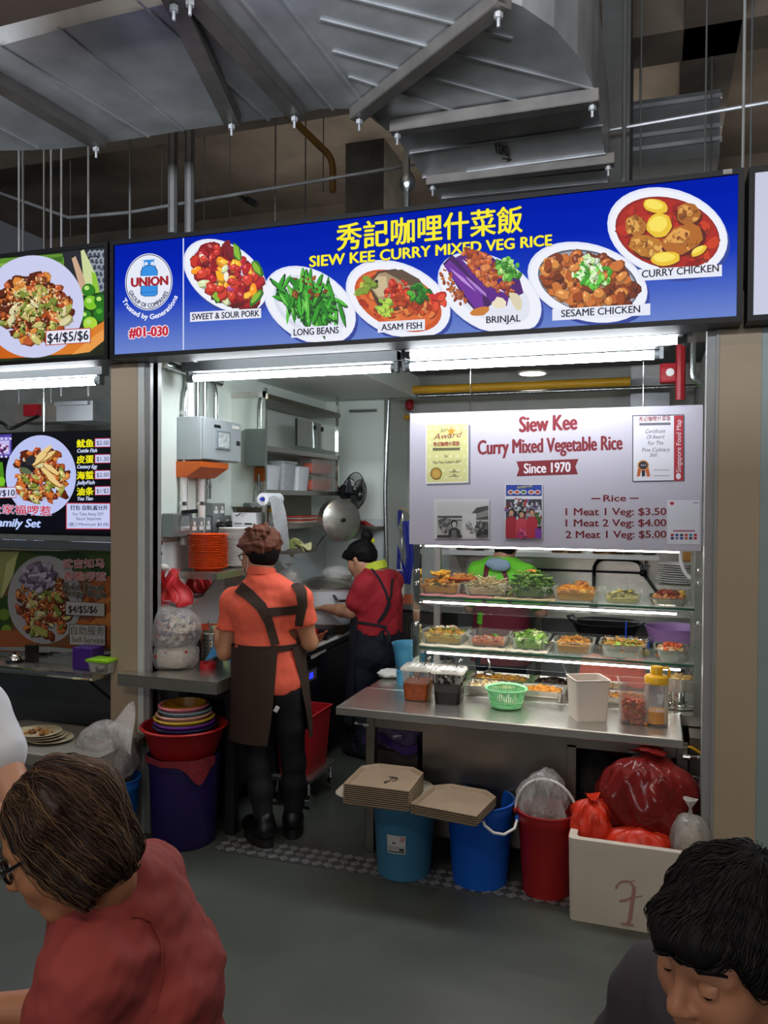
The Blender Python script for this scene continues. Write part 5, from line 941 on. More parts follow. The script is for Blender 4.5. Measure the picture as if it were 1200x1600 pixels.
c = Vector((at(357, 1015, 3.6).x, 3.58, TZ)); rnd = random.Random(2); b = MB(); b.sheet(lambda u, v: c+Vector((-.09+.2*u, -.06+.16*v, .03+.06*abs(math.sin(u*4+v*3))*(1-abs(v-.5)))), 12, 10, .002); b.at_top('blue_bag', M('blue_film', '#4a9ad8', .3, var=.2), c, 'crumpled light blue plastic bag in front of the woman', 'bag')
# hanging red carrier bags
h = at(250, 868, 3.47); t = thing('carrier_bags', 'bunch of red plastic carrier bags hanging at the left jamb', 'bags', h); b = MB(); b.tube([h+Vector((0, .0, .08)), h+Vector((0, 0, .03)), h+Vector((.012, 0, .01)), h+Vector((0, 0, -.01)), h+Vector((-.012, 0, .0))], .003); b.tube([h+Vector((0, 0, .0)), h+Vector((-.025, 0, -.07))], .002); b.build('wire_hook', DARK, t); b = MB(); b.lathe(h+Vector((0, 0, .065)), [(0, -.008), (.014, -.006), (.016, .004), (0, .008)], 12, rot=Matrix.Rotation(math.pi/2, 3, 'X')); b.build('hook_pad', M('rust_red', '#6a2a1c', .6), t)
RB = M('red_carrier', '#d6343a', .35, var=.15, scale=20)
rnd = random.Random(8); o_ = at(258, 893, 3.47)
for k in range(7):
    x0 = -.055+.018*k; L_ = rnd.uniform(.13, .24); w_ = rnd.uniform(.05, .08); f = rnd.uniform(0, 6)
    b = MB(); b.sheet(lambda u, v: o_+Vector((x0*(1+1.2*v)*.8-.0+(u-.5)*w_*(.35+v)+.012*math.sin(v*7+f), -.025+.012*k*.6+.02*math.sin(u*6.3+f)*(.3+v)+.012*math.sin(v*9+f), .02-L_*v-.02*math.sin(u*3.14)+.0*u)), 10, 14, .002); b.build('carrier_bag', RB, t)
b = MB(); b.ball(o_+Vector((-.02, 0, .02)), (.04, .02, .02), 10, None, None, .1, rnd); b.build('paper_tag', WHITE, t)
b = MB(); b.lathe((at(280, 935, 3.6).x, 3.66, at(280, 935, 3.66).z), [(0, 0), (.05, .002), (.06, .012), (.055, .014), (0, .006)], 24, rot=Matrix.Rotation(1.5, 3, 'Y')); c = (at(280, 935, 3.6).x, 3.66, at(280, 935, 3.66).z); b.at_top('saucer', WHITE, c, 'small white saucer hanging behind the red bags', 'saucer')
# ------------------------------------------------------------------ wall rack with mirror polished end panel
KX = at(415, 700, 4.28).x; KY0, KY1 = 4.28, 5.45
pz = lambda py, Y=KY0, px=415: at(px, py, Y).z
t = thing('wall_rack', 'tall steel wall rack with mirror end panel and shelves', 'rack', (XL, 5.0, pz(846)))
zb = pz(838)
b = MB(); b.span((XL, KY0, at(380, 792, KY0).z), (KX-.012, KY0+.012, at(380, 613, KY0).z)); b.build('mirror_panel', STEELM, t, False)
b = MB(); b.span((XL, KY0-.004, at(380, 622, KY0).z), (KX, KY0, at(380, 613, KY0).z)); b.build('panel_rim', STEEL, t, False)
b = MB(); b.span((KX-.02, KY0-.004, zb), (KX, KY0+.02, at(415, 606, KY0).z)); b.build('post', STEELM, t, False)
zz = [at(420, 668, KY0).z, at(420, 696, KY0).z, at(420, 765, KY0).z, at(440, 822, KY0).z]
b = MB(); b.span((KX-.02, KY1-.02, zz[2]-.02), (KX, KY1, zz[0]+.4)); b.build('post', STEELM, t, False)
for z, nm in ((zz[1], 'shelf_board'), (zz[2], 'shelf_board'), (zz[3], 'shelf_board')):
    b = MB(); b.span((XL, KY0+.02, z-.03), (KX, KY1, z)); b.build(nm, STEEL, t, False)
ztop = at(418, 612, KY0).z-.01
b = MB(); b.span((XL, KY0+.012, ztop-.03), (KX+.01, KY1, ztop)); b.build('top_board', STEELD, t, False)
ym = 4.75
for k in (0, 1): b = MB(); a_ = ym+k*(KY1-ym)/2; b.span((KX-.03, a_+.003, zz[1]+.03), (KX-.012, a_+(KY1-ym)/2-.003, ztop-.1)); d_ = b.build('cabinet_door', STEELM, t, False); b = MB(); b.ball((KX-.008, ym+(KY1-ym)/2+(.06 if k else -.06), zz[1]+.17), (.008, .01, .02), 8); b.build('door_handle', BLACK, d_)
b = MB(); b.span((XL+.01, KY0+.03, zz[3]+.01), (XL+.02, KY1-.02, zz[2]-.035)); b.build('back_sheet', STEELD, t, False)
def box_on(px0, px1, Y0, Y1, z, h, label, mat, name='storage_box', x0=XL+.1, lid=True, inner=None):
    c = ((x0+KX-.02)/2, (Y0+Y1)/2, z); t = thing(name, label, 'box', c); pan(c, KX-.03-x0, Y1-Y0, h, .004, .012, .004, .02).build('tub', mat, t)
    if lid: b = MB(); b.box((c[0], c[1], z+h+.008), (KX-.02-x0, Y1-Y0+.012, .016), bev=.004); b.build('lid', mat, t)
    if inner: b = MB(); b.box((c[0], c[1], z+h*.42), (KX-.06-x0, Y1-Y0-.05, h*.75), bev=.02); b.build('packed_cutlery', inner, t)
    return t
WB = M('white_box_plastic', '#dfe4ea', .4); CB = film('storage_clear', '#f2eeea', .04, .2)
z2 = zz[2]
box_on(0, 0, 4.34, 4.55, z2, .15, 'first white plastic box on the middle rack shelf', WB, lid=False)
box_on(0, 0, 4.58, 4.77, z2, .17, 'second clear lidded box standing on the middle rack shelf', film('storage_milky', '#e4e8ec', .35, .2))
box_on(0, 0, 4.80, 4.99, z2, .16, 'third white plastic box on the middle rack shelf', WB, lid=False)
ORC = M('orange_cutlery', '#f25a2c', .4, var=.4, scale=25, bump=.4, bscale=40)
box_on(0, 0, 5.02, 5.43, z2, .1, 'lower clear box of orange spoons on the rack', CB, inner=ORC)
box_on(0, 0, 5.02, 5.43, z2+.118, .1, 'upper clear box half full of orange spoons on the rack', CB, inner=M('orange_cutlery'))
for i in range(4):
    c = (KX-.12, 5.0, zz[3]+.006+i*.012); b = MB(); b.box(c, (.18, .3, .009), bev=.003); b.at_top('serving_tray', M('red_tray', '#c8503c', .4) if i % 2 else M('pale_tray', '#d8c8bc', .4), c, ['lowest pale serving tray on the bottom rack shelf', 'lower red serving tray on the bottom rack shelf', 'upper pale serving tray on the bottom rack shelf', 'top red serving tray on the bottom rack shelf'][i], 'tray', 'trays on the bottom rack shelf')
c = (KX-.1, 4.6, zz[3]); t = thing('glass_jar', 'small jar with a yellow lid on the bottom rack shelf', 'jar', c); b = MB(); b.lathe(c, [(0, 0), (.035, 0), (.04, .01), (.04, .08), (0, .08)], 20); b.build('jar_body', film('jar_glass', '#d8dcd4', .3), t); b = MB(); b.lathe((c[0], c[1], c[2]+.08), [(.042, 0), (.042, .018), (0, .018)], 20); b.build('lid', YCAP, t)
# rolls of plastic bags on the rack post
for i, (py, lab) in enumerate(((780, 'upper white roll of plastic bags on the rack post'), (832, 'lower white roll of plastic bags on the rack post'))):
    c = at(423, py, KY0-.1); t = thing('bag_roll', lab, 'roll', c); rot = Matrix.Rotation(math.pi/2, 3, 'X'); b = MB(); b.lathe(c, [(.014, -.1), (.036, -.1), (.036, .1), (.014, .1), (.014, -.1)], 24, rot=rot, cap=False); b.build('roll', M('white_film_roll', '#e4e8ec', .45), t)
    b = MB(); b.tube([c+Vector((0, -.12, 0)), c+Vector((0, .13, 0))], .010); b.build('blue_rod', M('blue_rod', '#2040b8', .4), t)
    if i == 0: b = MB(); b.sheet(lambda u, v: c+Vector((.034+.02*math.sin(v*2.2)+.03*v, -.09+.17*u, .01-.30*v+.01*math.sin(u*5+v*8))), 8, 20, .002); b.build('loose_film', film('loose_film', '#eef0f2', .5, .2), t)
# steel lid hanging on the wall and the fan
c = at(532, 813, 5.2); nrm = Vector((.75, -.66, .05)).normalized(); rot = nrm.to_track_quat('Z', 'Y').to_matrix()
t = thing('pot_lid', 'large round steel lid hanging from the rack end', 'lid', c); b = MB(); b.lathe(c, [(0, .034), (.12, .03), (.148, .02), (.152, .0), (.158, -.04), (.15, -.045), (.145, -.01), (.13, .0), (0, .0)], 44, rot=rot); b.build('lid', STEEL, t); b = MB(); b.lathe(c, [(0, .06), (.012, .06), (.016, .034)], 12, rot=rot); b.build('knob', BLACK, t)
c = at(553, 770, 5.45); t = thing('wall_fan', 'black wall fan with wire guard above the steel lid', 'fan', c); nf = Vector((.95, -.18, -.12)).normalized(); rot = nf.to_track_quat('Z', 'Y').to_matrix(); b = MB()
for k in range(36): a_ = 2*math.pi*k/36; d_ = Vector((math.cos(a_), math.sin(a_), 0)); b.tube([c+rot @ (d_*.02+Vector((0, 0, .05))), c+rot @ (d_*.1+Vector((0, 0, .045))), c+rot @ (d_*.15+Vector((0, 0, 0))), c+rot @ (d_*.1+Vector((0, 0, -.045)))], .0022, 4)
for r_, z_ in ((.15, 0), (.1, .045), (.05, .05), (.1, -.045)): b.tube([c+rot @ Vector((r_*math.cos(q*.2618), r_*math.sin(q*.2618), z_)) for q in range(25)], .003, 5)
b.build('guard', BLACK, t); b = MB(); b.lathe(c, [(.03, -.12), (.05, -.1), (.05, -.03), (.02, -.02), (.02, .03), (0, .03)], 16, rot=rot); b.build('motor', BLACK, t)
for k in range(3): b = MB(); b.sheet(lambda u, v: c+rot @ (Matrix.Rotation(k*2.094+v*1.0, 3, 'Z') @ Vector((.02+.11*u, 0, .02*(v-.5)))), 6, 5, .003); b.build('blade', M('grey_blade', '#5a5f66', .3), t)
b = MB(); b.tube([c+rot @ Vector((0, 0, -.1)), c+Vector((-.12, .1, -.02)), c+Vector((-.14, .14, -.06))], .02); b.build('bracket', BLACK, t)
# ledge shelf behind the lid, red cloth
z = at(540, 822, 5.6).z; b = MB(); b.span((KX+.01, 5.55, z-.02), (at(592, 820, 5.6).x, 5.748, z)); b.at_top('ledge_shelf', STEELD, (-2.0, 5.7, z-.02), 'short steel ledge on the back wall under the fan', 'shelf', smooth=False)
c = at(568, 808, 5.62); b = MB(); b.sheet(lambda u, v: Vector((c.x-.06+.13*u, 5.6+.08*v, z+.005+.06*(1-u)*abs(math.sin(3*v+u*4)))), 8, 8, .003); b.at_top('red_cloth', M('red_cloth', '#b8202c', .8), (c.x, 5.64, z), 'small red cloth lying on the ledge under the fan', 'cloth')
c = at(572, 835, 5.7); t = thing('steel_strainer', 'wire strainer hanging from the ledge', 'strainer', (c.x, 5.7, c.z)); b = MB(); b.ball((c.x, 5.7, c.z), (.035, .02, .05), 10); b.build('mesh_bowl', M('wire_mesh', '#77787a', .4, .8, .5, 80), t); b = MB(); b.tube([(c.x, 5.7, c.z+.05), (c.x, 5.7, z-.02)], .004); b.build('handle', CHROME, t)
b = MB(); b.tube([at(450, 850, 5.0), at(470, 862, 5.1), at(490, 860, 5.15), at(508, 835, 5.2)], .006); b.at_top('black_cable', BLACK, at(480, 862, 5.1), 'black cable sagging between the rack and the steel lid', 'cable')
# ------------------------------------------------------------------ undercounter chiller and what stands on it
HX, HY0, HY1, HZ = -1.95, 4.02, 5.35, atx(497, 1011, -1.95).z
t = thing('chiller', 'black undercounter chiller with a digital display', 'fridge', (-2.18, 4.7, 0)); CHB = M('black_enamel', '#20222b', .3, .3, .1)
b = MB(); b.span((XL+.02, HY0, .08), (HX-.02, HY1, HZ-.03)); b.build('cabinet', CHB, t, False); b = MB(); b.span((XL+.02, HY0-.02, HZ-.03), (HX+.01, HY1, HZ), bev=.004); b.build('worktop', M('dark_top', '#3a3c42', .35, .6), t, False)
ys = atx(497, 1100, HX).y
b = MB(); b.span((HX-.02, ys+.005, .1), (HX, HY1-.02, HZ-.05), bev=.003); b.build('door', CHB, t, False)
b = MB(); b.span((HX-.02, HY0+.01, .1), (HX, ys-.005, HZ-.05), bev=.003); p_ = b.build('compressor_panel', CHB, t, False)
b = MB(); a_ = atx(480, 1055, HX); b.span((HX, ys-.16, a_.z-.045), (HX+.004, ys-.03, a_.z+.02)); b.build('display_frame', M('grey_trim', '#6a6d74', .4), p_, False); b = MB(); b.span((HX+.003, ys-.14, a_.z-.03), (HX+.006, ys-.09, a_.z+.005)); b.build('digital_display', M('blue_display', '#2a34ff', emit=1.6, var=0), p_, False)
b = MB()
for i in range(9): b.span((HX, HY0+.05, .16+i*.024), (HX+.004, ys-.03, .17+i*.024))
b.build('vent_grille', BLACK, p_, False)
for y in (HY0+.06, HY1-.1): b = MB(); b.lathe((HX-.06, y, 0), [(.03, 0), (.03, .05), (.02, .08)], 12); b.build('castor', DARK, t)
b = MB(); zc_ = HZ+.004; b.sheet(lambda u, v: (HX-.12+.125*u, ys-.12+.75*v, zc_+.002+.004*math.sin(v*17+u*4) - max(0, u-.93)*.8*(1 if v < .3 else .3)), 20, 24, .003); b.at_top('white_cloth', M('white_cotton'), (HX-.06, ys+.2, HZ), 'long white cloth along the edge of the black chiller', 'cloth')
b = MB(); b.box((HX+.005, ys-.19, .5), (.01, .06, .14)); 
# big steamer pot
b = MB(); b.span((XL+.03, 4.72, HZ), (HX-.03, 5.3, HZ+.075), bev=.01); b.at_top('gas_stove', M('black_enamel'), (-2.15, 5.0, HZ), 'low black gas stove under the very large white pot', 'stove')
c = Vector((-2.10, 5.06, HZ+.076)); t = thing('steamer_pot', 'very large white pot with a steel lid on the chiller', 'pot', c); PR = .215
b = MB(); b.lathe(c, [(0, 0), (PR*.9, 0), (PR*.96, .02), (PR, .08), (PR, .225), (PR+.006, .23), (PR+.006, .236), (PR-.01, .236), (PR-.015, .03), (0, .02)], 48); b.build('pot', M('pale_grey_enamel', '#dfe3e6', .35), t)
b = MB(); b.lathe(c+Vector((0, 0, .236)), [(PR+.008, 0), (PR+.008, .012), (PR-.02, .035), (PR*.6, .06), (0, .07)], 48); b.build('lid', STEEL, t)
for a_ in (-.75, 2.39): d_ = Vector((math.cos(a_), math.sin(a_), 0)); s_ = Vector((-d_.y, d_.x, 0)); b = MB(); b.tube(round_path([c+d_*(PR-.01)-s_*.06+Vector((0, 0, .2)), c+d_*(PR+.05)-s_*.06+Vector((0, 0, .17)), c+d_*(PR+.05)+s_*.06+Vector((0, 0, .17)), c+d_*(PR-.01)+s_*.06+Vector((0, 0, .2))], .02), .009); b.build('handle', STEELD, t)
rnd = random.Random(12); b = MB(); b.ball(c+Vector((.06, .02, .325)), (.11, .09, .05), 18, None, None, .13, rnd); b.at_top('white_dishcloth', M('white_cotton'), c+Vector((.06, .02, .29)), 'crumpled white dishcloth on the lid of the big pot', 'cloth')
# chopping block and fruit plate
c = atx(532, 978, -2.0); c = Vector((HX-.13, ys+.45, HZ+.006)); b = MB(); b.lathe(c, [(0, 0), (.12, 0), (.125, .01), (.125, .07), (.12, .075), (0, .075)], 32); b.at_top('chopping_block', M('dark_wood', '#6a5238', .7, var=.4, scale=20), c, 'round wooden chopping block before the woman in red', 'block')
b = MB(); b.ball(c+Vector((-.02, -.03, .095)), (.07, .03, .02), 14, rot=Matrix.Rotation(.3, 3, 'Z')); b.at_top('yellow_gourd', M('pale_yellow_flesh', '#d8c45a', .5), c+Vector((-.02, -.03, .075)), 'cut pale yellow gourd on the chopping block', 'vegetable')
c = Vector((HX-.12, ys+.1, HZ+.008)); t = thing('plastic_basket', 'orange plastic basket on the chiller', 'basket', c); pan(c, .2, .24, .06, .004, .02, .008, .06).build('basket', M('orange_plastic'), t)
for i, (dx, dy, cl, nm, lab) in enumerate(((-.03, .04, '#c8281c', 'red_pepper', 'red bell pepper in the orange basket'), (.03, .0, '#d03420', 'red_pepper', 'second red bell pepper at the front of the orange basket'), (-.01, -.06, '#3f7a22', 'green_pepper', 'green bell pepper in the orange basket'))):
    q = c+Vector((dx, dy, .05)); t = thing(nm, lab, 'vegetable', q); b = MB(); b.lathe(q, [(0, -.035), (.03, -.03), (.042, .0), (.04, .03), (.02, .042), (.006, .036), (0, .036)], 16); b.build('flesh', M(nm, cl, .25, var=.1), t); b = MB(); b.tube([q+Vector((0, 0, .036)), q+Vector((.004, 0, .06))], .005); b.build('stem', M('green_stem', '#5a7a2c', .6), t)
# plank shelf with a clear bag
c = at(455, 858, 4.6); b = MB(); b.span((XL+.05, 4.42, c.z-.02), (c.x+.10, 4.78, c.z+.01)); b.at_top('plank_shelf', M('grey_wood', '#7a7468', .7, var=.3), (XL+.2, 4.6, c.z-.02), 'small grey plank shelf behind the woman in coral', 'shelf', smooth=False)
b = MB(); rnd = random.Random(31)
for i in range(5): piece(b, Vector((c.x+.0+.02*i, 4.5+.03*i, c.z+.02)), 'leaf', .05, rnd.choice(['#c8d88a', '#e0dca8', '#b8b84a']), rnd)
b.at_top('spring_onions', VFOOD, (c.x, 4.55, c.z+.01), 'pale green leaves lying on the plank shelf', 'vegetable')
q = at(452, 900, 4.5); t = thing('clear_bag', 'clear plastic bag of white cups hanging from the plank shelf', 'bag', (q.x, 4.5, q.z-.07)); bag((q.x, 4.5, q.z-.09), .08, .07, .09, 6, .1, knot=.03).build('film', FILM, t); b = MB(); b.lathe((q.x, 4.5, q.z-.05), [(0, 0), (.03, 0), (.04, .07), (0, .07)], 16); b.build('cups', WHITE, t)
# red crate and wire basket on the floor under the chiller end
c = Vector((-1.90, 3.95, .12)); b = MB(); pan((-1.83, 4.05, .16), .2, .34, .32, .006, .02, .008, .02, b=b); b.at_top('red_crate', M('red_plastic', '#b01f24', .4, var=.08), (-1.83, 4.05, .16), 'red plastic crate standing low behind the legs of the woman', 'crate')
t = thing('low_trolley', 'low wire trolley on castors under the red crate', 'trolley', (-1.83, 4.05, 0)); b = MB(); b.span((-1.94, 3.86, .14), (-1.71, 4.24, .158)); b.build('deck', STEEL, t, False)
for x in (-1.92, -1.73):
    for y in (3.9, 4.2): b = MB(); b.tube([(x, y, .14), (x, y, .06)], .01); b.lathe((x-.012, y, .034), [(.034, 0), (.034, .024)], 16, rot=Matrix.Rotation(math.pi/2, 3, 'Y')); b.build('castor', CHROME, t)
# ------------------------------------------------------------------ pipes at the back
pipe([at(528, 590, 5.6), at(528, 614, 5.6), (at(985, 600, 5.6).x, 5.6, at(528, 614, 5.6).z)], .03, 'yellow gas pipe running across under the ceiling', YELP, 'gas_pipe', .05)
pipe([(at(520, 622, 5.66).x, 5.66, at(600, 621, 5.66).z), (XR, 5.66, at(600, 621, 5.66).z)], .013, 'thin steel pipe just below the yellow gas pipe')
pipe([(at(545, 643, 5.7).x, 5.72, at(560, 642, 5.72).z), (xs-.05, 5.72, at(560, 642, 5.72).z)], .012, 'short level steel pipe on the pale back wall')
pipe([(at(608, 600, 5.70).x, 5.70, 2.5), (at(602, 700, 5.7).x, 5.70, 1.7), (at(606, 830, 5.7).x, 5.70, .9)], .016, 'tall steel pipe on the corner of the pale back wall', rr=.1)
g = at(622, 700, 6.25); t = pipe([(g.x, 6.28, 2.6), (g.x, 6.28, at(622, 770, 6.28).z), (at(608, 790, 6.28).x, 6.28, at(608, 785, 6.28).z), (at(608, 790, 6.28).x, 6.28, .95)], .014, 'gas riser with a round gauge on the rear wall', M('dark_pipe', '#5a5c5c', .4, .8), 'gas_riser')
zg = at(618, 729, 6.24).z; b = MB(); b.lathe((g.x-.01, 6.25, zg), [(.04, 0), (.04, .03), (.03, .036), (0, .036)], 20, rot=Matrix.Rotation(math.pi/2, 3, 'X')); b.build('gauge', M('gauge_grey', '#6f7a82', .4), t)
for zz_ in (.12, .2, -.1, -.18): b = MB(); b.lathe((g.x, 6.28, zg+zz_), [(.02, -.02), (.024, -.01), (.024, .01), (.02, .02)], 8); b.build('brass_joint', M('brass', '#a0803c', .35, .9), t)
b = MB(); b.lathe((g.x-.02, 6.24, at(618, 688, 6.24).z), [(.022, 0), (.026, .01), (0, .012)], 12, rot=Matrix.Rotation(math.pi/2, 3, 'X')); b.build('valve_wheel', CHROME, t)
b = MB(); b.lathe((g.x, 6.24, at(617, 602, 6.24).z), [(.026, 0), (.03, .01), (0, .012)], 12, rot=Matrix.Rotation(math.pi/2, 3, 'X')); b.build('valve_wheel', CHROME, t)
pipe([(at(640, 650, 6.27).x, 6.27, at(630, 652, 6.27).z), (at(628, 652, 6.27).x, 6.27, at(628, 652, 6.27).z), (at(627, 785, 6.27).x, 6.27, at(627, 790, 6.27).z), (at(618, 800, 6.27).x, 6.27, .95)], .02, 'bent yellow gas pipe on the rear wall beside the gauge', YELP, 'gas_pipe')
c = at(640, 632, 6.2); t = thing('gas_valve', 'red gas valve hanging under the yellow pipe', 'valve', c); b = MB(); b.tube([c+Vector((0, 0, -.06)), c+Vector((0, 0, .12))], .012); b.build('stem', M('dark_pipe'), t); b = MB(); b.lathe(c, [(.01, -.05), (.035, -.03), (.035, .02), (.015, .05), (0, .05)], 14); b.build('valve_body', M('red_paint', '#a81c28', .4), t)
c = at(627, 810, 6.15); t = thing('hose_reel', 'coil of blue and beige hoses hanging on the rear wall', 'hose', c); b = MB()
for k in range(2): b.tube([c+Vector((.08*math.cos(q*.314)*(1+.1*k), -.02*k, .08*math.sin(q*.314))) for q in range(21)], .011)
b.build('beige_hose', M('beige_hose', '#b8a88a', .5), t); BH = M('blue_hose', '#1f2c9c', .4); rnd = random.Random(3)
for k in range(4): b = MB(); x0 = rnd.uniform(-.06, .06); b.tube([c+Vector((x0*.5, -.03, .06)), c+Vector((x0-.06, -.04, -.15)), c+Vector((x0-.02+.05*k*.3, -.05, -.4)), c+Vector((x0+.07, -.04, -.52)), c+Vector((x0+.1, -.04, -.3)), c+Vector((x0+.06, -.04, -.02))], .012, 8); b.build('blue_hose', BH, t)
b = MB(); b.tube([c+Vector((.03, -.06, .05)), c+Vector((.02, -.06, -.4))], .006); b.build('steel_chain', CHROME, t)
# right back corner: grey duct and red box
a_ = at(1015, 600, 6.0); t = thing('wall_duct', 'grey box duct under the ceiling behind the menu board', 'duct', (a_.x, 6.0, a_.z-.1)); b = MB(); b.span((at(985, 640, 6.0).x, 6.0, at(985, 690, 6.0).z), (at(1046, 640, 6.0).x, 6.32, 2.64)); b.build('duct_body', GALV, t, False)
c = at(1060, 590, 4.36); t = thing('fire_bell', 'red fire alarm box with a pipe at the upper right corner', 'alarm', c); b = MB(); q = at(1047, 582, 4.36); b.span((q.x-.05, 4.36, q.z-.05), (q.x+.06, 4.44, q.z+.05), bev=.008); b.build('alarm_box', M('red_paint'), t); b = MB(); b.tube([(at(1063, 600, 4.36).x, 4.36, 2.56), at(1063, 625, 4.36)], .024); b.build('red_pipe', M('red_paint'), t); b = MB(); b.lathe((q.x, 4.36, q.z), [(.02, 0), (.02, .012), (0, .014)], 14, rot=Matrix.Rotation(math.pi/2, 3, 'X')); b.build('dial', WHITE, t)
b = MB(); b.tube(round_path([(at(1082, 545, 4.36).x, 4.36, 2.56), at(1082, 590, 4.36), at(1090, 596, 4.36), at(1096, 600, 4.36)], .03), .016); b.at_top('bent_conduit', PIPE, at(1090, 596, 4.36), 'bent steel conduit beside the red alarm box', 'pipe')
# ================================================================== pails, trays and boxes on the floor in front
TEAL = M('teal_plastic', '#3b7492', .38, var=.06); BLUE = M('strong_blue_plastic', '#0f58bd', .35, var=.06); REDP = M('deep_red_plastic', '#a01c1e', .38, var=.08)
p1 = Vector((-1.035, 3.375, 0)); PH = .36
def lug_arc(c, r_, h, a0, drop, out, n=14):
    """handle hanging from two lugs of a pail"""
    A, B = c+Vector((r_*math.cos(a0), r_*math.sin(a0), h)), c+Vector((r_*math.cos(a0+math.pi), r_*math.sin(a0+math.pi), h)); mid = (A+B)/2
    return [mid+(A-mid)*math.cos(math.pi*i/n)+out*math.sin(math.pi*i/n)*1.0+Vector((0, 0, -drop*math.sin(math.pi*i/n))) for i in range(n+1)]
bk1 = bucket(p1, .118, .142, PH, TEAL, 'teal pail with a white label under the tall tray stack', grp=None)
fl = lambda x, y, l: p1+Vector(((.133)*math.sin((x-604)/1250*3.3/.133-.04), -(.133)*math.cos((x-604)/1250*3.3/.133-.04), at(606, y, 3.24).z))
a = Art(lambda x, y, l: fl(x, y, l), 0); P = []
b = MB(); n_ = 10
def lab(x0, y0, x1, y1, col, k):
    q = [Vector((p1.x+(.1335+.003*(at(606, y, 3.24).z/.36-.5)*7*.9+k*.0005)*math.sin(t_), p1.y-(.1335+.003*(at(606, y, 3.24).z/.36-.5)*7*.9+k*.0005)*math.cos(t_), at(606, y, 3.24).z)) for y in (y0, y1) for t_ in [((x0+(x1-x0)*i/n_)-604)/1250*3.35/.133-.32*0-.30 for i in range(n_+1)]]
    b.add(q, [(i, i+1, i+n_+2, i+n_+1) for i in range(n_)], col)
X0 = 604+13
lab(X0-12, 1304, X0+19, 1333, '#d9d8d4', 1); lab(X0-11, 1321, X0+18, 1327, '#b8b8b6', 2); lab(X0-11, 1329, X0+18, 1331, '#1f2a4a', 2); lab(X0-3, 1315, X0+3, 1317, '#333', 2); lab(X0+10, 1306, X0+17, 1313, '#b8402c', 2); lab(X0+11, 1307, X0+16, 1312, '#e4e2de', 3); lab(X0+12.5, 1308, X0+15, 1311, '#b8402c', 4); lab(X0+9, 1324, X0+16, 1328, '#333', 3)
b.build('paper_label', VPRINT, bk1, True)
TAN = M('tan_tray', '#97826a', .5, var=.22, scale=10); TAN2 = M('greige_tray', '#a89c8c', .5, var=.15, scale=8)
c = Vector((-1.10, 3.29, PH+.001)); b = MB(); pan(c, .37, .30, .028, .004, .03, .006, .07, 0, b); b.at_top('serving_tray', TAN2, c, 'large grey beige tray lying on the teal pail under the tan stack', 'tray')
def tray_stack(c, w, d, rz, n, pitch, what, grp, ttop):
    m = Matrix.Rotation(rz, 3, 'Z'); ch = .055
    def outline(k): return [m @ Vector((x*k, y*k, 0)) for x, y in ((-w/2, -d/2), (w/2, -d/2), (w/2, d/2-ch), (w/2-ch*1.1, d/2), (-w/2+ch*1.1, d/2), (-w/2, d/2-ch))]
    R_ = [[c+p+Vector((0, 0, zz)) for p in outline(k)] for k, zz in ((.87, 0), (.925, .0115), (1.0, .0125), (1.0, .0165), (.965, .016), (.895, .004))]
    b = MB(); b.rings(R_); o = b.at_top('serving_tray', TAN, c, what % 'bottom', 'tray', grp, smooth=False)
    last = o
    for i in range(1, n): last = copy_tree(o, c+Vector((0, 0, i*pitch)), what % (ORD[i-1]+' above the bottom' if i < n-1 else 'topmost'))
    z = c.z+(n-1)*pitch+.0052; a = Art(lambda x, y, l: atz(x, y, z+l), .0002); ttop(a); q = a.build('marker_number', VPRINT, None, False); q.data.transform(Matrix.Translation(-last.location)); q.parent = last
def st(a, pts, w=1.2, col='#33281c'):
    for (x0, y0), (x1, y1) in zip(pts, pts[1:]):
        L_ = math.hypot(x1-x0, y1-y0) or 1; nx, ny = -(y1-y0)/L_*w/2, (x1-x0)/L_*w/2; a.poly([(x0+nx, y0+ny), (x1+nx, y1+ny), (x1-nx, y1-ny), (x0-nx, y0-ny)], col)
def n53(a, ox=0, oy=0, k=1.0):
    f = lambda P: [(ox+x*k, oy+y*k) for x, y in P]
    st(a, f([(600, 1222), (603, 1220), (608, 1221), (611, 1217), (618, 1214), (620, 1218), (613, 1221)])); st(a, f([(608, 1213), (622, 1216)])); st(a, f([(600, 1222), (605, 1223)]))
tray_stack(Vector((-1.075, 3.235, PH+.012)), .285, .29, .02, 10, .0085, 'tan meal tray, %s of the tall stack on the teal pail', 'tall tray stack on the teal pail', n53)
p2 = Vector((-.70, 3.405, 0))
bucket(p2, .118, .146, PH, BLUE, 'strong blue pail under the short tray stack', lambda p: lug_arc(p, .15, .335, -.62, .045, Vector((.08, -.05, 0)))[:-0 or None][3:] if False else [p+Vector((.04, -.155, .33)), p+Vector((.055, -.172, .31)), p+Vector((.09, -.17, .285)), p+Vector((.13, -.15, .275)), p+Vector((.165, -.10, .285)), p+Vector((.17, -.05, .31))])
tray_stack(Vector((-.765, 3.225, PH+.002)), .285, .29, -.14, 5, .0085, 'tan meal tray, %s of the short stack on the blue pail', 'short tray stack on the blue pail', lambda a: n53(a, 2, 26, 1.0))
p3 = Vector((-.415, 3.40, 0))
bucket(p3, .098, .122, PH-.01, REDP, 'dark red pail with a white arched handle', lambda p: [p+Vector((.128*math.cos(math.pi*i/16)*(-1), -.03*math.sin(math.pi*i/16)-.02, .335+.155*math.sin(math.pi*i/16))) for i in range(17)])
t = thing('rubbish_bag', 'clear bag of food scraps stuffed in the dark red pail', 'bag', p3+Vector((0, 0, .2))); bag(p3+Vector((-.01, 0, .22)), .094, .09, .15, 21, .2, 70, None, .9).build('film', FILM, t); b = packets(p3+Vector((0, 0, .2)), .08, .08, .10, 90, ['#b08a78', '#c8a898', '#8a5a4a', '#a83a30', '#d8c8bc'], 3, .022); b.build('food_scraps', VFOOD, t)
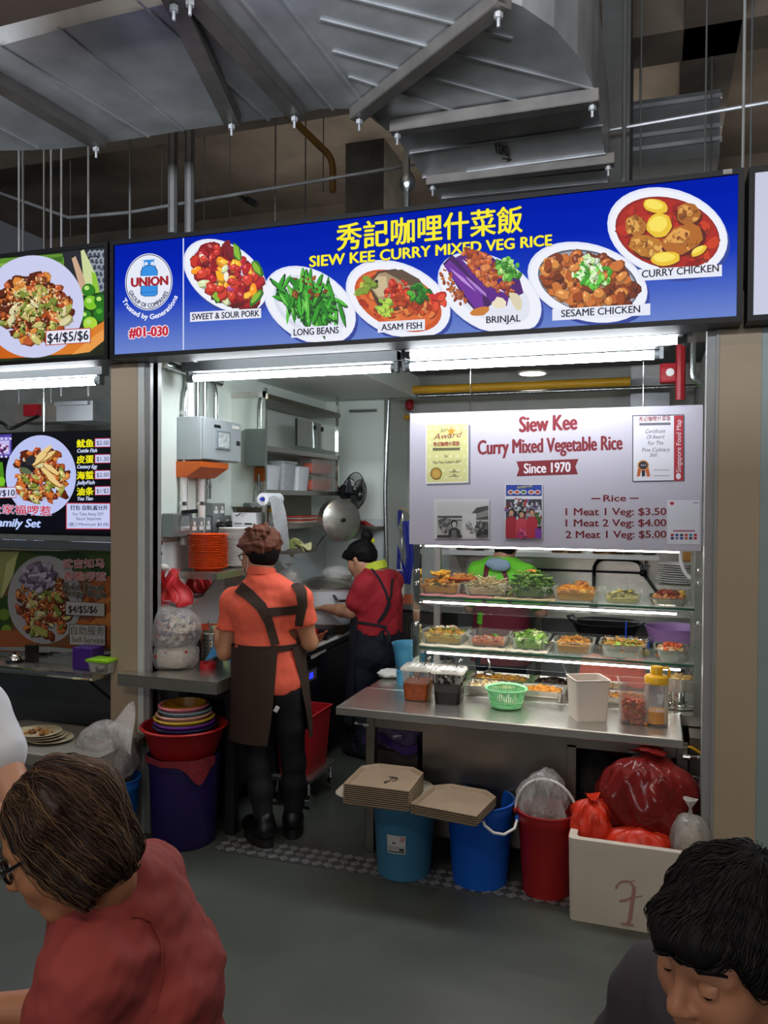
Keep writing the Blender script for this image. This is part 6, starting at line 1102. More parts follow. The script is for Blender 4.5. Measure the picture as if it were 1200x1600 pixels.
# foam box
fx0, fx1, fy0, fy1, fz = -.305, .36, 3.19, 3.52, .325
FOAM = M('white_foam', '#d3c9b8', .7, var=.12, scale=5, bump=.05, bscale=90)
t = thing('foam_box', 'white foam box full of red carrier bags on the floor', 'box', ((fx0+fx1)/2, (fy0+fy1)/2, 0)); b = MB(); pan(((fx0+fx1)/2, (fy0+fy1)/2, 0), fx1-fx0, fy1-fy0, fz, .03, .006, .0, .02, 0, b); b.build('box', FOAM, t)
def scrawl(a):
    C = '#cf9c8c'
    st(a, [(962, 1389), (966, 1381), (974, 1377), (984, 1378), (990, 1385), (992, 1394), (988, 1402), (980, 1406), (968, 1408)], 4, C); st(a, [(991, 1385), (988, 1410), (984, 1438), (980, 1444)], 6, C); st(a, [(990, 1402), (1004, 1400)], 2, C); st(a, [(970, 1443), (990, 1446)], 3, C); st(a, [(984, 1378), (992, 1376)], 2, C)
art('painted_mark', onY(fy0+.002), scrawl, t, VPRINT)
RBAG = M('orange_red_bag', '#d8361c', .35, var=.2, scale=18); RB2 = film('red_film', '#8e2825', .66, .15, 5)
bq = lambda px, py, Y, z, rx, ry, rz, seed, amp, label, mat, knot=.04, flat=.5: (lambda c: bag(c, rx, ry, rz, seed, amp, 48, knot, flat).at_top('carrier_bag', mat, c, label, 'bag'))(Vector((at(px, py, Y).x, Y, z)))
bq(925, 1300, 3.34, .22, .08, .08, .13, 31, .2, 'orange red carrier bag at the left end of the foam box', RBAG, .02)
bq(1000, 1330, 3.29, .2, .13, .07, .10, 32, .18, 'flat orange red carrier bag along the front of the foam box', RBAG, None)
c = Vector((at(1010, 1290, 3.4).x, 3.42, .325)); t = thing('rubbish_bag', 'big dark red translucent bag bulging out of the foam box', 'bag', c); bag(c, .19, .13, .165, 33, .15, 90, .03, .6).build('film', RB2, t); b = MB(); b.ball(c+Vector((.02, 0, .13)), (.12, .08, .08), 16, None, None, .2, random.Random(4)); b.build('contents', M('bag_contents', '#7a3a34', .6, var=.5, scale=12), t)
c = Vector((at(1078, 1335, 3.3).x, 3.30, .25)); t = thing('clear_bag', 'knotted clear bag at the right of the foam box', 'bag', c); bag(c, .075, .07, .11, 34, .08, 40, .06, .6).build('film', film('cloudy_film', '#d8d4cc', .35, .2), t); b = MB(); b.ball(c+Vector((0, 0, .08)), (.05, .045, .06), 12, None, None, .15, random.Random(6)); b.build('contents', M('pale_scraps', '#b8a898', .7, var=.4, scale=30), t)
c = Vector((at(1066, 1255, 3.62).x, 3.60, .30)); t = thing('clear_pail', 'clear plastic pail beside the steel cabinet above the red bag', 'pail', c); b = MB(); b.lathe(c, [(0, 0), (.075, 0), (.09, .17), (.095, .172), (.095, .178), (.086, .178), (.072, .004), (0, .004)], 32); b.build('pail', CLEARP, t); b = MB(); b.tube([c+Vector((-.09, 0, .17)), c+Vector((-.05, -.03, .20)), c+Vector((.05, -.03, .20)), c+Vector((.09, 0, .17))], .003); b.build('handle', CLEARP, t)
b = MB(); b.span((at(1030, 1300, 3.5).x+.02, 3.535, 0), (.22, 3.64, .298)); b.at_top('storage_crate', M('brown_crate', '#3a2a24', .6), (.1, 3.58, 0), 'dark crate standing behind the foam box', 'crate', smooth=False)
c = Vector((at(925, 1250, 3.8).x, 3.8, .12)); bag(c, .12, .16, .22, 41, .1, 40, None, .7).at_top('dark_bag', M('dark_cloth', '#2c2624', .8, var=.4, scale=15), c, 'dark cloth bundle inside the counter opening on the right', 'bundle')
c = Vector((at(918, 1180, 4.0).x, 4.05, .12)); bag(c, .16, .12, .3, 42, .08, 40, None, .8).at_top('red_bundle', M('dull_red_cloth', '#6a1c1c', .7, var=.3), c, 'dull red bag at the back of the right counter opening', 'bag')
c = Vector((at(627, 1190, 3.85).x, 3.82, .12)); t = thing('packet_bag', 'purple and clear bag of supplies inside the left counter opening', 'bag', c); b = MB(); b.span(c+Vector((-.13, -.12, 0)), c+Vector((.13, .2, .30))); b.build('carton', M('dark_carton', '#3a3430', .8), t, False); bag(c+Vector((0, -.02, .30)), .13, .13, .085, 44, .1, 44, None, .7).build('film', M('purple_wrap', '#7a6a88', .25, var=.75, scale=14, ), t)
b = MB(); b.sheet(lambda u, v: c+Vector((-.14+.28*u, -.16, .33+.04*v+.03*math.sin(u*6))), 12, 3, .004); b.build('purple_band', M('purple_film', '#3c2460', .3), t)
# ------------------------------------------------------------------ bin and basins at the left
pb_ = Vector((-2.135, 3.335, 0)); BH_ = .425
t = thing('plastic_bin', 'tall dark purple bin below the worktable', 'bin', pb_); b = MB(); b.lathe(pb_, [(0, 0), (.142, 0), (.15, .01), (.166, BH_-.05), (.172, BH_-.045), (.172, BH_-.02), (.175, BH_-.01), (.175, BH_), (.165, BH_), (.14, .02), (0, .015)], 44); b.build('bin', M('dark_purple_plastic', '#24164f', .45, var=.06), t)
b = MB(); b.sheet(lambda u, v: pb_+Vector(((.178+.004*math.sin(u*19))*math.cos(-2.6+2.5*u), (.178+.004*math.sin(u*19))*math.sin(-2.6+2.5*u), BH_+.01-v*(.03+.09*math.exp(-((u-.80)/.13)**2)))), 40, 6, .002); b.build('red_net', M('maroon_net', '#8a2430', .7, var=.4, scale=40), t)
def basin(c, r0, r1, h, mat, label, grp=None, tilt=(0, 0), n=44):
    rot = Euler((tilt[0], tilt[1], 0)).to_matrix(); b = MB(); b.lathe(c, [(0, 0), (r0, 0), (r0+.006, .006), (r1-.006, h-.008), (r1, h-.004), (r1+.008, h-.006), (r1+.01, h-.001), (r1+.004, h+.004), (r1-.004, h+.002), (r0, .012), (0, .008)], n, rot=rot); return b.at_top('plastic_basin', mat, c, label, 'basin', grp)
bc = pb_+Vector((0.0, 0, BH_+.001)); basin(bc, .15, .2, .135, M('bright_red_plastic', '#b41e20', .35, var=.06), 'wide red basin standing on the purple bin')
for i, (cl, lab_) in enumerate((('#2c2a5a', 'navy basin, lowest in the stack inside the red basin'), ('#6f2f9a', 'purple basin, second lowest in the stack inside the red basin'), ('#d8b83c', 'yellow basin in the middle of the stack inside the red basin'), ('#d8a08a', 'peach basin above the yellow one in the stack'), ('#7f9aa0', 'grey blue basin just below the pink one'), ('#d8788a', 'pink basin on top of the basin stack'))):
    basin(bc+Vector((.004*math.sin(i*2), .003*math.cos(i*3), .0105+i*.0172+.002*i)), .092-.002*i, .142-.006*(i if i != 2 else 1.0), .125, M('basin_colour_%d' % i, cl, .35, var=.06), lab_, 'coloured basins in the red basin')
b = MB(); c = bc+Vector((0, 0, .0105+5*.0192+.02)); b.lathe(c, [(0, 0), (.082, 0), (.105, .112), (.101, .112), (.078, .006), (0, .006)], 36); b.at_top('plastic_basin', M('amber_plastic', '#b8801c', .35), c, 'amber basin nested inside the topmost pink basin', 'basin', 'coloured basins in the red basin')
# blue pail and bag behind the seated woman
c = Vector((at(188, 1300, 3.2).x, 3.16, 0)); bucket(c, .09, .115, .33, M('mid_blue_plastic', '#1f5fae', .4), 'blue pail with a clear rubbish bag beside the purple bin')
t = thing('rubbish_bag', 'large clear rubbish bag rising from the blue pail at left', 'bag', c+Vector((0, 0, .25))); bag(c+Vector((-.05, -.0, .325)), .15, .13, .16, 51, .09, 48, None, .5).build('film', FILM, t); b = MB(); b.sheet(lambda u, v: c+Vector((-.05+.19*u*(1-.3*v), -.02+.05*math.sin(u*5+v*3), .46+.22*v*(.4+.6*u)+.02*math.sin(u*9))), 14, 14, .002); b.build('loose_film', FILM, t); packets(c+Vector((-.05, 0, .34)), .11, .1, .11, 160, ['#b8a8a0', '#c8b8b0', '#8a6a60', '#d8ccc4', '#a87a6a'], 9, .02).build('waste_paper', M('paper_packets'), t)
# ================================================================== stall on the left
TVY = 3.5
tx0, tx1 = at(-140, 700, TVY).x, at(172, 700, TVY).x+.06
tz0, tz1 = at(80, 836, TVY).z, at(80, 674, TVY).z
TV = thing('menu_screen', 'lit menu screen of the left stall with prices', 'screen', ((tx0+tx1)/2, TVY, tz0)); b = MB(); b.span((tx0, TVY+.003, tz0), (tx1, TVY+.05, tz1)); b.build('casing', M('black_sign_box'), TV, False); b = MB(); b.span((tx0+.01, TVY, tz0+.012), (tx1-.01, TVY+.004, tz1-.008)); b.build('lit_panel', M('backlit_black_print', '#0a0b14', emit=1, var=.3), TV, False)
ft = onY(TVY-.0005)
def menu(a):
    a.rect(-60, 682, 18, 718, '#4a3a9a', -.05); a.rect(-60, 686, 16, 714, '#8a80d0', -.05)
    for i in range(10): a.rect(-48+i*7, 684, -45+i*7, 687, '#e0def4'); a.rect(-48+i*7, 712, -45+i*7, 715, '#e0def4')
    a.rect(-20, 690, 14, 710, '#c0b8e8', -.05); a.pile(4, 700, 7, 8, ['#3a2a5a', '#8a2a7a', '#e0d8f0'], 16, 3, r)
    a.poly([(-60, 725), (4, 722), (8, 760), (-60, 770)], '#4a8a1c'); a.ell(2, 752, 6, 7, 0, '#7ac02a')
    rojak_plate(a, 64, 743, 55, 63, 0, 64, 742, 42, 44, 110, pc='#b9c2ee')
    for cx, cy, q in ((68, 708, -40), (74, 714, -35), (62, 718, -42), (80, 734, 35), (76, 742, 40), (84, 752, 38)): a.blob(cx, cy, 17, 4.6, q, '#8a5a1c', r, 10, .1); a.blob(cx, cy-1, 16, 3.6, q, '#e8c886', r, 10, .1)
    a.blob(42, 730, 12, 8, 30, '#1c1c22', r, 10, .1); a.blob(40, 736, 10, 5, 20, '#5a6a4a', r, 8, .1); a.blob(47, 720, 7, 9, 50, '#2a2a32', r, 10, .1)
    for t_, e_, p_, y in (('鱿鱼', 'Cuttle Fish', '$2.00', 687), ('皮蛋', 'Century Egg', '$1.30', 712), ('海蜇', 'JellyFish', '$2.00', 737), ('油条', 'You Tiao', '$1/$2', 762)):
        a.text(t_, (120, y+12.5), (146, y+11.5), 12.5, '#f2ea1c', bold=.5); a.text(e_, (120, y+20), (120+31*len(e_)/11+(2 if len(e_) < 10 else 0), y+19.5), 6, '#c8d4f4', sl=.25, bold=.3)
        a.rect(148, y-2, 172, y+12, '#c43a5a', -.02); a.rect(149, y-1, 172, y+11, '#c9cdf0', -.02); a.text(p_, (151, y+8.5), (170, y+8), 7, '#1c2040')
    a.rect(-30, 762, 25.5, 779, '#a83a4a', -.02); a.rect(-30, 763, 24.5, 778, '#d4d8f4', -.02); a.text('$9/$10', (-14, 775.5), (23, 774.5), 10, '#1c2040', bold=.3)
    a.text('全家福啰惹', (-16, 802), (80, 806), 15, '#c8283a', out='#c8ccf0', ow=.9, bold=.3); a.text('Family Set', (-12, 822), (62, 824), 13, '#b8ccf8', sl=.25, bold=.7, out='#1c2a8a', ow=.7)
    a.rect(103, 785.5, 172.5, 827, '#b83a4a', .005); a.rect(104.5, 787, 171.5, 825.5, '#c4cbf0', .005)
    a.text('打包 自制,酱分开', (110, 797.5), (168, 797.5), 8, '#1c2040', bold=.2); a.text('For Take Away DIY,', (114, 805.5), (163, 805.5), 5, '#1c2040'); a.text('Sauce Separate', (119, 812.5), (158, 812.5), 5, '#1c2040'); a.text('(最少Minimum $5.00)', (107, 823), (170, 823), 7, '#1c2040')
art('menu_picture', ft, menu, TV)
# poster on the counter front
PY = 3.46; px0, px1 = at(-140, 900, PY).x, at(172, 900, PY).x+.04; pz0, pz1 = at(80, 1011, PY).z, at(80, 861, PY).z
PO = thing('menu_poster', 'printed poster of crispy rojak on the left counter', 'poster', ((px0+px1)/2, PY, pz0)); b = MB(); b.span((px0, PY, pz0), (px1, PY+.01, pz1)); b.build('card', M('poster_card', '#6a4628', .5, var=.4, scale=7), PO, False)
def poster(a):
    a.poly([(-60, 862), (172, 860), (172, 900), (-60, 930)], '#3f5420'); a.poly([(40, 862), (120, 861), (172, 890), (172, 902), (110, 880)], '#26401c'); a.poly([(0, 862), (30, 862), (14, 910), (-10, 950), (-30, 950)], '#9aa060'); a.poly([(10, 880), (28, 864), (20, 900), (0, 940)], '#c0c080')
    a.poly([(-40, 950), (12, 930), (20, 985), (-40, 990)], '#2c4a14'); a.ell(6, 960, 9, 9, 0, '#6a8a2c'); a.ell(10, 984, 8, 8, 0, '#7a9a34')
    a.poly([(-40, 984), (40, 985), (60, 1011), (-40, 1011)], '#a0562a'); a.poly([(100, 1011), (172, 930), (172, 1011)], '#9a4a1c'); a.poly([(140, 905), (172, 900), (172, 1000), (150, 1000)], '#a85a28')
    for i in range(14): a.blob(r.uniform(110, 170), r.uniform(925, 1005), 16, 5, r.uniform(-60, 60), r.choice(['#b8682c', '#8a3c14', '#c87c3c']), r)
    rojak_plate(a, 70, 937, 58, 69, 0, 68, 945, 42, 52, 130, pc='#a8a6a8'); a.pile(58, 900, 27, 22, ['#8a7a90', '#a89ab0', '#6a5a74', '#c0b4c4'], 70, 6, r); a.blob(64, 986, 14, 6, 20, '#a8a850', r)
    a.text('武吉知马', (98, 888), (163, 887), 14, '#b02a30', out='#c8b8b4', ow=.8); a.text('香脆啰惹', (99, 907), (166, 908), 14, '#b02a30', out='#c8b8b4', ow=.8)
    a.text('Bukit Timah', (98, 921), (161, 923), 11, '#24221f', sl=.2, bold=.3, out='#b8b0a4', ow=.7); a.text('Crispy Rojak', (98, 931), (165, 934), 11, '#24221f', sl=.2, bold=.3, out='#b8b0a4', ow=.7)
    a.rect(102, 939, 164, 961, '#55504a', .05); a.rect(103, 940, 163, 960, '#b6b2ac', .05); a.text('$4/$5/$6', (107, 957), (152, 958), 11.5, '#1a1a1a', bold=.35)
    a.rect(108, 975, 165, 1008, '#1c1c1c', .03); a.rect(109, 976, 164, 1007, '#b9b6b0', .03); a.text('自助服务', (111, 992), (163, 993), 14, '#1a1a1a'); a.text('Self-Service', (112, 1003), (162, 1005), 9, '#1a1a1a')
art('poster_picture', onY(PY-.0006), poster, PO, VPRINT)
# steel rails, counter
t = thing('left_counter', 'steel counter of the left stall seen past the pillar', 'counter', (-3.1, 3.6, 0)); zc_ = at(80, 1050, 3.2).z; yb = 3.2
b = MB(); b.span((at(-140, 1050, 3.2).x, 3.22, zc_-.03), (pl0-.02, 3.95, zc_)); b.build('worktop', STEEL, t, False)
b = MB(); b.tube([(at(-140, 1050, 3.2).x, 3.22, zc_-.015), (pl0-.02, 3.22, zc_-.015)], .017); b.build('front_rail', STEELM, t)
b = MB(); b.span((at(-140, 1050, 3.2).x, 3.45, .0), (pl0-.02, 3.48, zc_-.03)); b.build('front_panel', M('dull_steel', '#6f7172', .4, .85, .3, 3), t, False)
b = MB(); b.tube([at(-140, 1018, 3.42), (pl0-.05, 3.42, at(80, 1018, 3.42).z)], .018); b.build('back_rail', STEELM, t)
b = MB(); b.bar((pl0-.1, 3.26, zc_-.03), (pl0-.02, 3.44, zc_-.22), .012, .012); b.build('brace', DARK, t, False)
z_ = at(80, 850, 3.46).z; b = MB(); b.span((tx0, 3.42, z_-.028), (pl0+.03, 3.56, z_+.02), bev=.006); b.at_top('steel_ledge', STEELM, ((tx0+pl0)/2, 3.45, z_-.028), 'polished steel ledge between the menu screen and the poster', 'ledge', smooth=False)
for x in (at(-100, 900, 3.5).x,): pass
c = Vector((at(23, 1035, 3.33).x, 3.33, zc_)); t = thing('service_bell', 'black and chrome service bell on the left counter', 'bell', c); b = MB(); b.lathe(c, [(0, 0), (.045, 0), (.045, .01), (0, .012)], 20); b.build('base', BLACK, t); b = MB(); b.lathe(c+Vector((0, 0, .013)), [(.042, 0), (.036, .018), (.02, .03), (0, .034)], 20); b.build('dome', CHROME, t); b = MB(); b.lathe(c+Vector((0, 0, .047)), [(.008, 0), (.008, .008), (0, .01)], 10); b.build('button', BLACK, t)
c = Vector((at(50, 1035, 3.36).x, 3.36, zc_)); b = MB(); b.span(c+Vector((-.03, -.02, 0)), c+Vector((.03, .02, .09)), bev=.003); b.at_top('napkin_holder', M('dark_steel_box', '#3a3836', .3, .8), c, 'dark upright napkin holder behind the service bell', 'holder', smooth=False)
c = Vector((at(134, 1046, 3.32).x, 3.34, zc_)); b = MB(); b.box(c+Vector((0, 0, .055)), (.12, .1, .11), bev=.006); b.at_top('purple_box', M('purple_box', '#43217a', .4), c, 'small purple box on the left counter', 'box', smooth=False)
c = Vector((at(157, 1047, 3.27).x, 3.285, zc_)); t = thing('food_container', 'clear food container with a lime green lid on the left counter', 'container', c); pan(c, .12, .09, .055, .003, .008, .003, .015).build('container', CLEARP, t); b = MB(); b.box(c+Vector((0, 0, .062)), (.13, .1, .014), bev=.004); b.build('lid', M('lime_plastic', '#8cc81c', .35), t); b = MB(); rnd = random.Random(3); [piece(b, c+Vector((rnd.uniform(-.04, .04), rnd.uniform(-.025, .025), .02+rnd.uniform(0, .02))), 'chunk', .013, rnd.choice(['#c8d0b0', '#a8b88a', '#e0dcc8']), rnd) for _ in range(26)]; b.build('cut_vegetables', VFOOD, t)
# crate with plates below the counter
c = Vector((at(80, 1180, 3.18).x, 3.10, 0)); ct = at(60, 1178, 2.95).z
t = thing('plastic_crate', 'big grey lidded crate in front of the left counter', 'crate', c); cw0, cw1 = at(-60, 1170, 2.95).x, at(152, 1160, 2.95).x; cm = (cw0+cw1)/2; gz = at(20, 1172, 2.92).z
GC = M('grey_crate', '#7f7b72', .5, var=.12); b = MB(); pan((cm, 3.12, 0), cw1-cw0-.05, .36, gz-.02, .006, .03, .01, .04, 0, b); b.build('tub', GC, t); b = MB(); b.rings([[Vector((p[0], p[1], gz+z0)) for p in rrect(cm, 3.12, cw1-cw0+e, .44+e, .05)] for e, z0 in ((-.02, -.05), (.0, -.048), (.0, 0), (-.03, .008), (-.08, .0), (-.1, -.002))]); b.build('lid', GC, t)
c = Vector((at(62, 1150, 3.1).x, 3.10, gz)); PO_ = M('floral_plate', '#cbbf9c', .4, var=.5, scale=50)
for i, (dx, dz, lab_) in enumerate(((.06, 0, 'lowest oval patterned plate on the grey crate, sticking out right'), (.02, .008, 'second patterned plate from the bottom on the grey crate'), (.0, .016, 'third patterned plate on the grey crate'), (-.01, .024, 'topmost patterned plate with food scraps on the grey crate'))):
    q = c+Vector((dx, 0, dz)); b = MB(); b.lathe(q, [(0, 0), (.06, 0), (.1, .012), (.1, .015), (.06, .004), (0, .004)], 30, sx=1.15); b.at_top('patterned_plate', PO_, q, lab_, 'plate', 'plates on the grey crate')
b = MB(); rnd = random.Random(5); [piece(b, c+Vector((rnd.uniform(-.06, .05), rnd.uniform(-.04, .04), .034)), 'chunk', .012, rnd.choice(['#8a5a2c', '#b8803c', '#5a3418']), rnd) for _ in range(24)]; b.at_top('food_scraps', VFOOD, c+Vector((0, 0, .03)), 'brown food scraps on the topmost patterned plate', 'food', kind='stuff')
# ducts above the menu screen
t = thing('kitchen_duct', 'galvanised duct piece above the menu screen of the left stall', 'duct', at(125, 640, 4.4)); b = MB(); b.span((at(88, 640, 4.4).x, 4.4, at(100, 658, 4.4).z), (at(145, 640, 4.4).x, 4.7, at(100, 628, 4.4).z)); b.build('duct_body', GALV, t, False); b = MB(); b.rings([[Vector((at(x, 620, 4.4).x, y, at(100, py, 4.4).z)) for y, py in ((4.38, 634), (4.38, 628), (4.7, 612), (4.72, 634))] for x in (88, 140)]); b.build('cowl', GALV, t, False)
for px in (96, 138): b = MB(); q = at(px, 612, 4.55); b.tube([(q.x, 4.55, q.z-.03), (q.x, 4.55, 5.2)], .008); b.build('hanging_rod', GALV, t)
t = thing('wall_box', 'long grey service box with a red switch in the left stall', 'box', at(50, 645, 4.6)); b = MB(); b.span((at(22, 640, 4.6).x, 4.6, at(50, 660, 4.6).z), (at(88, 640, 4.6).x, 4.8, at(50, 630, 4.6).z)); b.build('box_body', M('grey_crate'), t, False); b = MB(); b.span((at(38, 640, 4.57).x, 4.56, at(50, 650, 4.57).z), (at(60, 640, 4.57).x, 4.6, at(50, 632, 4.57).z)); b.build('red_switch', M('red_paint'), t, False)
for px in (30, 80): b = MB(); q = at(px, 640, 4.7); b.tube([(q.x, 4.7, q.z), (q.x, 4.7, 5.2)], .008); b.build('hanging_rod', GALV, t)
pipe([at(-80, 650, 4.3), at(5, 660, 4.3), at(14, 672, 4.3), at(60, 650, 4.5)], .012, 'black cable looping above the menu screen', BLACK, 'black_cable')
b = MB(); b.tube([(at(69, 690, 4.2).x, 4.2, 5.2), at(69, 690, 4.2)], .007); b.at_top('steel_conduit', PIPE, at(69, 690, 4.2), 'thin upright conduit behind the menu screen', 'pipe')
# right neighbour: blue thing at the edge
b = MB(); b.span((at(1197, 1000, 3.6).x, 3.55, .0), (at(1197, 1000, 3.6).x+.8, 3.75, 1.2)); b.at_top('right_counter', M('dark_counter', '#22242a', .5), (1.0, 3.65, 0), 'dark counter of the right stall at the picture edge', 'counter', smooth=False)
# ================================================================== people
class Field:
    """smooth solid sampled on a grid, turned into one continuous skin"""
    def __init__(s, lo, hi, h):
        s.lo = np.array(lo, float); s.h = h; s.n = np.ceil((np.array(hi, float)-s.lo)/h).astype(int)+1; s.D = np.full(s.n, 9.0, np.float32)
    def region(s, lo, hi):
        a = np.clip(np.floor((np.array(lo)-s.lo)/s.h).astype(int), 0, s.n); b = np.clip(np.ceil((np.array(hi)-s.lo)/s.h).astype(int)+1, 0, s.n)
        if np.any(b <= a): return None
        sl = tuple(slice(i, j) for i, j in zip(a, b)); g = np.meshgrid(*[s.lo[i]+s.h*np.arange(a[i], b[i]) for i in range(3)], indexing='ij'); return sl, np.stack(g, -1)
    def put(s, lo, hi, fn, k, sub=False):
        m = k+3*s.h; q = s.region(np.array(lo)-m, np.array(hi)+m)
        if q is None: return
        sl, P = q; d = fn(P); A = s.D[sl]
        if sub: A = -A
        t = np.clip(.5+.5*(A-d)/max(k, 1e-6), 0, 1); r_ = A*(1-t)+d*t-k*t*(1-t); s.D[sl] = -r_ if sub else r_
    def cone(s, a, b, ra, rb, k=.02, sub=False):
        a, b = np.array(a, float), np.array(b, float); ab = b-a; L2 = max(ab@ab, 1e-9); m = max(ra, rb)
        def fn(P): q = P-a; t = np.clip(q@ab/L2, 0, 1); return np.linalg.norm(q-t[..., None]*ab, axis=-1)-(ra+(rb-ra)*t)
        s.put(np.minimum(a, b)-m, np.maximum(a, b)+m, fn, k, sub)
    def chain(s, pts, rad, k=.02):
        for i in range(len(pts)-1): s.cone(pts[i], pts[i+1], rad[i], rad[i+1], k)
    def ell(s, c, r_, axes=None, k=.02, sub=False):
        c = np.array(c, float); r_ = np.array(r_, float); A = np.eye(3) if axes is None else np.array([list(v) for v in axes], float); m = r_.max()
        def fn(P): q = (P-c)@A.T; k0 = np.linalg.norm(q/r_, axis=-1); k1 = np.linalg.norm(q/r_**2, axis=-1); return np.where(k1 > 1e-9, k0*(k0-1)/np.maximum(k1, 1e-9), -r_.min())
        s.put(c-m, c+m, fn, k, sub)
    def band(s, a, b, ra, rb, side, k=.03):
        """limb of oval section: ra, rb = (half width along side, half depth)"""
        a, b, side = np.array(a, float), np.array(b, float), np.array(side, float); ab = b-a; L = np.linalg.norm(ab); ax = ab/L; sd = side-ax*(side@ax); sd /= np.linalg.norm(sd); fr = np.cross(ax, sd); m = max(*ra, *rb)
        def fn(P):
            q = P-a; t = np.clip(q@ax/L, 0, 1); q = q-t[..., None]*ab; w_ = ra[0]+(rb[0]-ra[0])*t; d_ = ra[1]+(rb[1]-ra[1])*t; mn = np.minimum(w_, d_)
            return (np.sqrt((q@sd/w_)**2+(q@fr/d_)**2+(q@ax/mn)**2)-1)*mn
        s.put(np.minimum(a, b)-m, np.maximum(a, b)+m, fn, k)
    def cut(s, p, n):
        """keep the side the normal n points away from"""
        sl, P = s.region(s.lo, s.lo+s.h*s.n); d = (P-np.array(p, float))@np.array(n, float); s.D[sl] = np.maximum(s.D[sl], d)
    def noise(s, fn):
        sl, P = s.region(s.lo, s.lo+s.h*s.n); m = np.abs(s.D[sl]) < .08; v = s.D[sl]; v[m] += fn(P[m]).astype(np.float32); s.D[sl] = v
    def skin(s):
        D = s.D; S = D < 0; n = np.array(D.shape)-1; I = [(i, j, k) for i in (0, 1) for j in (0, 1) for k in (0, 1)]
        C = {o: D[o[0]:n[0]+o[0], o[1]:n[1]+o[1], o[2]:n[2]+o[2]] for o in I}; cnt = sum((C[o] < 0).astype(int) for o in I); act = (cnt > 0) & (cnt < 8)
        cells = np.argwhere(act); idx = np.full(act.shape, -1); idx[act] = np.arange(len(cells)); V = np.zeros((len(cells), 3)); N = np.zeros(len(cells)); cv = {o: C[o][act] for o in I}
        for a in I:
            for ax in range(3):
                if a[ax] == 0:
                    b = tuple(a[i]+(i == ax) for i in range(3)); da, db = cv[a], cv[b]; x = (da < 0) != (db < 0); t = np.where(x, da/np.where(x, da-db, 1), 0); p = np.tile(np.array(a, float), (len(cells), 1)); p[:, ax] += t; V += p*x[:, None]; N += x
        V = s.lo+s.h*(cells+V/np.maximum(N, 1)[:, None]); F = []
        for ax in range(3):
            u, v = [i for i in range(3) if i != ax]
            if ax == 1: u, v = v, u
            A = [slice(None)]*3; B = [slice(None)]*3; A[ax] = slice(0, -1); B[ax] = slice(1, None); Sa, Sb = S[tuple(A)], S[tuple(B)]; e = np.argwhere(Sa != Sb)
            e = e[(e[:, u] > 0) & (e[:, v] > 0) & (e[:, u] < n[u]) & (e[:, v] < n[v])]
            def cell(du, dv): q = e.copy(); q[:, u] -= du; q[:, v] -= dv; return idx[q[:, 0], q[:, 1], q[:, 2]]
            Q = np.stack([cell(1, 1), cell(0, 1), cell(0, 0), cell(1, 0)], 1); fl = Sa[e[:, 0], e[:, 1], e[:, 2]]; Q[~fl] = Q[~fl][:, ::-1]; F.append(Q[(Q >= 0).all(1)])
        return V, np.concatenate(F)
    def build(s, name, mat, parent, smooth=2):
        V, F = s.skin(); 
        if smooth:
            E_ = np.concatenate([F[:, [0, 1]], F[:, [1, 2]], F[:, [2, 3]], F[:, [3, 0]]])
            for _ in range(smooth):
                acc = np.zeros_like(V); c = np.zeros(len(V)); np.add.at(acc, E_[:, 0], V[E_[:, 1]]); np.add.at(acc, E_[:, 1], V[E_[:, 0]]); np.add.at(c, E_[:, 0], 1); np.add.at(c, E_[:, 1], 1); V = V*.5+.5*acc/np.maximum(c, 1)[:, None]
        b = MB(); b.v = V.tolist(); b.f = F.tolist(); o = b.build(name, mat, parent, True, 180); o['_v'] = 0; del o['_v']; return o, V, F
from mathutils.bvhtree import BVHTree
def v3(*a): return Vector(a)
def wob(fs, amp, seed=0):
    rs = np.random.RandomState(seed); D_ = rs.normal(size=(6, 3)); ph = rs.uniform(0, 6.28, 6)
    return lambda P: amp*sum(np.sin(fs*(1+.5*i)*(P@(d/np.linalg.norm(d)))+p)/(1+.4*i) for i, (d, p) in enumerate(zip(D_, ph)))/2
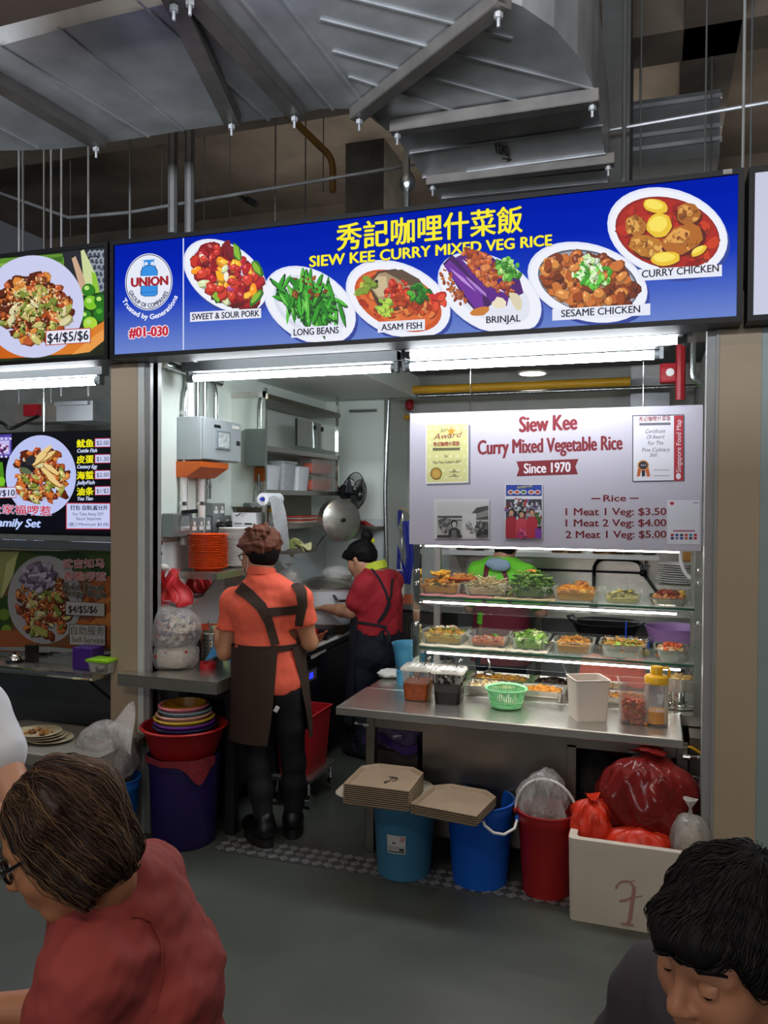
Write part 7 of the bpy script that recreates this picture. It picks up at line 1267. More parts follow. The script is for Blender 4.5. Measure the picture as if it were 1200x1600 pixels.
def head(S, c, f, u, k=1.0, ears=True):
    """skull, face, nose, lips, ears; f = where the face looks, u = crown; returns a mapper of head coordinates"""
    f = Vector(f).normalized(); u = Vector(u); u = (u-f*u.dot(f)).normalized(); sd = u.cross(f); c = Vector(c); ax = (f, sd, u)
    w_ = lambda x, y, z: c+(f*x+sd*y+u*z)*k
    S.ell(w_(-.012, 0, .035), [q*k for q in (.098, .077, .088)], ax, .02); S.ell(w_(.03, 0, -.035), [q*k for q in (.058, .060, .080)], ax, .03)
    S.cone(w_(.052, -.012, -.1), w_(.052, .012, -.1), .022*k, .022*k, .02)
    for q in (-1, 1):
        S.cone(w_(-.005, q*.052, -.05), w_(.045, q*.02, -.1), .022*k, .02*k, .03); S.ell(w_(.05, q*.036, -.035), [.03*k]*3, None, .03)
        S.cone(w_(.082, q*.010, .018), w_(.062, q*.048, .016), .011*k, .010*k, .015)
    for q in (-1, 1): S.ell(w_(.092, q*.032, -.002), [.019*k, .019*k, .012*k], ax, .012, True)
    for q in (-1, 1): S.ell(w_(.070, q*.032, -.002), [.0145*k]*3, None, .004)
    S.cone(w_(.086, 0, .004), w_(.106, 0, -.036), .008*k, .012*k, .012)
    for q in (-1, 1): S.ell(w_(.095, q*.013, -.040), [.011*k, .009*k, .008*k], ax, .008)
    S.cone(w_(.086, -.018, -.064), w_(.086, .018, -.064), .008*k, .008*k, .008); S.cone(w_(.083, -.016, -.078), w_(.083, .016, -.078), .009*k, .009*k, .008); S.cone(w_(.098, -.02, -.071), w_(.098, .02, -.071), .003*k, .003*k, .004, True)
    if ears:
        for q in (-1, 1): S.ell(w_(-.01, q*.078, -.012), [.019*k, .010*k, .032*k], ax, .006); S.ell(w_(-.006, q*.088, -.010), [.010*k, .006*k, .018*k], ax, .004, True)
    S.cone(w_(-.022, 0, -.05), w_(-.03, 0, -.11), .05*k, .05*k, .03)
    return w_
def hand(S, w_, d, n, side=1, curl=.5, k=1.0):
    """palm, four bent fingers of different length and a thumb from the side; d = fingers' direction, n = back of the hand"""
    d = Vector(d).normalized(); n = Vector(n); n = (n-d*n.dot(d)).normalized(); t = d.cross(n)*side; w_ = Vector(w_)
    S.band(w_, w_+d*.075*k, (.026*k, .016*k), (.036*k, .012*k), t, .012)
    for i, (o, L_) in enumerate(((.028, .066), (.010, .076), (-.009, .071), (-.026, .056))):
        p = w_+d*.078*k+t*o*k; a = curl*.5; P = [p]; dd = d
        for j, q in enumerate((.42, .33, .25)):
            dd = (dd*math.cos(a)-n*math.sin(a)) if j == 0 else (d*math.cos(a*(j+1.2))-n*math.sin(a*(j+1.2))); P.append(P[-1]+dd*L_*q*k)
        S.chain(P, [.0095*k, .0088*k, .008*k, .007*k], .004)
    p = w_+d*.02*k+t*.026*k; S.chain([p, p+(d*.03+t*.022-n*.008)*k, p+(d*.058+t*.026-n*.02)*k], [.013*k, .0105*k, .0085*k], .006)
def stroke_ribbon(name, bvh, pix, wpx, mat, parent, lift=.006, th=.004, sub=5):
    """cloth band laid on a garment where the photograph shows it"""
    pts = []
    for i in range(len(pix)-1):
        for q in range(sub): t = q/sub; pts.append([a+(b-a)*t for a, b in zip(pix[i], pix[i+1])])
    pts.append(list(pix[-1])); L_ = []
    for i, p in enumerate(pts):
        a, c = pts[max(i-1, 0)], pts[min(i+1, len(pts)-1)]; dx, dy = c[0]-a[0], c[1]-a[1]; m = math.hypot(dx, dy) or 1; row = []
        w0 = p[2] if len(p) > 2 else wpx
        for s_ in (-1, -.33, .33, 1):
            d = ray(p[0]-dy/m*w0/2*s_, p[1]+dx/m*w0/2*s_); h = bvh.ray_cast(CAM, d.normalized())
            row.append((h[0]+h[1]*lift) if h[0] is not None else None)
        L_.append(row)
    for j in range(4):
        for i in range(len(L_)):
            if L_[i][j] is None: g = [x for x in L_[i] if x is not None]; L_[i][j] = g[0] if g else (L_[i-1][j] if i else Vector(parent.location))
    b = MB(); b.sheet(lambda u, v: L_[min(len(L_)-1, round(u*(len(L_)-1)))][round(v*3)], len(L_)-1, 3, th); return b.build(name, mat, parent)
def strands(name, mat, parent, bvh, roots, field, n, step, rad, cols, rnd, lift=.004, thick=.0011, fall=None):
    b = MB()
    for i in range(roots):
        p = field[0](rnd)
        if p is None: continue
        P = []; q = p; off = rnd.uniform(-.002, lift); L_ = int(n*rnd.uniform(.55, 1))
        for j in range(L_):
            h = bvh.find_nearest(q)
            if h[0] is None: break
            nrm = h[1]; P.append(h[0]+nrm*off*(.3+.7*min(1, j/3))); d = field[1](h[0], rnd, j); d = d-nrm*d.dot(nrm)
            if d.length < 1e-6: break
            q = h[0]+d.normalized()*step
        if len(P) > 2: b.tube(P, [thick]*(len(P)-2)+[thick*.8, thick*.3], 3, rnd.choice(cols), cap=False)
    return b.build(name, mat, parent, True, 180)
def bvh_of(V, F): return BVHTree.FromPolygons([Vector(v) for v in V], [tuple(f) for f in F])
SKIN = M('skin_tan', '#b98260', .5, var=.1, scale=6); SKIN2 = M('skin_light', '#c08d70', .5, var=.1, scale=6); HAIRB = M('black_hair', '#0d0b0b', .7, var=.2, spec=.25)
# ------------------------------------------------------------------ woman in the coral shirt, seen from behind
YA = 3.47; A_ = lambda px, py, Y=YA: at(px, py, Y)
f = v3(-.50, .866, 0); sA = v3(.866, .50, 0)
base = v3(-1.69, 3.46, 0)
PA = thing('person', 'woman in coral polo shirt and brown apron standing with her back to us', 'person', base, 'stall workers')
S = Field((-2.2, 3.15, -.005), (-1.3, 3.95, 1.6), .0075)
pel, wai, che, sho, nek = A_(424, 1062), A_(419, 1003), A_(416, 955), A_(414, 922), A_(409, 897)
hc = A_(405, 868, YA+.03); fh = v3(-.87, .48, -.10)
S.band(pel-v3(0, 0, .03), pel+v3(0, 0, .05), (.145, .108), (.142, .108), sA, .04); S.band(pel, wai, (.14, .106), (.128, .096), sA, .05); S.band(wai, che, (.13, .098), (.144, .102), sA, .05); S.band(che, sho, (.144, .1), (.112, .072), sA, .05); S.cone(sho, nek+v3(0, 0, .02), .06, .05, .04)
hw = head(S, hc, fh, (0, 0, 1), .97)
shL, elL, wrL = A_(366, 940), A_(352, 1019, 3.42), A_(341, 985, 3.60); shR, elR, wrR = A_(466, 936), A_(484, 1004, 3.52), A_(452, 985, 3.74)
for a, e, w_, dd in ((shL, elL, wrL, (-.1, .9, .25)), (shR, elR, wrR, (-.5, .8, .1))):
    S.cone(sho, a, .05, .052, .04); S.chain([a, a.lerp(e, .5), e, e.lerp(w_, .35), w_], [.052, .046, .038, .038, .026], .02); hand(S, w_, dd, (0, -.2, 1), 1 if e is elL else -1, .7, .92)
hips = (A_(399, 1080), A_(446, 1078)); kne = (A_(404, 1200, 3.44), A_(459, 1190, 3.53)); ank = (A_(414, 1296, 3.40), A_(458, 1278, 3.55))
for h_, k_, a_ in zip(hips, kne, ank): S.chain([h_, h_.lerp(k_, .5), k_, k_.lerp(a_, .35), a_], [.076, .064, .049, .05, .034], .03)
for a_, d_ in zip(ank, (v3(-.75, .66, 0), v3(-.4, .9, 0))): S.chain([v3(a_.x, a_.y, .05), v3(a_.x, a_.y, .04)+d_*.12], [.036, .03], .02)
S.build('body', SKIN, PA)
# leggings
LEG = M('black_leggings', '#101013', .75, var=.2); S = Field((-2.1, 3.15, 0), (-1.4, 3.85, .9), .0075)
S.band(pel-v3(0, 0, .04), pel+v3(0, 0, .03), (.152, .118), (.148, .115), sA, .04)
for h_, k_, a_ in zip(hips, kne, ank): S.chain([h_, h_.lerp(k_, .5), k_, k_.lerp(a_, .35), a_], [.084, .071, .056, .056, .04], .03)
S.noise(wob(60, .0008, 2)); S.build('leggings', LEG, PA)
for a_, d_, in zip(ank, (v3(-.80, .60, 0), v3(-.4, .9, 0))):
    S = Field((a_.x-.3, a_.y-.2, -.01), (a_.x+.2, a_.y+.35, .2), .006); S.chain([v3(a_.x, a_.y, .085)-d_*.01, v3(a_.x, a_.y, .07)+d_*.04, v3(a_.x, a_.y, .055)+d_*.155], [.052, .05, .044], .02); S.cone(v3(a_.x, a_.y, .10), v3(a_.x, a_.y, .125), .047, .046, .01); S.cut((0, 0, .001), (0, 0, -1)); sh_, _, _ = S.build('shoe', M('black_shoe', '#0e0d0d', .4, var=.2), PA)
    b = MB(); sd = v3(-d_.y, d_.x, 0); cc_ = v3(a_.x, a_.y, 0)+d_*.055; b.rings([[cc_+d_*(.145*math.cos(q*.2618))*(1 if math.cos(q*.2618) > 0 else .78)+sd*.052*math.sin(q*.2618)+v3(0, 0, z_) for q in range(24)] for z_ in (.001, .045)]); b.build('platform_sole', M('black_rubber', '#161414', .6), sh_)
# shirt
CORAL = M('coral_cotton', '#f0664c', .8, var=.08, scale=12, bump=.12, bscale=9); S = Field((-2.2, 3.15, .6), (-1.3, 3.95, 1.45), .0065)
hem = A_(440, 1080).z
S.band(v3(pel.x, pel.y, hem-.02), pel+v3(0, 0, .05), (.160, .130), (.158, .126), sA, .04); S.band(pel, wai, (.157, .124), (.146, .116), sA, .05); S.band(wai, che, (.148, .116), (.158, .116), sA, .05); S.band(che, sho, (.158, .114), (.125, .086), sA, .05); S.cone(sho, nek, .07, .058, .04)
for a, e in ((shL, elL), (shR, elR)):
    S.cone(sho, a, .064, .066, .04); S.chain([a, a.lerp(e, .60)], [.066, .062], .025)
for a, e in ((shL, elL), (shR, elR)):
    sl, P = S.region(S.lo, S.lo+S.h*S.n); n_ = np.array((e-a).normalized()); p_ = np.array(a.lerp(e, .58)); D_ = (P-p_)@n_; near = np.linalg.norm(P-p_, axis=-1) < .085; S.D[sl] = np.where(near, np.maximum(S.D[sl], D_), S.D[sl])
S.cut((0, 0, hem), (0, 0, -1)); S.cut(nek+v3(0, 0, .012), (.0, .1, 1)); S.noise(wob(42, .0032, 5)); S.noise(wob(90, .0015, 15))
shirt, V, F_ = S.build('polo_shirt', CORAL, PA); bv = bvh_of(V, F_)
b = MB(); b.sheet(lambda u, v: nek+v3(.064*math.cos(6.283*u)+.006*v*math.cos(6.283*u), .062*math.sin(6.283*u)+.006*v*math.sin(6.283*u), .03-.035*v-.012*math.sin(6.283*u)), 28, 3, .004); b.build('collar', CORAL, shirt)
# apron
APR = M('dark_brown_cloth', '#3a281e', .8, var=.15, scale=10, bump=.1, bscale=12); zt_, zb_ = A_(420, 1006).z, A_(400, 1146).z
def apr(u, v):
    z = zt_+(zb_-zt_)*v; k = v*.022; a0 = -52+26*v; a1 = 282-20*v; t_ = math.radians(a0+(a1-a0)*u)
    cx = wai.lerp(pel, min(1, v*1.4)); rx, ry = .174+k+.004*math.sin(v*1.5), .142+k+.006*math.sin(t_*5+v*4)*v
    return v3(cx.x, cx.y, z)+sA*rx*math.cos(t_)+f*ry*math.sin(t_)
b = MB(); b.sheet(apr, 60, 16, .004); ap = b.build('apron', APR, PA)
b = MB(); b.sheet(lambda u, v: v3(wai.x, wai.y, zt_+.012-.028*v)+sA*.163*math.cos(6.283*u)+f*.134*math.sin(6.283*u), 48, 2, .006); b.build('waistband', APR, ap)
stroke_ribbon('shoulder_strap', bv, [(430, 1008, 13), (420, 972, 14), (408, 948, 17), (390, 930, 19), (374, 918, 20)], 16, APR, ap)
stroke_ribbon('shoulder_strap', bv, [(466, 1004, 9), (468, 970, 12), (472, 945, 14), (470, 925, 16), (462, 912, 16)], 14, APR, ap)
stroke_ribbon('cross_strap', bv, [(418, 957), (440, 955), (466, 951)], 13, APR, ap, .009)
b = MB(); q = A_(432, 1108, YA-.16); b.box(q, (.02, .004, .028), rot=Euler((.1, .5, .3)).to_matrix()); b.build('care_label', WHITE, ap, False)
# head cloth, hair, glasses, mask
S = Field(hc-v3(.17, .17, .1), hc+v3(.17, .17, .2), .0045); S.ell(hw(-.02, 0, .062), (.108, .100, .070), (fh.normalized(), v3(fh.y, -fh.x, 0).normalized(), v3(0, 0, 1)), .02); S.ell(hw(-.03, .0, .10), (.075, .07, .05), None, .03)
S.cut(hw(0, 0, .012), (fh*.25-v3(0, 0, 1)).normalized()); S.noise(wob(75, .011, 8)); S.noise(wob(160, .004, 9)); S.build('head_cloth', M('brown_ruffled_cloth', '#6e3f2c', .85, var=.45, scale=30, bump=.4, bscale=40), PA, 1)
S = Field(hc-v3(.15, .15, .15), hc+v3(.15, .15, .1), .005); S.ell(hw(-.022, 0, .018), (.094, .082, .085), (fh.normalized(), v3(fh.y, -fh.x, 0).normalized(), v3(0, 0, 1)), .01); S.cut(hw(.0, 0, 0), (fh.normalized())); S.cut(hw(0, 0, -.045), (0, 0, -1)); S.build('hair', HAIRB, PA, 1)
GLS = M('black_glasses', '#0d0d10', .25)
def glasses(w_, parent, k=1.0, mat=None):
    mat = mat or GLS; b = MB(); n_ = 20
    for q in (-1, 1):
        b.tube([w_(.098-.010*abs(math.cos(i*.314)*.5+.5), q*(.034+.026*math.cos(i*.314)), -.004+.019*math.sin(i*.314)) for i in range(n_+1)], .0022*k, 6)
        b.tube([w_(.088, q*.061, .004), w_(.074, q*.078, .006), w_(-.01, q*.085, .010), w_(-.035, q*.082, -.004)], .0024*k, 6)
    b.tube([w_(.098, -.009, 0), w_(.101, 0, .003), w_(.098, .009, 0)], .002*k, 6); g = b.build('glasses', mat, parent); return g
glasses(hw, PA)
b = MB(); b.sheet(lambda u, v: hw(.098+.018*math.sin(3.14*v)-.075*abs(2*u-1)**1.6, (2*u-1)*.07, -.022-.082*v), 16, 8, .002); m_ = b.build('face_mask', M('pale_blue_mask', '#c3d2de', .7), PA)
for q in (-1, 1): b = MB(); b.tube([hw(.03, q*.068, -.035), hw(-.01, q*.078, .0), hw(-.022, q*.083, .022)], .0018, 5); b.tube([hw(.03, q*.066, -.09), hw(-.015, q*.08, -.05), hw(-.026, q*.084, -.01)], .0018, 5); b.build('ear_loop', WHITE, m_)
# ------------------------------------------------------------------ woman in the red shirt at the chiller
YB_ = 4.84; B_ = lambda px, py, Y=YB_: at(px, py, Y)
f = v3(-.93, .36, 0).normalized(); sB = v3(f.y, -f.x, 0)          # sB points to her right (away from us)
PB = thing('person', 'woman in dark red polo and navy apron cutting vegetables in profile', 'person', v3(-1.66, 4.86, 0), 'stall workers')
S = Field((-2.25, 4.4, -.005), (-1.3, 5.3, 1.55), .0085)
pel, wai, che, sho, nek = B_(588, 1005), B_(590, 968), B_(590, 935), B_(592, 904), B_(585, 888)
hc = B_(563, 873); fh = v3(-.93, .2, -.38).normalized(); uh = v3(-.3, .1, .95)
def torso(S, g, s_=sB):
    S.band(pel-v3(0, 0, .05), pel+v3(0, 0, .04), (.155+g, .125+g), (.155+g, .12+g), s_, .04); S.band(pel, wai, (.152+g, .118+g), (.145+g, .112+g), s_, .05); S.band(wai, che, (.145+g, .112+g), (.155+g, .118+g), s_, .05); S.band(che, sho, (.155+g, .112+g), (.12+g, .075+g), s_, .05); S.cone(sho, nek, .062+g, .05+g, .04)
torso(S, 0); S.cone(nek, hc-uh*.06-fh*.02, .05, .05, .02); hw = head(S, hc, fh, uh, .98)
shN, elN, wrN = sho-sB*.145-v3(0, 0, .03), B_(548, 956, 4.70), B_(508, 950, 4.82); shF, elF, wrF = sho+sB*.145-v3(0, 0, .03), B_(552, 955, 5.06), B_(512, 952, 4.98)
for a, e, w_, sd_, dd in ((shN, elN, wrN, 1, (-.9, .35, -.1)), (shF, elF, wrF, -1, (-.9, -.2, -.1))):
    S.cone(sho, a, .05, .052, .04); S.chain([a, a.lerp(e, .5), e, e.lerp(w_, .35), w_], [.054, .05, .041, .041, .027], .02); hand(S, w_, dd, (-.1, 0, 1), sd_, .9, .95)
hips = (B_(583, 1010)-sB*.075, B_(583, 1010)+sB*.075); kne = (B_(575, 1095)-sB*.075, B_(575, 1095)+sB*.08); ank = (v3(-1.73, 4.77, .09), v3(-1.70, 4.98, .09))
for h_, k_, a_ in zip(hips, kne, ank): S.chain([h_, h_.lerp(k_, .5), k_, k_.lerp(a_, .35), a_], [.088, .078, .056, .056, .036], .03); S.chain([v3(a_.x, a_.y, .05), v3(a_.x, a_.y, .04)+f*.12], [.036, .03], .02)
S.build('body', SKIN2, PB)
NAVY = M('navy_trousers', '#1b2130', .8, var=.15, bump=.1, bscale=12); S = Field((-2.1, 4.45, 0), (-1.3, 5.3, 1.0), .009); S.band(pel-v3(0, 0, .05), pel+v3(0, 0, .13), (.182, .155), (.172, .142), sB, .04)
for h_, k_, a_ in zip(hips, kne, ank): S.chain([h_, h_.lerp(k_, .5), k_, k_.lerp(a_, .35), a_], [.098, .09, .072, .07, .062], .03)
S.noise(wob(40, .006, 3)); S.build('trousers', NAVY, PB)
for a_ in ank:
    S = Field((a_.x-.3, a_.y-.15, -.01), (a_.x+.15, a_.y+.25, .16), .007); S.chain([v3(a_.x, a_.y, .05)-f*.03, v3(a_.x, a_.y, .055)+f*.05, v3(a_.x, a_.y, .042)+f*.13], [.05, .055, .048], .02); S.cut((0, 0, .001), (0, 0, -1)); o, _, _ = S.build('clog', M('dark_grey_clog', '#26272b', .5), PB)
    for q in range(6): b = MB(); b.ball(v3(a_.x, a_.y, .088-.004*q)+f*(.045+.016*q)+sB*(.022*((q % 3)-1)), .011, 7); b.build('stud', M('pale_stud', '#c8c4b4', .4), o)
CRIM = M('crimson_cotton', '#a8222f', .8, var=.08, scale=12, bump=.1, bscale=9); S = Field((-2.25, 4.4, .7), (-1.3, 5.3, 1.45), .007); torso(S, .016)
for a, e in ((shN, elN), (shF, elF)): S.cone(sho, a, .066, .068, .04); S.chain([a, a.lerp(e, .62)], [.068, .066], .025)
S.cut((0, 0, B_(590, 988).z), (0, 0, -1)); S.cut(nek+v3(0, 0, .0), (.1, 0, 1)); S.noise(wob(36, .006, 6)); sh_, V, F_ = S.build('polo_shirt', CRIM, PB); bv = bvh_of(V, F_)
LIME = M('lime_collar', '#c3d13c', .8); b = MB(); b.sheet(lambda u, v: nek+v3(0, 0, -.005)+f*(.0)+v3(.068*math.cos(6.283*u)*(1+.25*v), .066*math.sin(6.283*u)*(1+.25*v), .045-.05*v+.02*math.cos(6.283*u)), 28, 3, .005); b.build('collar', LIME, sh_)
NAP = M('navy_apron_cloth', '#20232b', .8, var=.12, bump=.08, bscale=12)
zt_, zb_ = B_(560, 958).z, B_(550, 1120).z
def apr(u, v):
    z = zt_+(zb_-zt_)*v; t_ = math.radians(-70+140*u*1.0)*1.25; cx = wai.lerp(pel, min(1, v*2)); r0 = .155+.03*v; return v3(cx.x, cx.y, z)+f*r0*math.cos(t_)*(1+.05*v)+sB*(r0+.03)*math.sin(t_)
b = MB(); b.sheet(apr, 36, 14, .004); ap = b.build('apron', NAP, PB)
stroke_ribbon('apron_strap', bv, [(580, 889), (592, 905), (602, 925), (608, 945), (600, 962), (591, 973)], 3.2, NAP, ap); stroke_ribbon('apron_strap', bv, [(612, 905), (610, 930), (601, 955), (590, 972)], 2.6, NAP, ap)
stroke_ribbon('apron_tie', bv, [(560, 972), (585, 976), (604, 980)], 4, NAP, ap)
q = B_(602, 978, 4.66)
for k in (-1, 1): b = MB(); b.sheet(lambda u, v: q+v3(.012*k*u+.02*k*math.sin(u*3), -.0+.01*math.sin(u*5), -.02-.1*u*(1 if k > 0 else .7))+v3(.012*(v-.5), .01*(v-.5), 0), 8, 2, .003); b.build('bow_end', NAP, ap)
S = Field(hc-v3(.17, .17, .15), hc+v3(.2, .17, .22), .005); axh = (fh, uh.cross(fh).normalized(), uh.normalized()); S.ell(hw(-.022, 0, .032), (.102, .086, .09), axh, .01); S.ell(hw(-.075, 0, .0), (.045, .06, .06), axh, .02)
for q_ in (-1, 1): S.ell(hw(.05, q_*.06, .045), (.04, .025, .03), axh, .02)
S.ell(hw(.11, 0, -.03), (.072, .11, .075), axh, .006, True); S.cone(hw(-.08, 0, .09), hw(-.1, 0, .12), .025, .038, .012); S.ell(hw(-.10, 0, .13), (.036, .036, .03), None, .012); S.noise(wob(130, .003, 4)); h_, _, _ = S.build('hair', HAIRB, PB, 1)
b = MB(); b.ball(hw(-.115, -.03, .085), (.014, .012, .018), 8); b.build('yellow_hair_tie', M('yellow_fabric', '#d8d02a', .7), h_)
# ------------------------------------------------------------------ cook in the green shirt behind the rack
YC = 5.42; C_ = lambda px, py, Y=YC: at(px, py, Y); f = v3(.1, 1, 0).normalized(); sC = v3(f.y, -f.x, 0)
PC = thing('person', 'cook in bright green shirt and maroon apron with back turned behind the rack', 'person', v3(C_(783, 1000).x, YC, 0), 'stall workers')
x0 = C_(783, 1000).x; zz_ = lambda y: C_(783, y).z
pel, wai, che, sho, nek = (v3(x0+d_, YC, z_) for d_, z_ in ((0, zz_(1020)), (0, zz_(975)), (.0, zz_(930)), (0, zz_(888)), (.0, zz_(872))))
S = Field((x0-.5, 4.95, -.005), (x0+.5, 5.95, 1.75), .011)
def torsoC(S, g): S.band(pel-v3(0, 0, .05), pel, (.165+g, .12+g), (.165+g, .12+g), sC, .04); S.band(pel, wai, (.16+g, .115+g), (.15+g, .108+g), sC, .05); S.band(wai, che, (.15+g, .108+g), (.18+g, .118+g), sC, .05); S.band(che, sho, (.18+g, .115+g), (.14+g, .08+g), sC, .05); S.cone(sho, nek, .068+g, .055+g, .04)
torsoC(S, 0); hc = nek+v3(.02, .03, .105); hw = head(S, hc, (.1, 1, -.25), (0, .2, 1), 1.0); arms = []
for q in (-1, 1):
    a = sho+sC*q*.17-v3(0, 0, .03); e = a+sC*q*.08+f*.10+v3(0, 0, -.26); w_ = e+f*.24-sC*q*.06+v3(0, 0, .02); arms.append((a, e)); S.cone(sho, a, .05, .055, .04); S.chain([a, e, w_], [.055, .042, .028], .02); hand(S, w_, f, (0, 0, 1), -q, .6)
    h0 = pel+sC*q*.085-v3(0, 0, .04); S.chain([h0, v3(h0.x, h0.y, .45), v3(h0.x, h0.y-.02, .08)], [.09, .06, .04], .03); S.chain([v3(h0.x, h0.y, .045), v3(h0.x, h0.y+.14, .035)], [.036, .03], .02)
S.build('body', SKIN2, PC)
S = Field((x0-.4, 5.1, .0), (x0+.4, 5.8, 1.1), .012); S.band(pel-v3(0, 0, .06), pel, (.172, .128), (.17, .126), sC, .03)
for q in (-1, 1): h0 = pel+sC*q*.085-v3(0, 0, .04); S.chain([h0, v3(h0.x, h0.y, .45), v3(h0.x, h0.y-.02, .09)], [.1, .075, .055], .03)
S.build('trousers', NAVY, PC)
S = Field((x0-.5, 4.95, .8), (x0+.5, 5.95, 1.6), .009); torsoC(S, .018)
for a, e in arms: S.cone(sho, a, .068, .07, .04); S.chain([a, a.lerp(e, .75)], [.07, .066], .025)
S.cut((0, 0, pel.z-.02), (0, 0, -1)); S.cut(nek+v3(0, 0, .01), (0, 0, 1)); S.noise(wob(36, .006, 16)); sh_, V, F_ = S.build('t_shirt', M('bright_green_cotton', '#74d936', .8, var=.06), PC); bv = bvh_of(V, F_)
MAR = M('maroon_cloth', '#6a1c2c', .8, var=.1); za = zz_(945)
b = MB(); b.sheet(lambda u, v: v3(pel.x, pel.y, za+(.55-za)*v)+sC*(.19+.02*v)*math.cos(math.radians(-118+416*u*.82-0))+f*(.145+.02*v)*math.sin(math.radians(-118+416*u*.82)), 48, 10, .005); ap = b.build('apron', MAR, PC)
b = MB(); b.sheet(lambda u, v: v3(wai.x, wai.y, za+.03-.07*v)+sC*.185*math.cos(6.283*u)+f*.142*math.sin(6.283*u), 44, 2, .006); b.build('waistband', MAR, ap)
for P in ([(757, 950), (758, 925), (759, 900), (762, 882)], [(797, 950), (795, 925), (790, 900), (783, 882)]): stroke_ribbon('shoulder_strap', bv, P, 7, MAR, ap)
S = Field(hc-v3(.16, .16, .14), hc+v3(.16, .16, .2), .007); S.ell(hc+v3(0, -.02, .03), (.092, .1, .1), None, .01); S.cut(hc+v3(0, .06, 0), (0, 1, .0)); S.ell(hc+v3(0, -.04, -.04), (.07, .06, .06), None, .02); S.cut(hc+v3(0, 0, -.085), (0, 0, -1)); S.noise(wob(120, .004, 6)); S.build('hair', HAIRB, PC, 1)
q = C_(776, 883, YC-.17); b = MB(); b.ball(q+v3(0, .05, 0), (.085, .03, .045), 16, rot=Euler((0, .12, 0)).to_matrix(), jit=.06, rnd=random.Random(3)); b.build('pale_blue_scarf', M('pale_blue_cloth', '#9db8cc', .8, var=.25, scale=16), PC)
# ------------------------------------------------------------------ diners in the foreground
def rp(px, py, d): return CAM+ray(px, py)*d
def stool(c, h, label):
    t = thing('stool', label, 'stool', v3(c.x, c.y, 0)); m = M('red_stool_plastic', '#7a2a22', .5); b = MB(); b.lathe(v3(c.x, c.y, h-.03), [(0, 0), (.15, 0), (.155, .01), (.15, .03), (0, .03)], 28); b.build('seat', m, t)
    for q in range(4): d = v3(math.cos(q*1.571+.8), math.sin(q*1.571+.8), 0); b = MB(); b.tube([v3(c.x, c.y, h-.03)+d*.11, v3(c.x, c.y, .0)+d*.15], .016); b.build('leg', m, t)
def sit_legs(S, pel, fw, sd, g=0, to=0):
    for q in (-1, 1):
        h0 = pel+sd*q*.09; k_ = h0+fw*.40+v3(0, 0, .02); a_ = v3(k_.x, k_.y, .07)+fw*.02; S.chain([h0, k_], [.085+g, .062+g], .03); S.chain([k_, k_.lerp(a_, .4), a_], [.058+g, .055+g, .04+g], .03)
        if not g: S.chain([v3(a_.x, a_.y, .045), v3(a_.x, a_.y, .035)+fw*.14], [.04, .034], .02)
# seated woman in the dusty red shirt
fw = -CR; fw.z = 0; fw.normalize(); sw = v3(-fw.y, fw.x, 0)         # sw points to her left, towards us
if sw.dot(CF) > 0: sw = -sw
hc = rp(97, 1306, 1.33); fh = (-CR*.86-v3(0, 0, .42)-CF*.18).normalized(); uh = v3(0, 0, 1)-CR*.42
SC = rp(186, 1424, 1.43); nk = rp(158, 1386, 1.39); shN = SC+sw*.165-v3(0, 0, .035); shF = SC-sw*.165-v3(0, 0, .035)
che = SC+v3(0, 0, -.14)-fw*.03; wai = SC+v3(0, 0, -.34)-fw*.05; pel = v3(wai.x, wai.y, .53)-fw*.02
PD = thing('person', 'seated woman with brown bob and glasses in dusty red shirt, seen from the side', 'person', v3(pel.x, pel.y, 0))
def torsoD(S, g, s_): S.band(pel, wai, (.16+g, .13+g), (.15+g, .12+g), s_, .05); S.band(wai, che, (.15+g, .12+g), (.165+g, .12+g), s_, .06); S.band(che, SC, (.165+g, .115+g), (.125+g, .078+g), s_, .06); S.cone(SC, nk, .066+g, .05+g, .05)
S = Field((-1.85, .7, -.005), (-.5, 1.75, 1.33), .0055); torsoD(S, 0, sw); S.cone(nk, hc-uh*.05-fh*.03, .052, .052, .03); hw = head(S, hc, fh, uh, .95)
arms = []
for q, a in ((1, shN), (-1, shF)):
    e = a+fw*.10+v3(0, 0, -.27)+sw*q*.03; w_ = e+fw*.24+v3(0, 0, .03)-sw*q*.05; arms.append((a, e)); S.cone(SC, a, .055, .056, .05); S.chain([a, e, e.lerp(w_, .4), w_], [.056, .045, .042, .028], .02); hand(S, w_, fw, (0, 0, 1), q, .6)
sit_legs(S, pel-v3(0, 0, .03), fw, sw); SKD = M('skin_warm', '#a9714e', .5, var=.12, scale=7); S.build('body', SKD, PD)
S = Field((-1.85, .65, -.005), (-.5, 1.8, .7), .009); S.band(pel-v3(0, 0, .06), pel+v3(0, 0, .0), (.165, .13), (.16, .125), sw, .03); sit_legs(S, pel-v3(0, 0, .03), fw, sw, .014); S.cut((0, 0, .09), (0, 0, -1)); S.build('trousers', M('dark_trousers', '#1d1c20', .8), PD)
S = Field((-1.85, .65, .4), (-.5, 1.8, 1.3), .0055); torsoD(S, .02, sw)
for a, e in arms: S.cone(SC, a, .07, .073, .06); S.chain([a, a.lerp(e, .95)], [.074, .068], .035)
S.cut((0, 0, pel.z-.02), (0, 0, -1)); S.cut(nk+v3(0, 0, .02)+fw*.03, (fw*.75+v3(0, 0, 1)).normalized()); S.noise(wob(30, .005, 21)); S.noise(wob(50, .0025, 23)); S.noise(wob(75, .0025, 22)); DR = M('dusty_red_cotton', '#8e3731', .85, var=.12, scale=14, bump=.1, bscale=30); sh_, V, F_ = S.build('shirt', DR, PD, 1); bv = bvh_of(V, F_)
stroke_ribbon('sleeve_seam', bv, [(205, 1432), (220, 1433), (235, 1440), (252, 1475), (252, 1520), (240, 1580)], 2.2, DR, sh_, .002, .003)
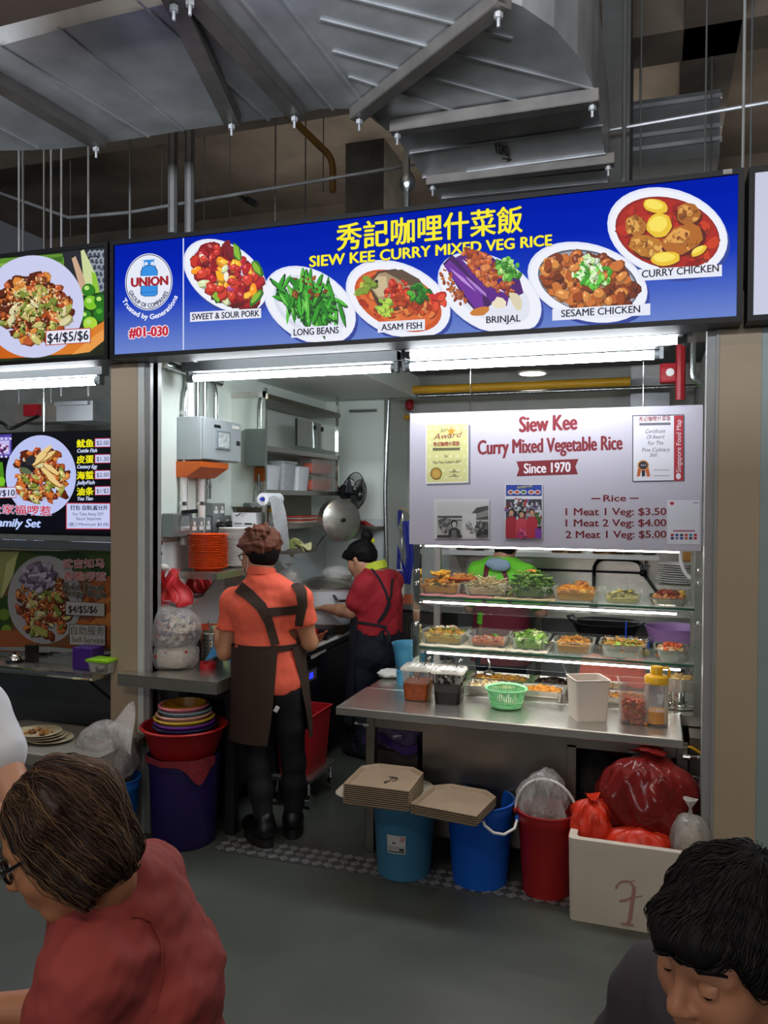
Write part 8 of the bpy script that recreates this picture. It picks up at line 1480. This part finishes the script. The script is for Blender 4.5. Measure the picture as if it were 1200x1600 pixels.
b = MB(); b.sheet(lambda u, v: nk+v3(0, 0, -.008)+sw*(.064+.012*v)*math.cos(4.2*u-2.1+3.14)*-1+(-fw)*(.064+.012*v)*math.cos(0)*math.cos(4.2*(u-.5))*1.0+sw*(.066+.012*v)*math.sin(4.2*(u-.5))*0+v3(0, 0, .04-.04*v), 24, 3, .004) if False else b.sheet(lambda u, v: nk+(-fw)*(.066+.014*v)*math.cos(4.6*(u-.5))+sw*(.066+.014*v)*math.sin(4.6*(u-.5))+v3(0, 0, .032-.045*v)-fw*.006, 26, 3, .004); b.build('collar', DR, sh_)
# hair: a solid bob with strands combed over it from the parting
ax = (fh, uh.cross(fh).normalized(), (uh-fh*uh.dot(fh)).normalized()); S = Field(hc-v3(.2, .2, .2), hc+v3(.25, .2, .2), .0045)
S.ell(hw(-.018, 0, .036), (.098, .085, .088), ax, .01); S.ell(hw(-.045, 0, -.03), (.066, .083, .08), ax, .03); S.ell(hw(-.052, 0, -.065), (.046, .074, .04), ax, .03)
for q in (-1, 1): S.ell(hw(-.004, q*.072, -.02), (.044, .022, .08), ax, .02)
S.ell(hw(.115, 0, -.035), (.078, .062, .105), ax, .012, True); S.ell(hw(.09, 0, -.12), (.075, .2, .07), ax, .02, True); S.ell(hw(.02, 0, -.17), (.09, .06, .08), ax, .02, True); S.noise(wob(60, .006, 31)); BRH = M('brown_hair', rough=.65, spec=.3, vcol=True, var=.25, scale=60)
hr, V, F_ = S.build('hair', M('brown_hair_base', '#2c1d15', .55, var=.3, scale=40), PD, 1); bv = bvh_of(V, F_); up = ax[2]
def root(r_): u = r_.uniform(-.095, .06); return hw(u, r_.choice((-1, 1))*abs(r_.gauss(0, .018))+.008, .13-.9*(u+.02)**2*4) if r_.random() < .6 else hw(r_.uniform(-.1, .03), r_.choice((-1, 1))*r_.uniform(.03, .095), r_.uniform(-.04, .1))
def comb(p, r_, j): return -up*1.0-ax[0]*.42*(1.4 if j < 6 else .7)+v3(r_.uniform(-.2, .2), r_.uniform(-.2, .2), r_.uniform(-.2, .2))
strands('hair_strands', BRH, hr, bv, 1500, (root, comb), 20, .011, 0, ['#33221a', '#412c20', '#5a4230', '#2a1a14', '#6e543a', '#4a3426'], random.Random(5), .006, .0012)
glasses(hw, PD, 1.3)
for q in (-1, 1): b = MB(); b.ball(hw(.0725, q*.032, -.002), .0135, 12); ey = b.build('eye', M('eye_white', '#a89c92', .3), PD); b = MB(); b.ball(hw(.0815, q*.032, -.004), (.006, .006, .006), 10); b.build('iris', M('dark_iris', '#1a0f0a', .1), ey)
stool(pel, .44, 'stool under the seated woman in the dusty red shirt')
# seated man at the right
hc = v3(.103, 1.215, 1.020); fh = v3(-.66, -.72, -.20).normalized(); uh = v3(-.06, -.18, .97); fw = v3(-.75, -.66, 0).normalized(); sw = v3(-fw.y, fw.x, 0)
nk = hc-v3(0, 0, .135)-fw*.055; SC = nk-v3(0, 0, .025)-fw*.015; pel = v3(SC.x-fw.x*.02, SC.y-fw.y*.02, .50); wai = pel.lerp(SC, .40); che = pel.lerp(SC, .72)
PE = thing('person', 'seated man with short black hair and dark shirt looking down at the right', 'person', v3(pel.x, pel.y, 0))
S = Field((-.75, .3, -.005), (.75, 1.75, 1.24), .005)
def torsoE(S, g): S.band(pel, wai, (.17+g, .125+g), (.165+g, .12+g), sw, .05); S.band(wai, che, (.165+g, .12+g), (.18+g, .122+g), sw, .06); S.band(che, SC, (.18+g, .115+g), (.135+g, .08+g), sw, .06); S.cone(SC, nk, .07+g, .056+g, .05)
torsoE(S, 0); S.cone(nk, hc-uh*.05-fh*.03, .056, .056, .03); hw = head(S, hc, fh, uh, 1.02); arms = []
for q in (1, -1):
    a = SC+sw*q*.195-v3(0, 0, .04); e = a+fw*.12+v3(0, 0, -.26)+sw*q*.04; w_ = e+fw*.22+v3(0, 0, .02)-sw*q*.06; arms.append((a, e)); S.cone(SC, a, .058, .06, .05); S.chain([a, e, e.lerp(w_, .4), w_], [.06, .048, .044, .03], .02); hand(S, w_, fw, (0, 0, 1), -q, .6)
sit_legs(S, pel-v3(0, 0, .03), fw, sw); S.build('body', M('skin_man', '#ad7656', .5, var=.12, scale=7), PE)
S = Field((-.75, .3, -.005), (.75, 1.75, .68), .009); S.band(pel-v3(0, 0, .06), pel+v3(0, 0, .05), (.182, .138), (.18, .136), sw, .03); sit_legs(S, pel-v3(0, 0, .03), fw, sw, .014); S.cut((0, 0, .09), (0, 0, -1)); S.build('trousers', M('dark_trousers'), PE)
S = Field((-.75, .3, .4), (.75, 1.75, 1.1), .0065); torsoE(S, .02)
for a, e in arms: S.cone(SC, a, .076, .08, .06); S.chain([a, a.lerp(e, .9)], [.08, .075], .035)
S.cut((0, 0, pel.z-.02), (0, 0, -1)); S.cut(nk+v3(0, 0, .03)+fw*.03, (fw*.6+v3(0, 0, 1)).normalized()); S.noise(wob(30, .007, 41)); S.build('shirt', M('dark_plum_cotton', '#2a2228', .85, var=.12, scale=14, bump=.1, bscale=30), PE, 1)
ax = (fh, uh.cross(fh).normalized(), (uh-fh*uh.dot(fh)).normalized()); S = Field(hc-v3(.19, .19, .15), hc+v3(.19, .19, .2), .0045)
S.ell(hw(-.018, 0, .046), (.107, .088, .088), ax, .01); S.ell(hw(-.06, 0, .0), (.06, .08, .07), ax, .02)
for q in (-1, 1): S.ell(hw(.0, q*.07, .02), (.05, .02, .045), ax, .02)
S.ell(hw(.075, 0, .068), (.042, .06, .03), ax, .02); S.ell(hw(.10, 0, -.035), (.075, .085, .082), ax, .01, True); S.noise(wob(70, .006, 51)); BLH = M('black_hair_strand', rough=.6, spec=.25, vcol=True, var=.2, scale=50)
hr, V, F_ = S.build('hair', M('black_hair'), PE, 1); bv = bvh_of(V, F_); up = ax[2]
def root(r_): th, ph = r_.uniform(0, 6.28), math.acos(r_.uniform(-.45, 1)); return hw(-.018+.107*math.sin(ph)*math.cos(th), .088*math.sin(ph)*math.sin(th), .046+.088*math.cos(ph))
def comb(p, r_, j): q = p-hw(-.06, .02, .13); return q.normalized()*1.0-up*.35+ax[0]*.25+v3(r_.uniform(-.22, .22), r_.uniform(-.22, .22), r_.uniform(-.15, .2))
strands('hair_strands', BLH, hr, bv, 3000, (root, comb), 7, .0075, 0, ['#0b0909', '#141011', '#1d1717', '#0e0b0d', '#2a2220'], random.Random(6), .006, .0011)
for q in (-1, 1):
    b = MB(); b.ball(hw(.0735, q*.0325, -.002), .0130, 14); ey = b.build('eye', M('eye_white'), PE); b = MB(); b.ball(hw(.0805, q*.0325+.002, -.005), .0074, 12); b.build('iris', M('dark_iris'), ey)
    b = MB(); b.sheet(lambda u, v: hw(.087-.004*math.sin(3.14*u)*0-.022*u*u, q*(.016+.038*u), .022+.007*math.sin(2.4*u)+(.008*(1-u*.6))*(v-.5)), 10, 2, .003); b.build('eyebrow', M('black_hair'), PE)
    b = MB(); b.sheet(lambda u, v: hw(.0745+.0145*math.cos(1.35*(u-.5)*2)*math.cos(-.02+1.2*v), q*.0325+.0145*math.sin(1.35*(u-.5)*2), -.002+.0145*math.sin(-.02+1.2*v)), 10, 4, .002); b.build('eyelid', M('skin_man'), PE)
stool(pel, .41, 'stool under the seated man with short black hair')
# person at the left edge: white sleeve and arm
a = rp(-34, 1108, 2.35); e = rp(42, 1275, 2.25); SC = a-v3(.17, .06, -.03); fw = v3(.2, -.97, 0).normalized(); sw = v3(.97, .2, 0)
pel = v3(SC.x, SC.y, .5); wai = pel.lerp(SC, .4); che = pel.lerp(SC, .72); nk = SC+v3(0, 0, .07)
PF = thing('person', 'person in white T-shirt at the left edge, only one arm in view', 'person', v3(pel.x, pel.y, 0)); S = Field((pel.x-.5, pel.y-.75, -.005), (pel.x+.6, pel.y+.4, 1.55), .010)
torsoE(S, 0); hc = nk+v3(0, -.03, .14); hw = head(S, hc, fw, (0, 0, 1)); w_ = e+fw*.24+v3(-.05, 0, .06); a2 = SC-sw*.17-v3(0, 0, .03); e2 = a2+fw*.1-v3(.03, 0, .26); w2 = e2+fw*.24+v3(.06, 0, .03)
for p_, q_, r_, sd_ in ((a, e, w_, 1), (a2, e2, w2, -1)): S.cone(SC, p_, .055, .058, .05); S.chain([p_, q_, q_.lerp(r_, .4), r_], [.056, .044, .042, .028], .02); hand(S, r_, fw, (0, 0, 1), sd_, .6)
sit_legs(S, pel-v3(0, 0, .03), fw, sw); S.build('body', SKIN2, PF); S = Field((pel.x-.5, pel.y-.75, -.005), (pel.x+.5, pel.y+.4, .68), .012); S.band(pel-v3(0, 0, .06), pel+v3(0, 0, .05), (.182, .138), (.18, .136), sw, .03); sit_legs(S, pel-v3(0, 0, .03), fw, sw, .014); S.cut((0, 0, .09), (0, 0, -1)); S.build('trousers', NAVY, PF)
S = Field((pel.x-.5, pel.y-.6, .4), (pel.x+.6, pel.y+.4, 1.45), .009); torsoE(S, .02)
for p_, q_ in ((a, e), (a2, e2)): S.cone(SC, p_, .074, .078, .06); S.chain([p_, p_.lerp(q_, .42)], [.078, .076], .03)
S.cut((0, 0, pel.z-.02), (0, 0, -1)); S.cut(nk, (0, 0, 1)); S.noise(wob(30, .005, 61)); S.build('t_shirt', M('white_cotton_shirt', '#d5d8dc', .85), PF)
S = Field(hc-v3(.15, .15, .1), hc+v3(.15, .15, .18), .008); S.ell(hc+v3(0, .02, .045), (.088, .105, .09), None, .01); S.ell(hc+v3(0, -.11, -.03), (.09, .075, .08), None, .01, True); S.build('hair', HAIRB, PF, 1)
stool(pel, .41, 'stool under the person in the white T-shirt')
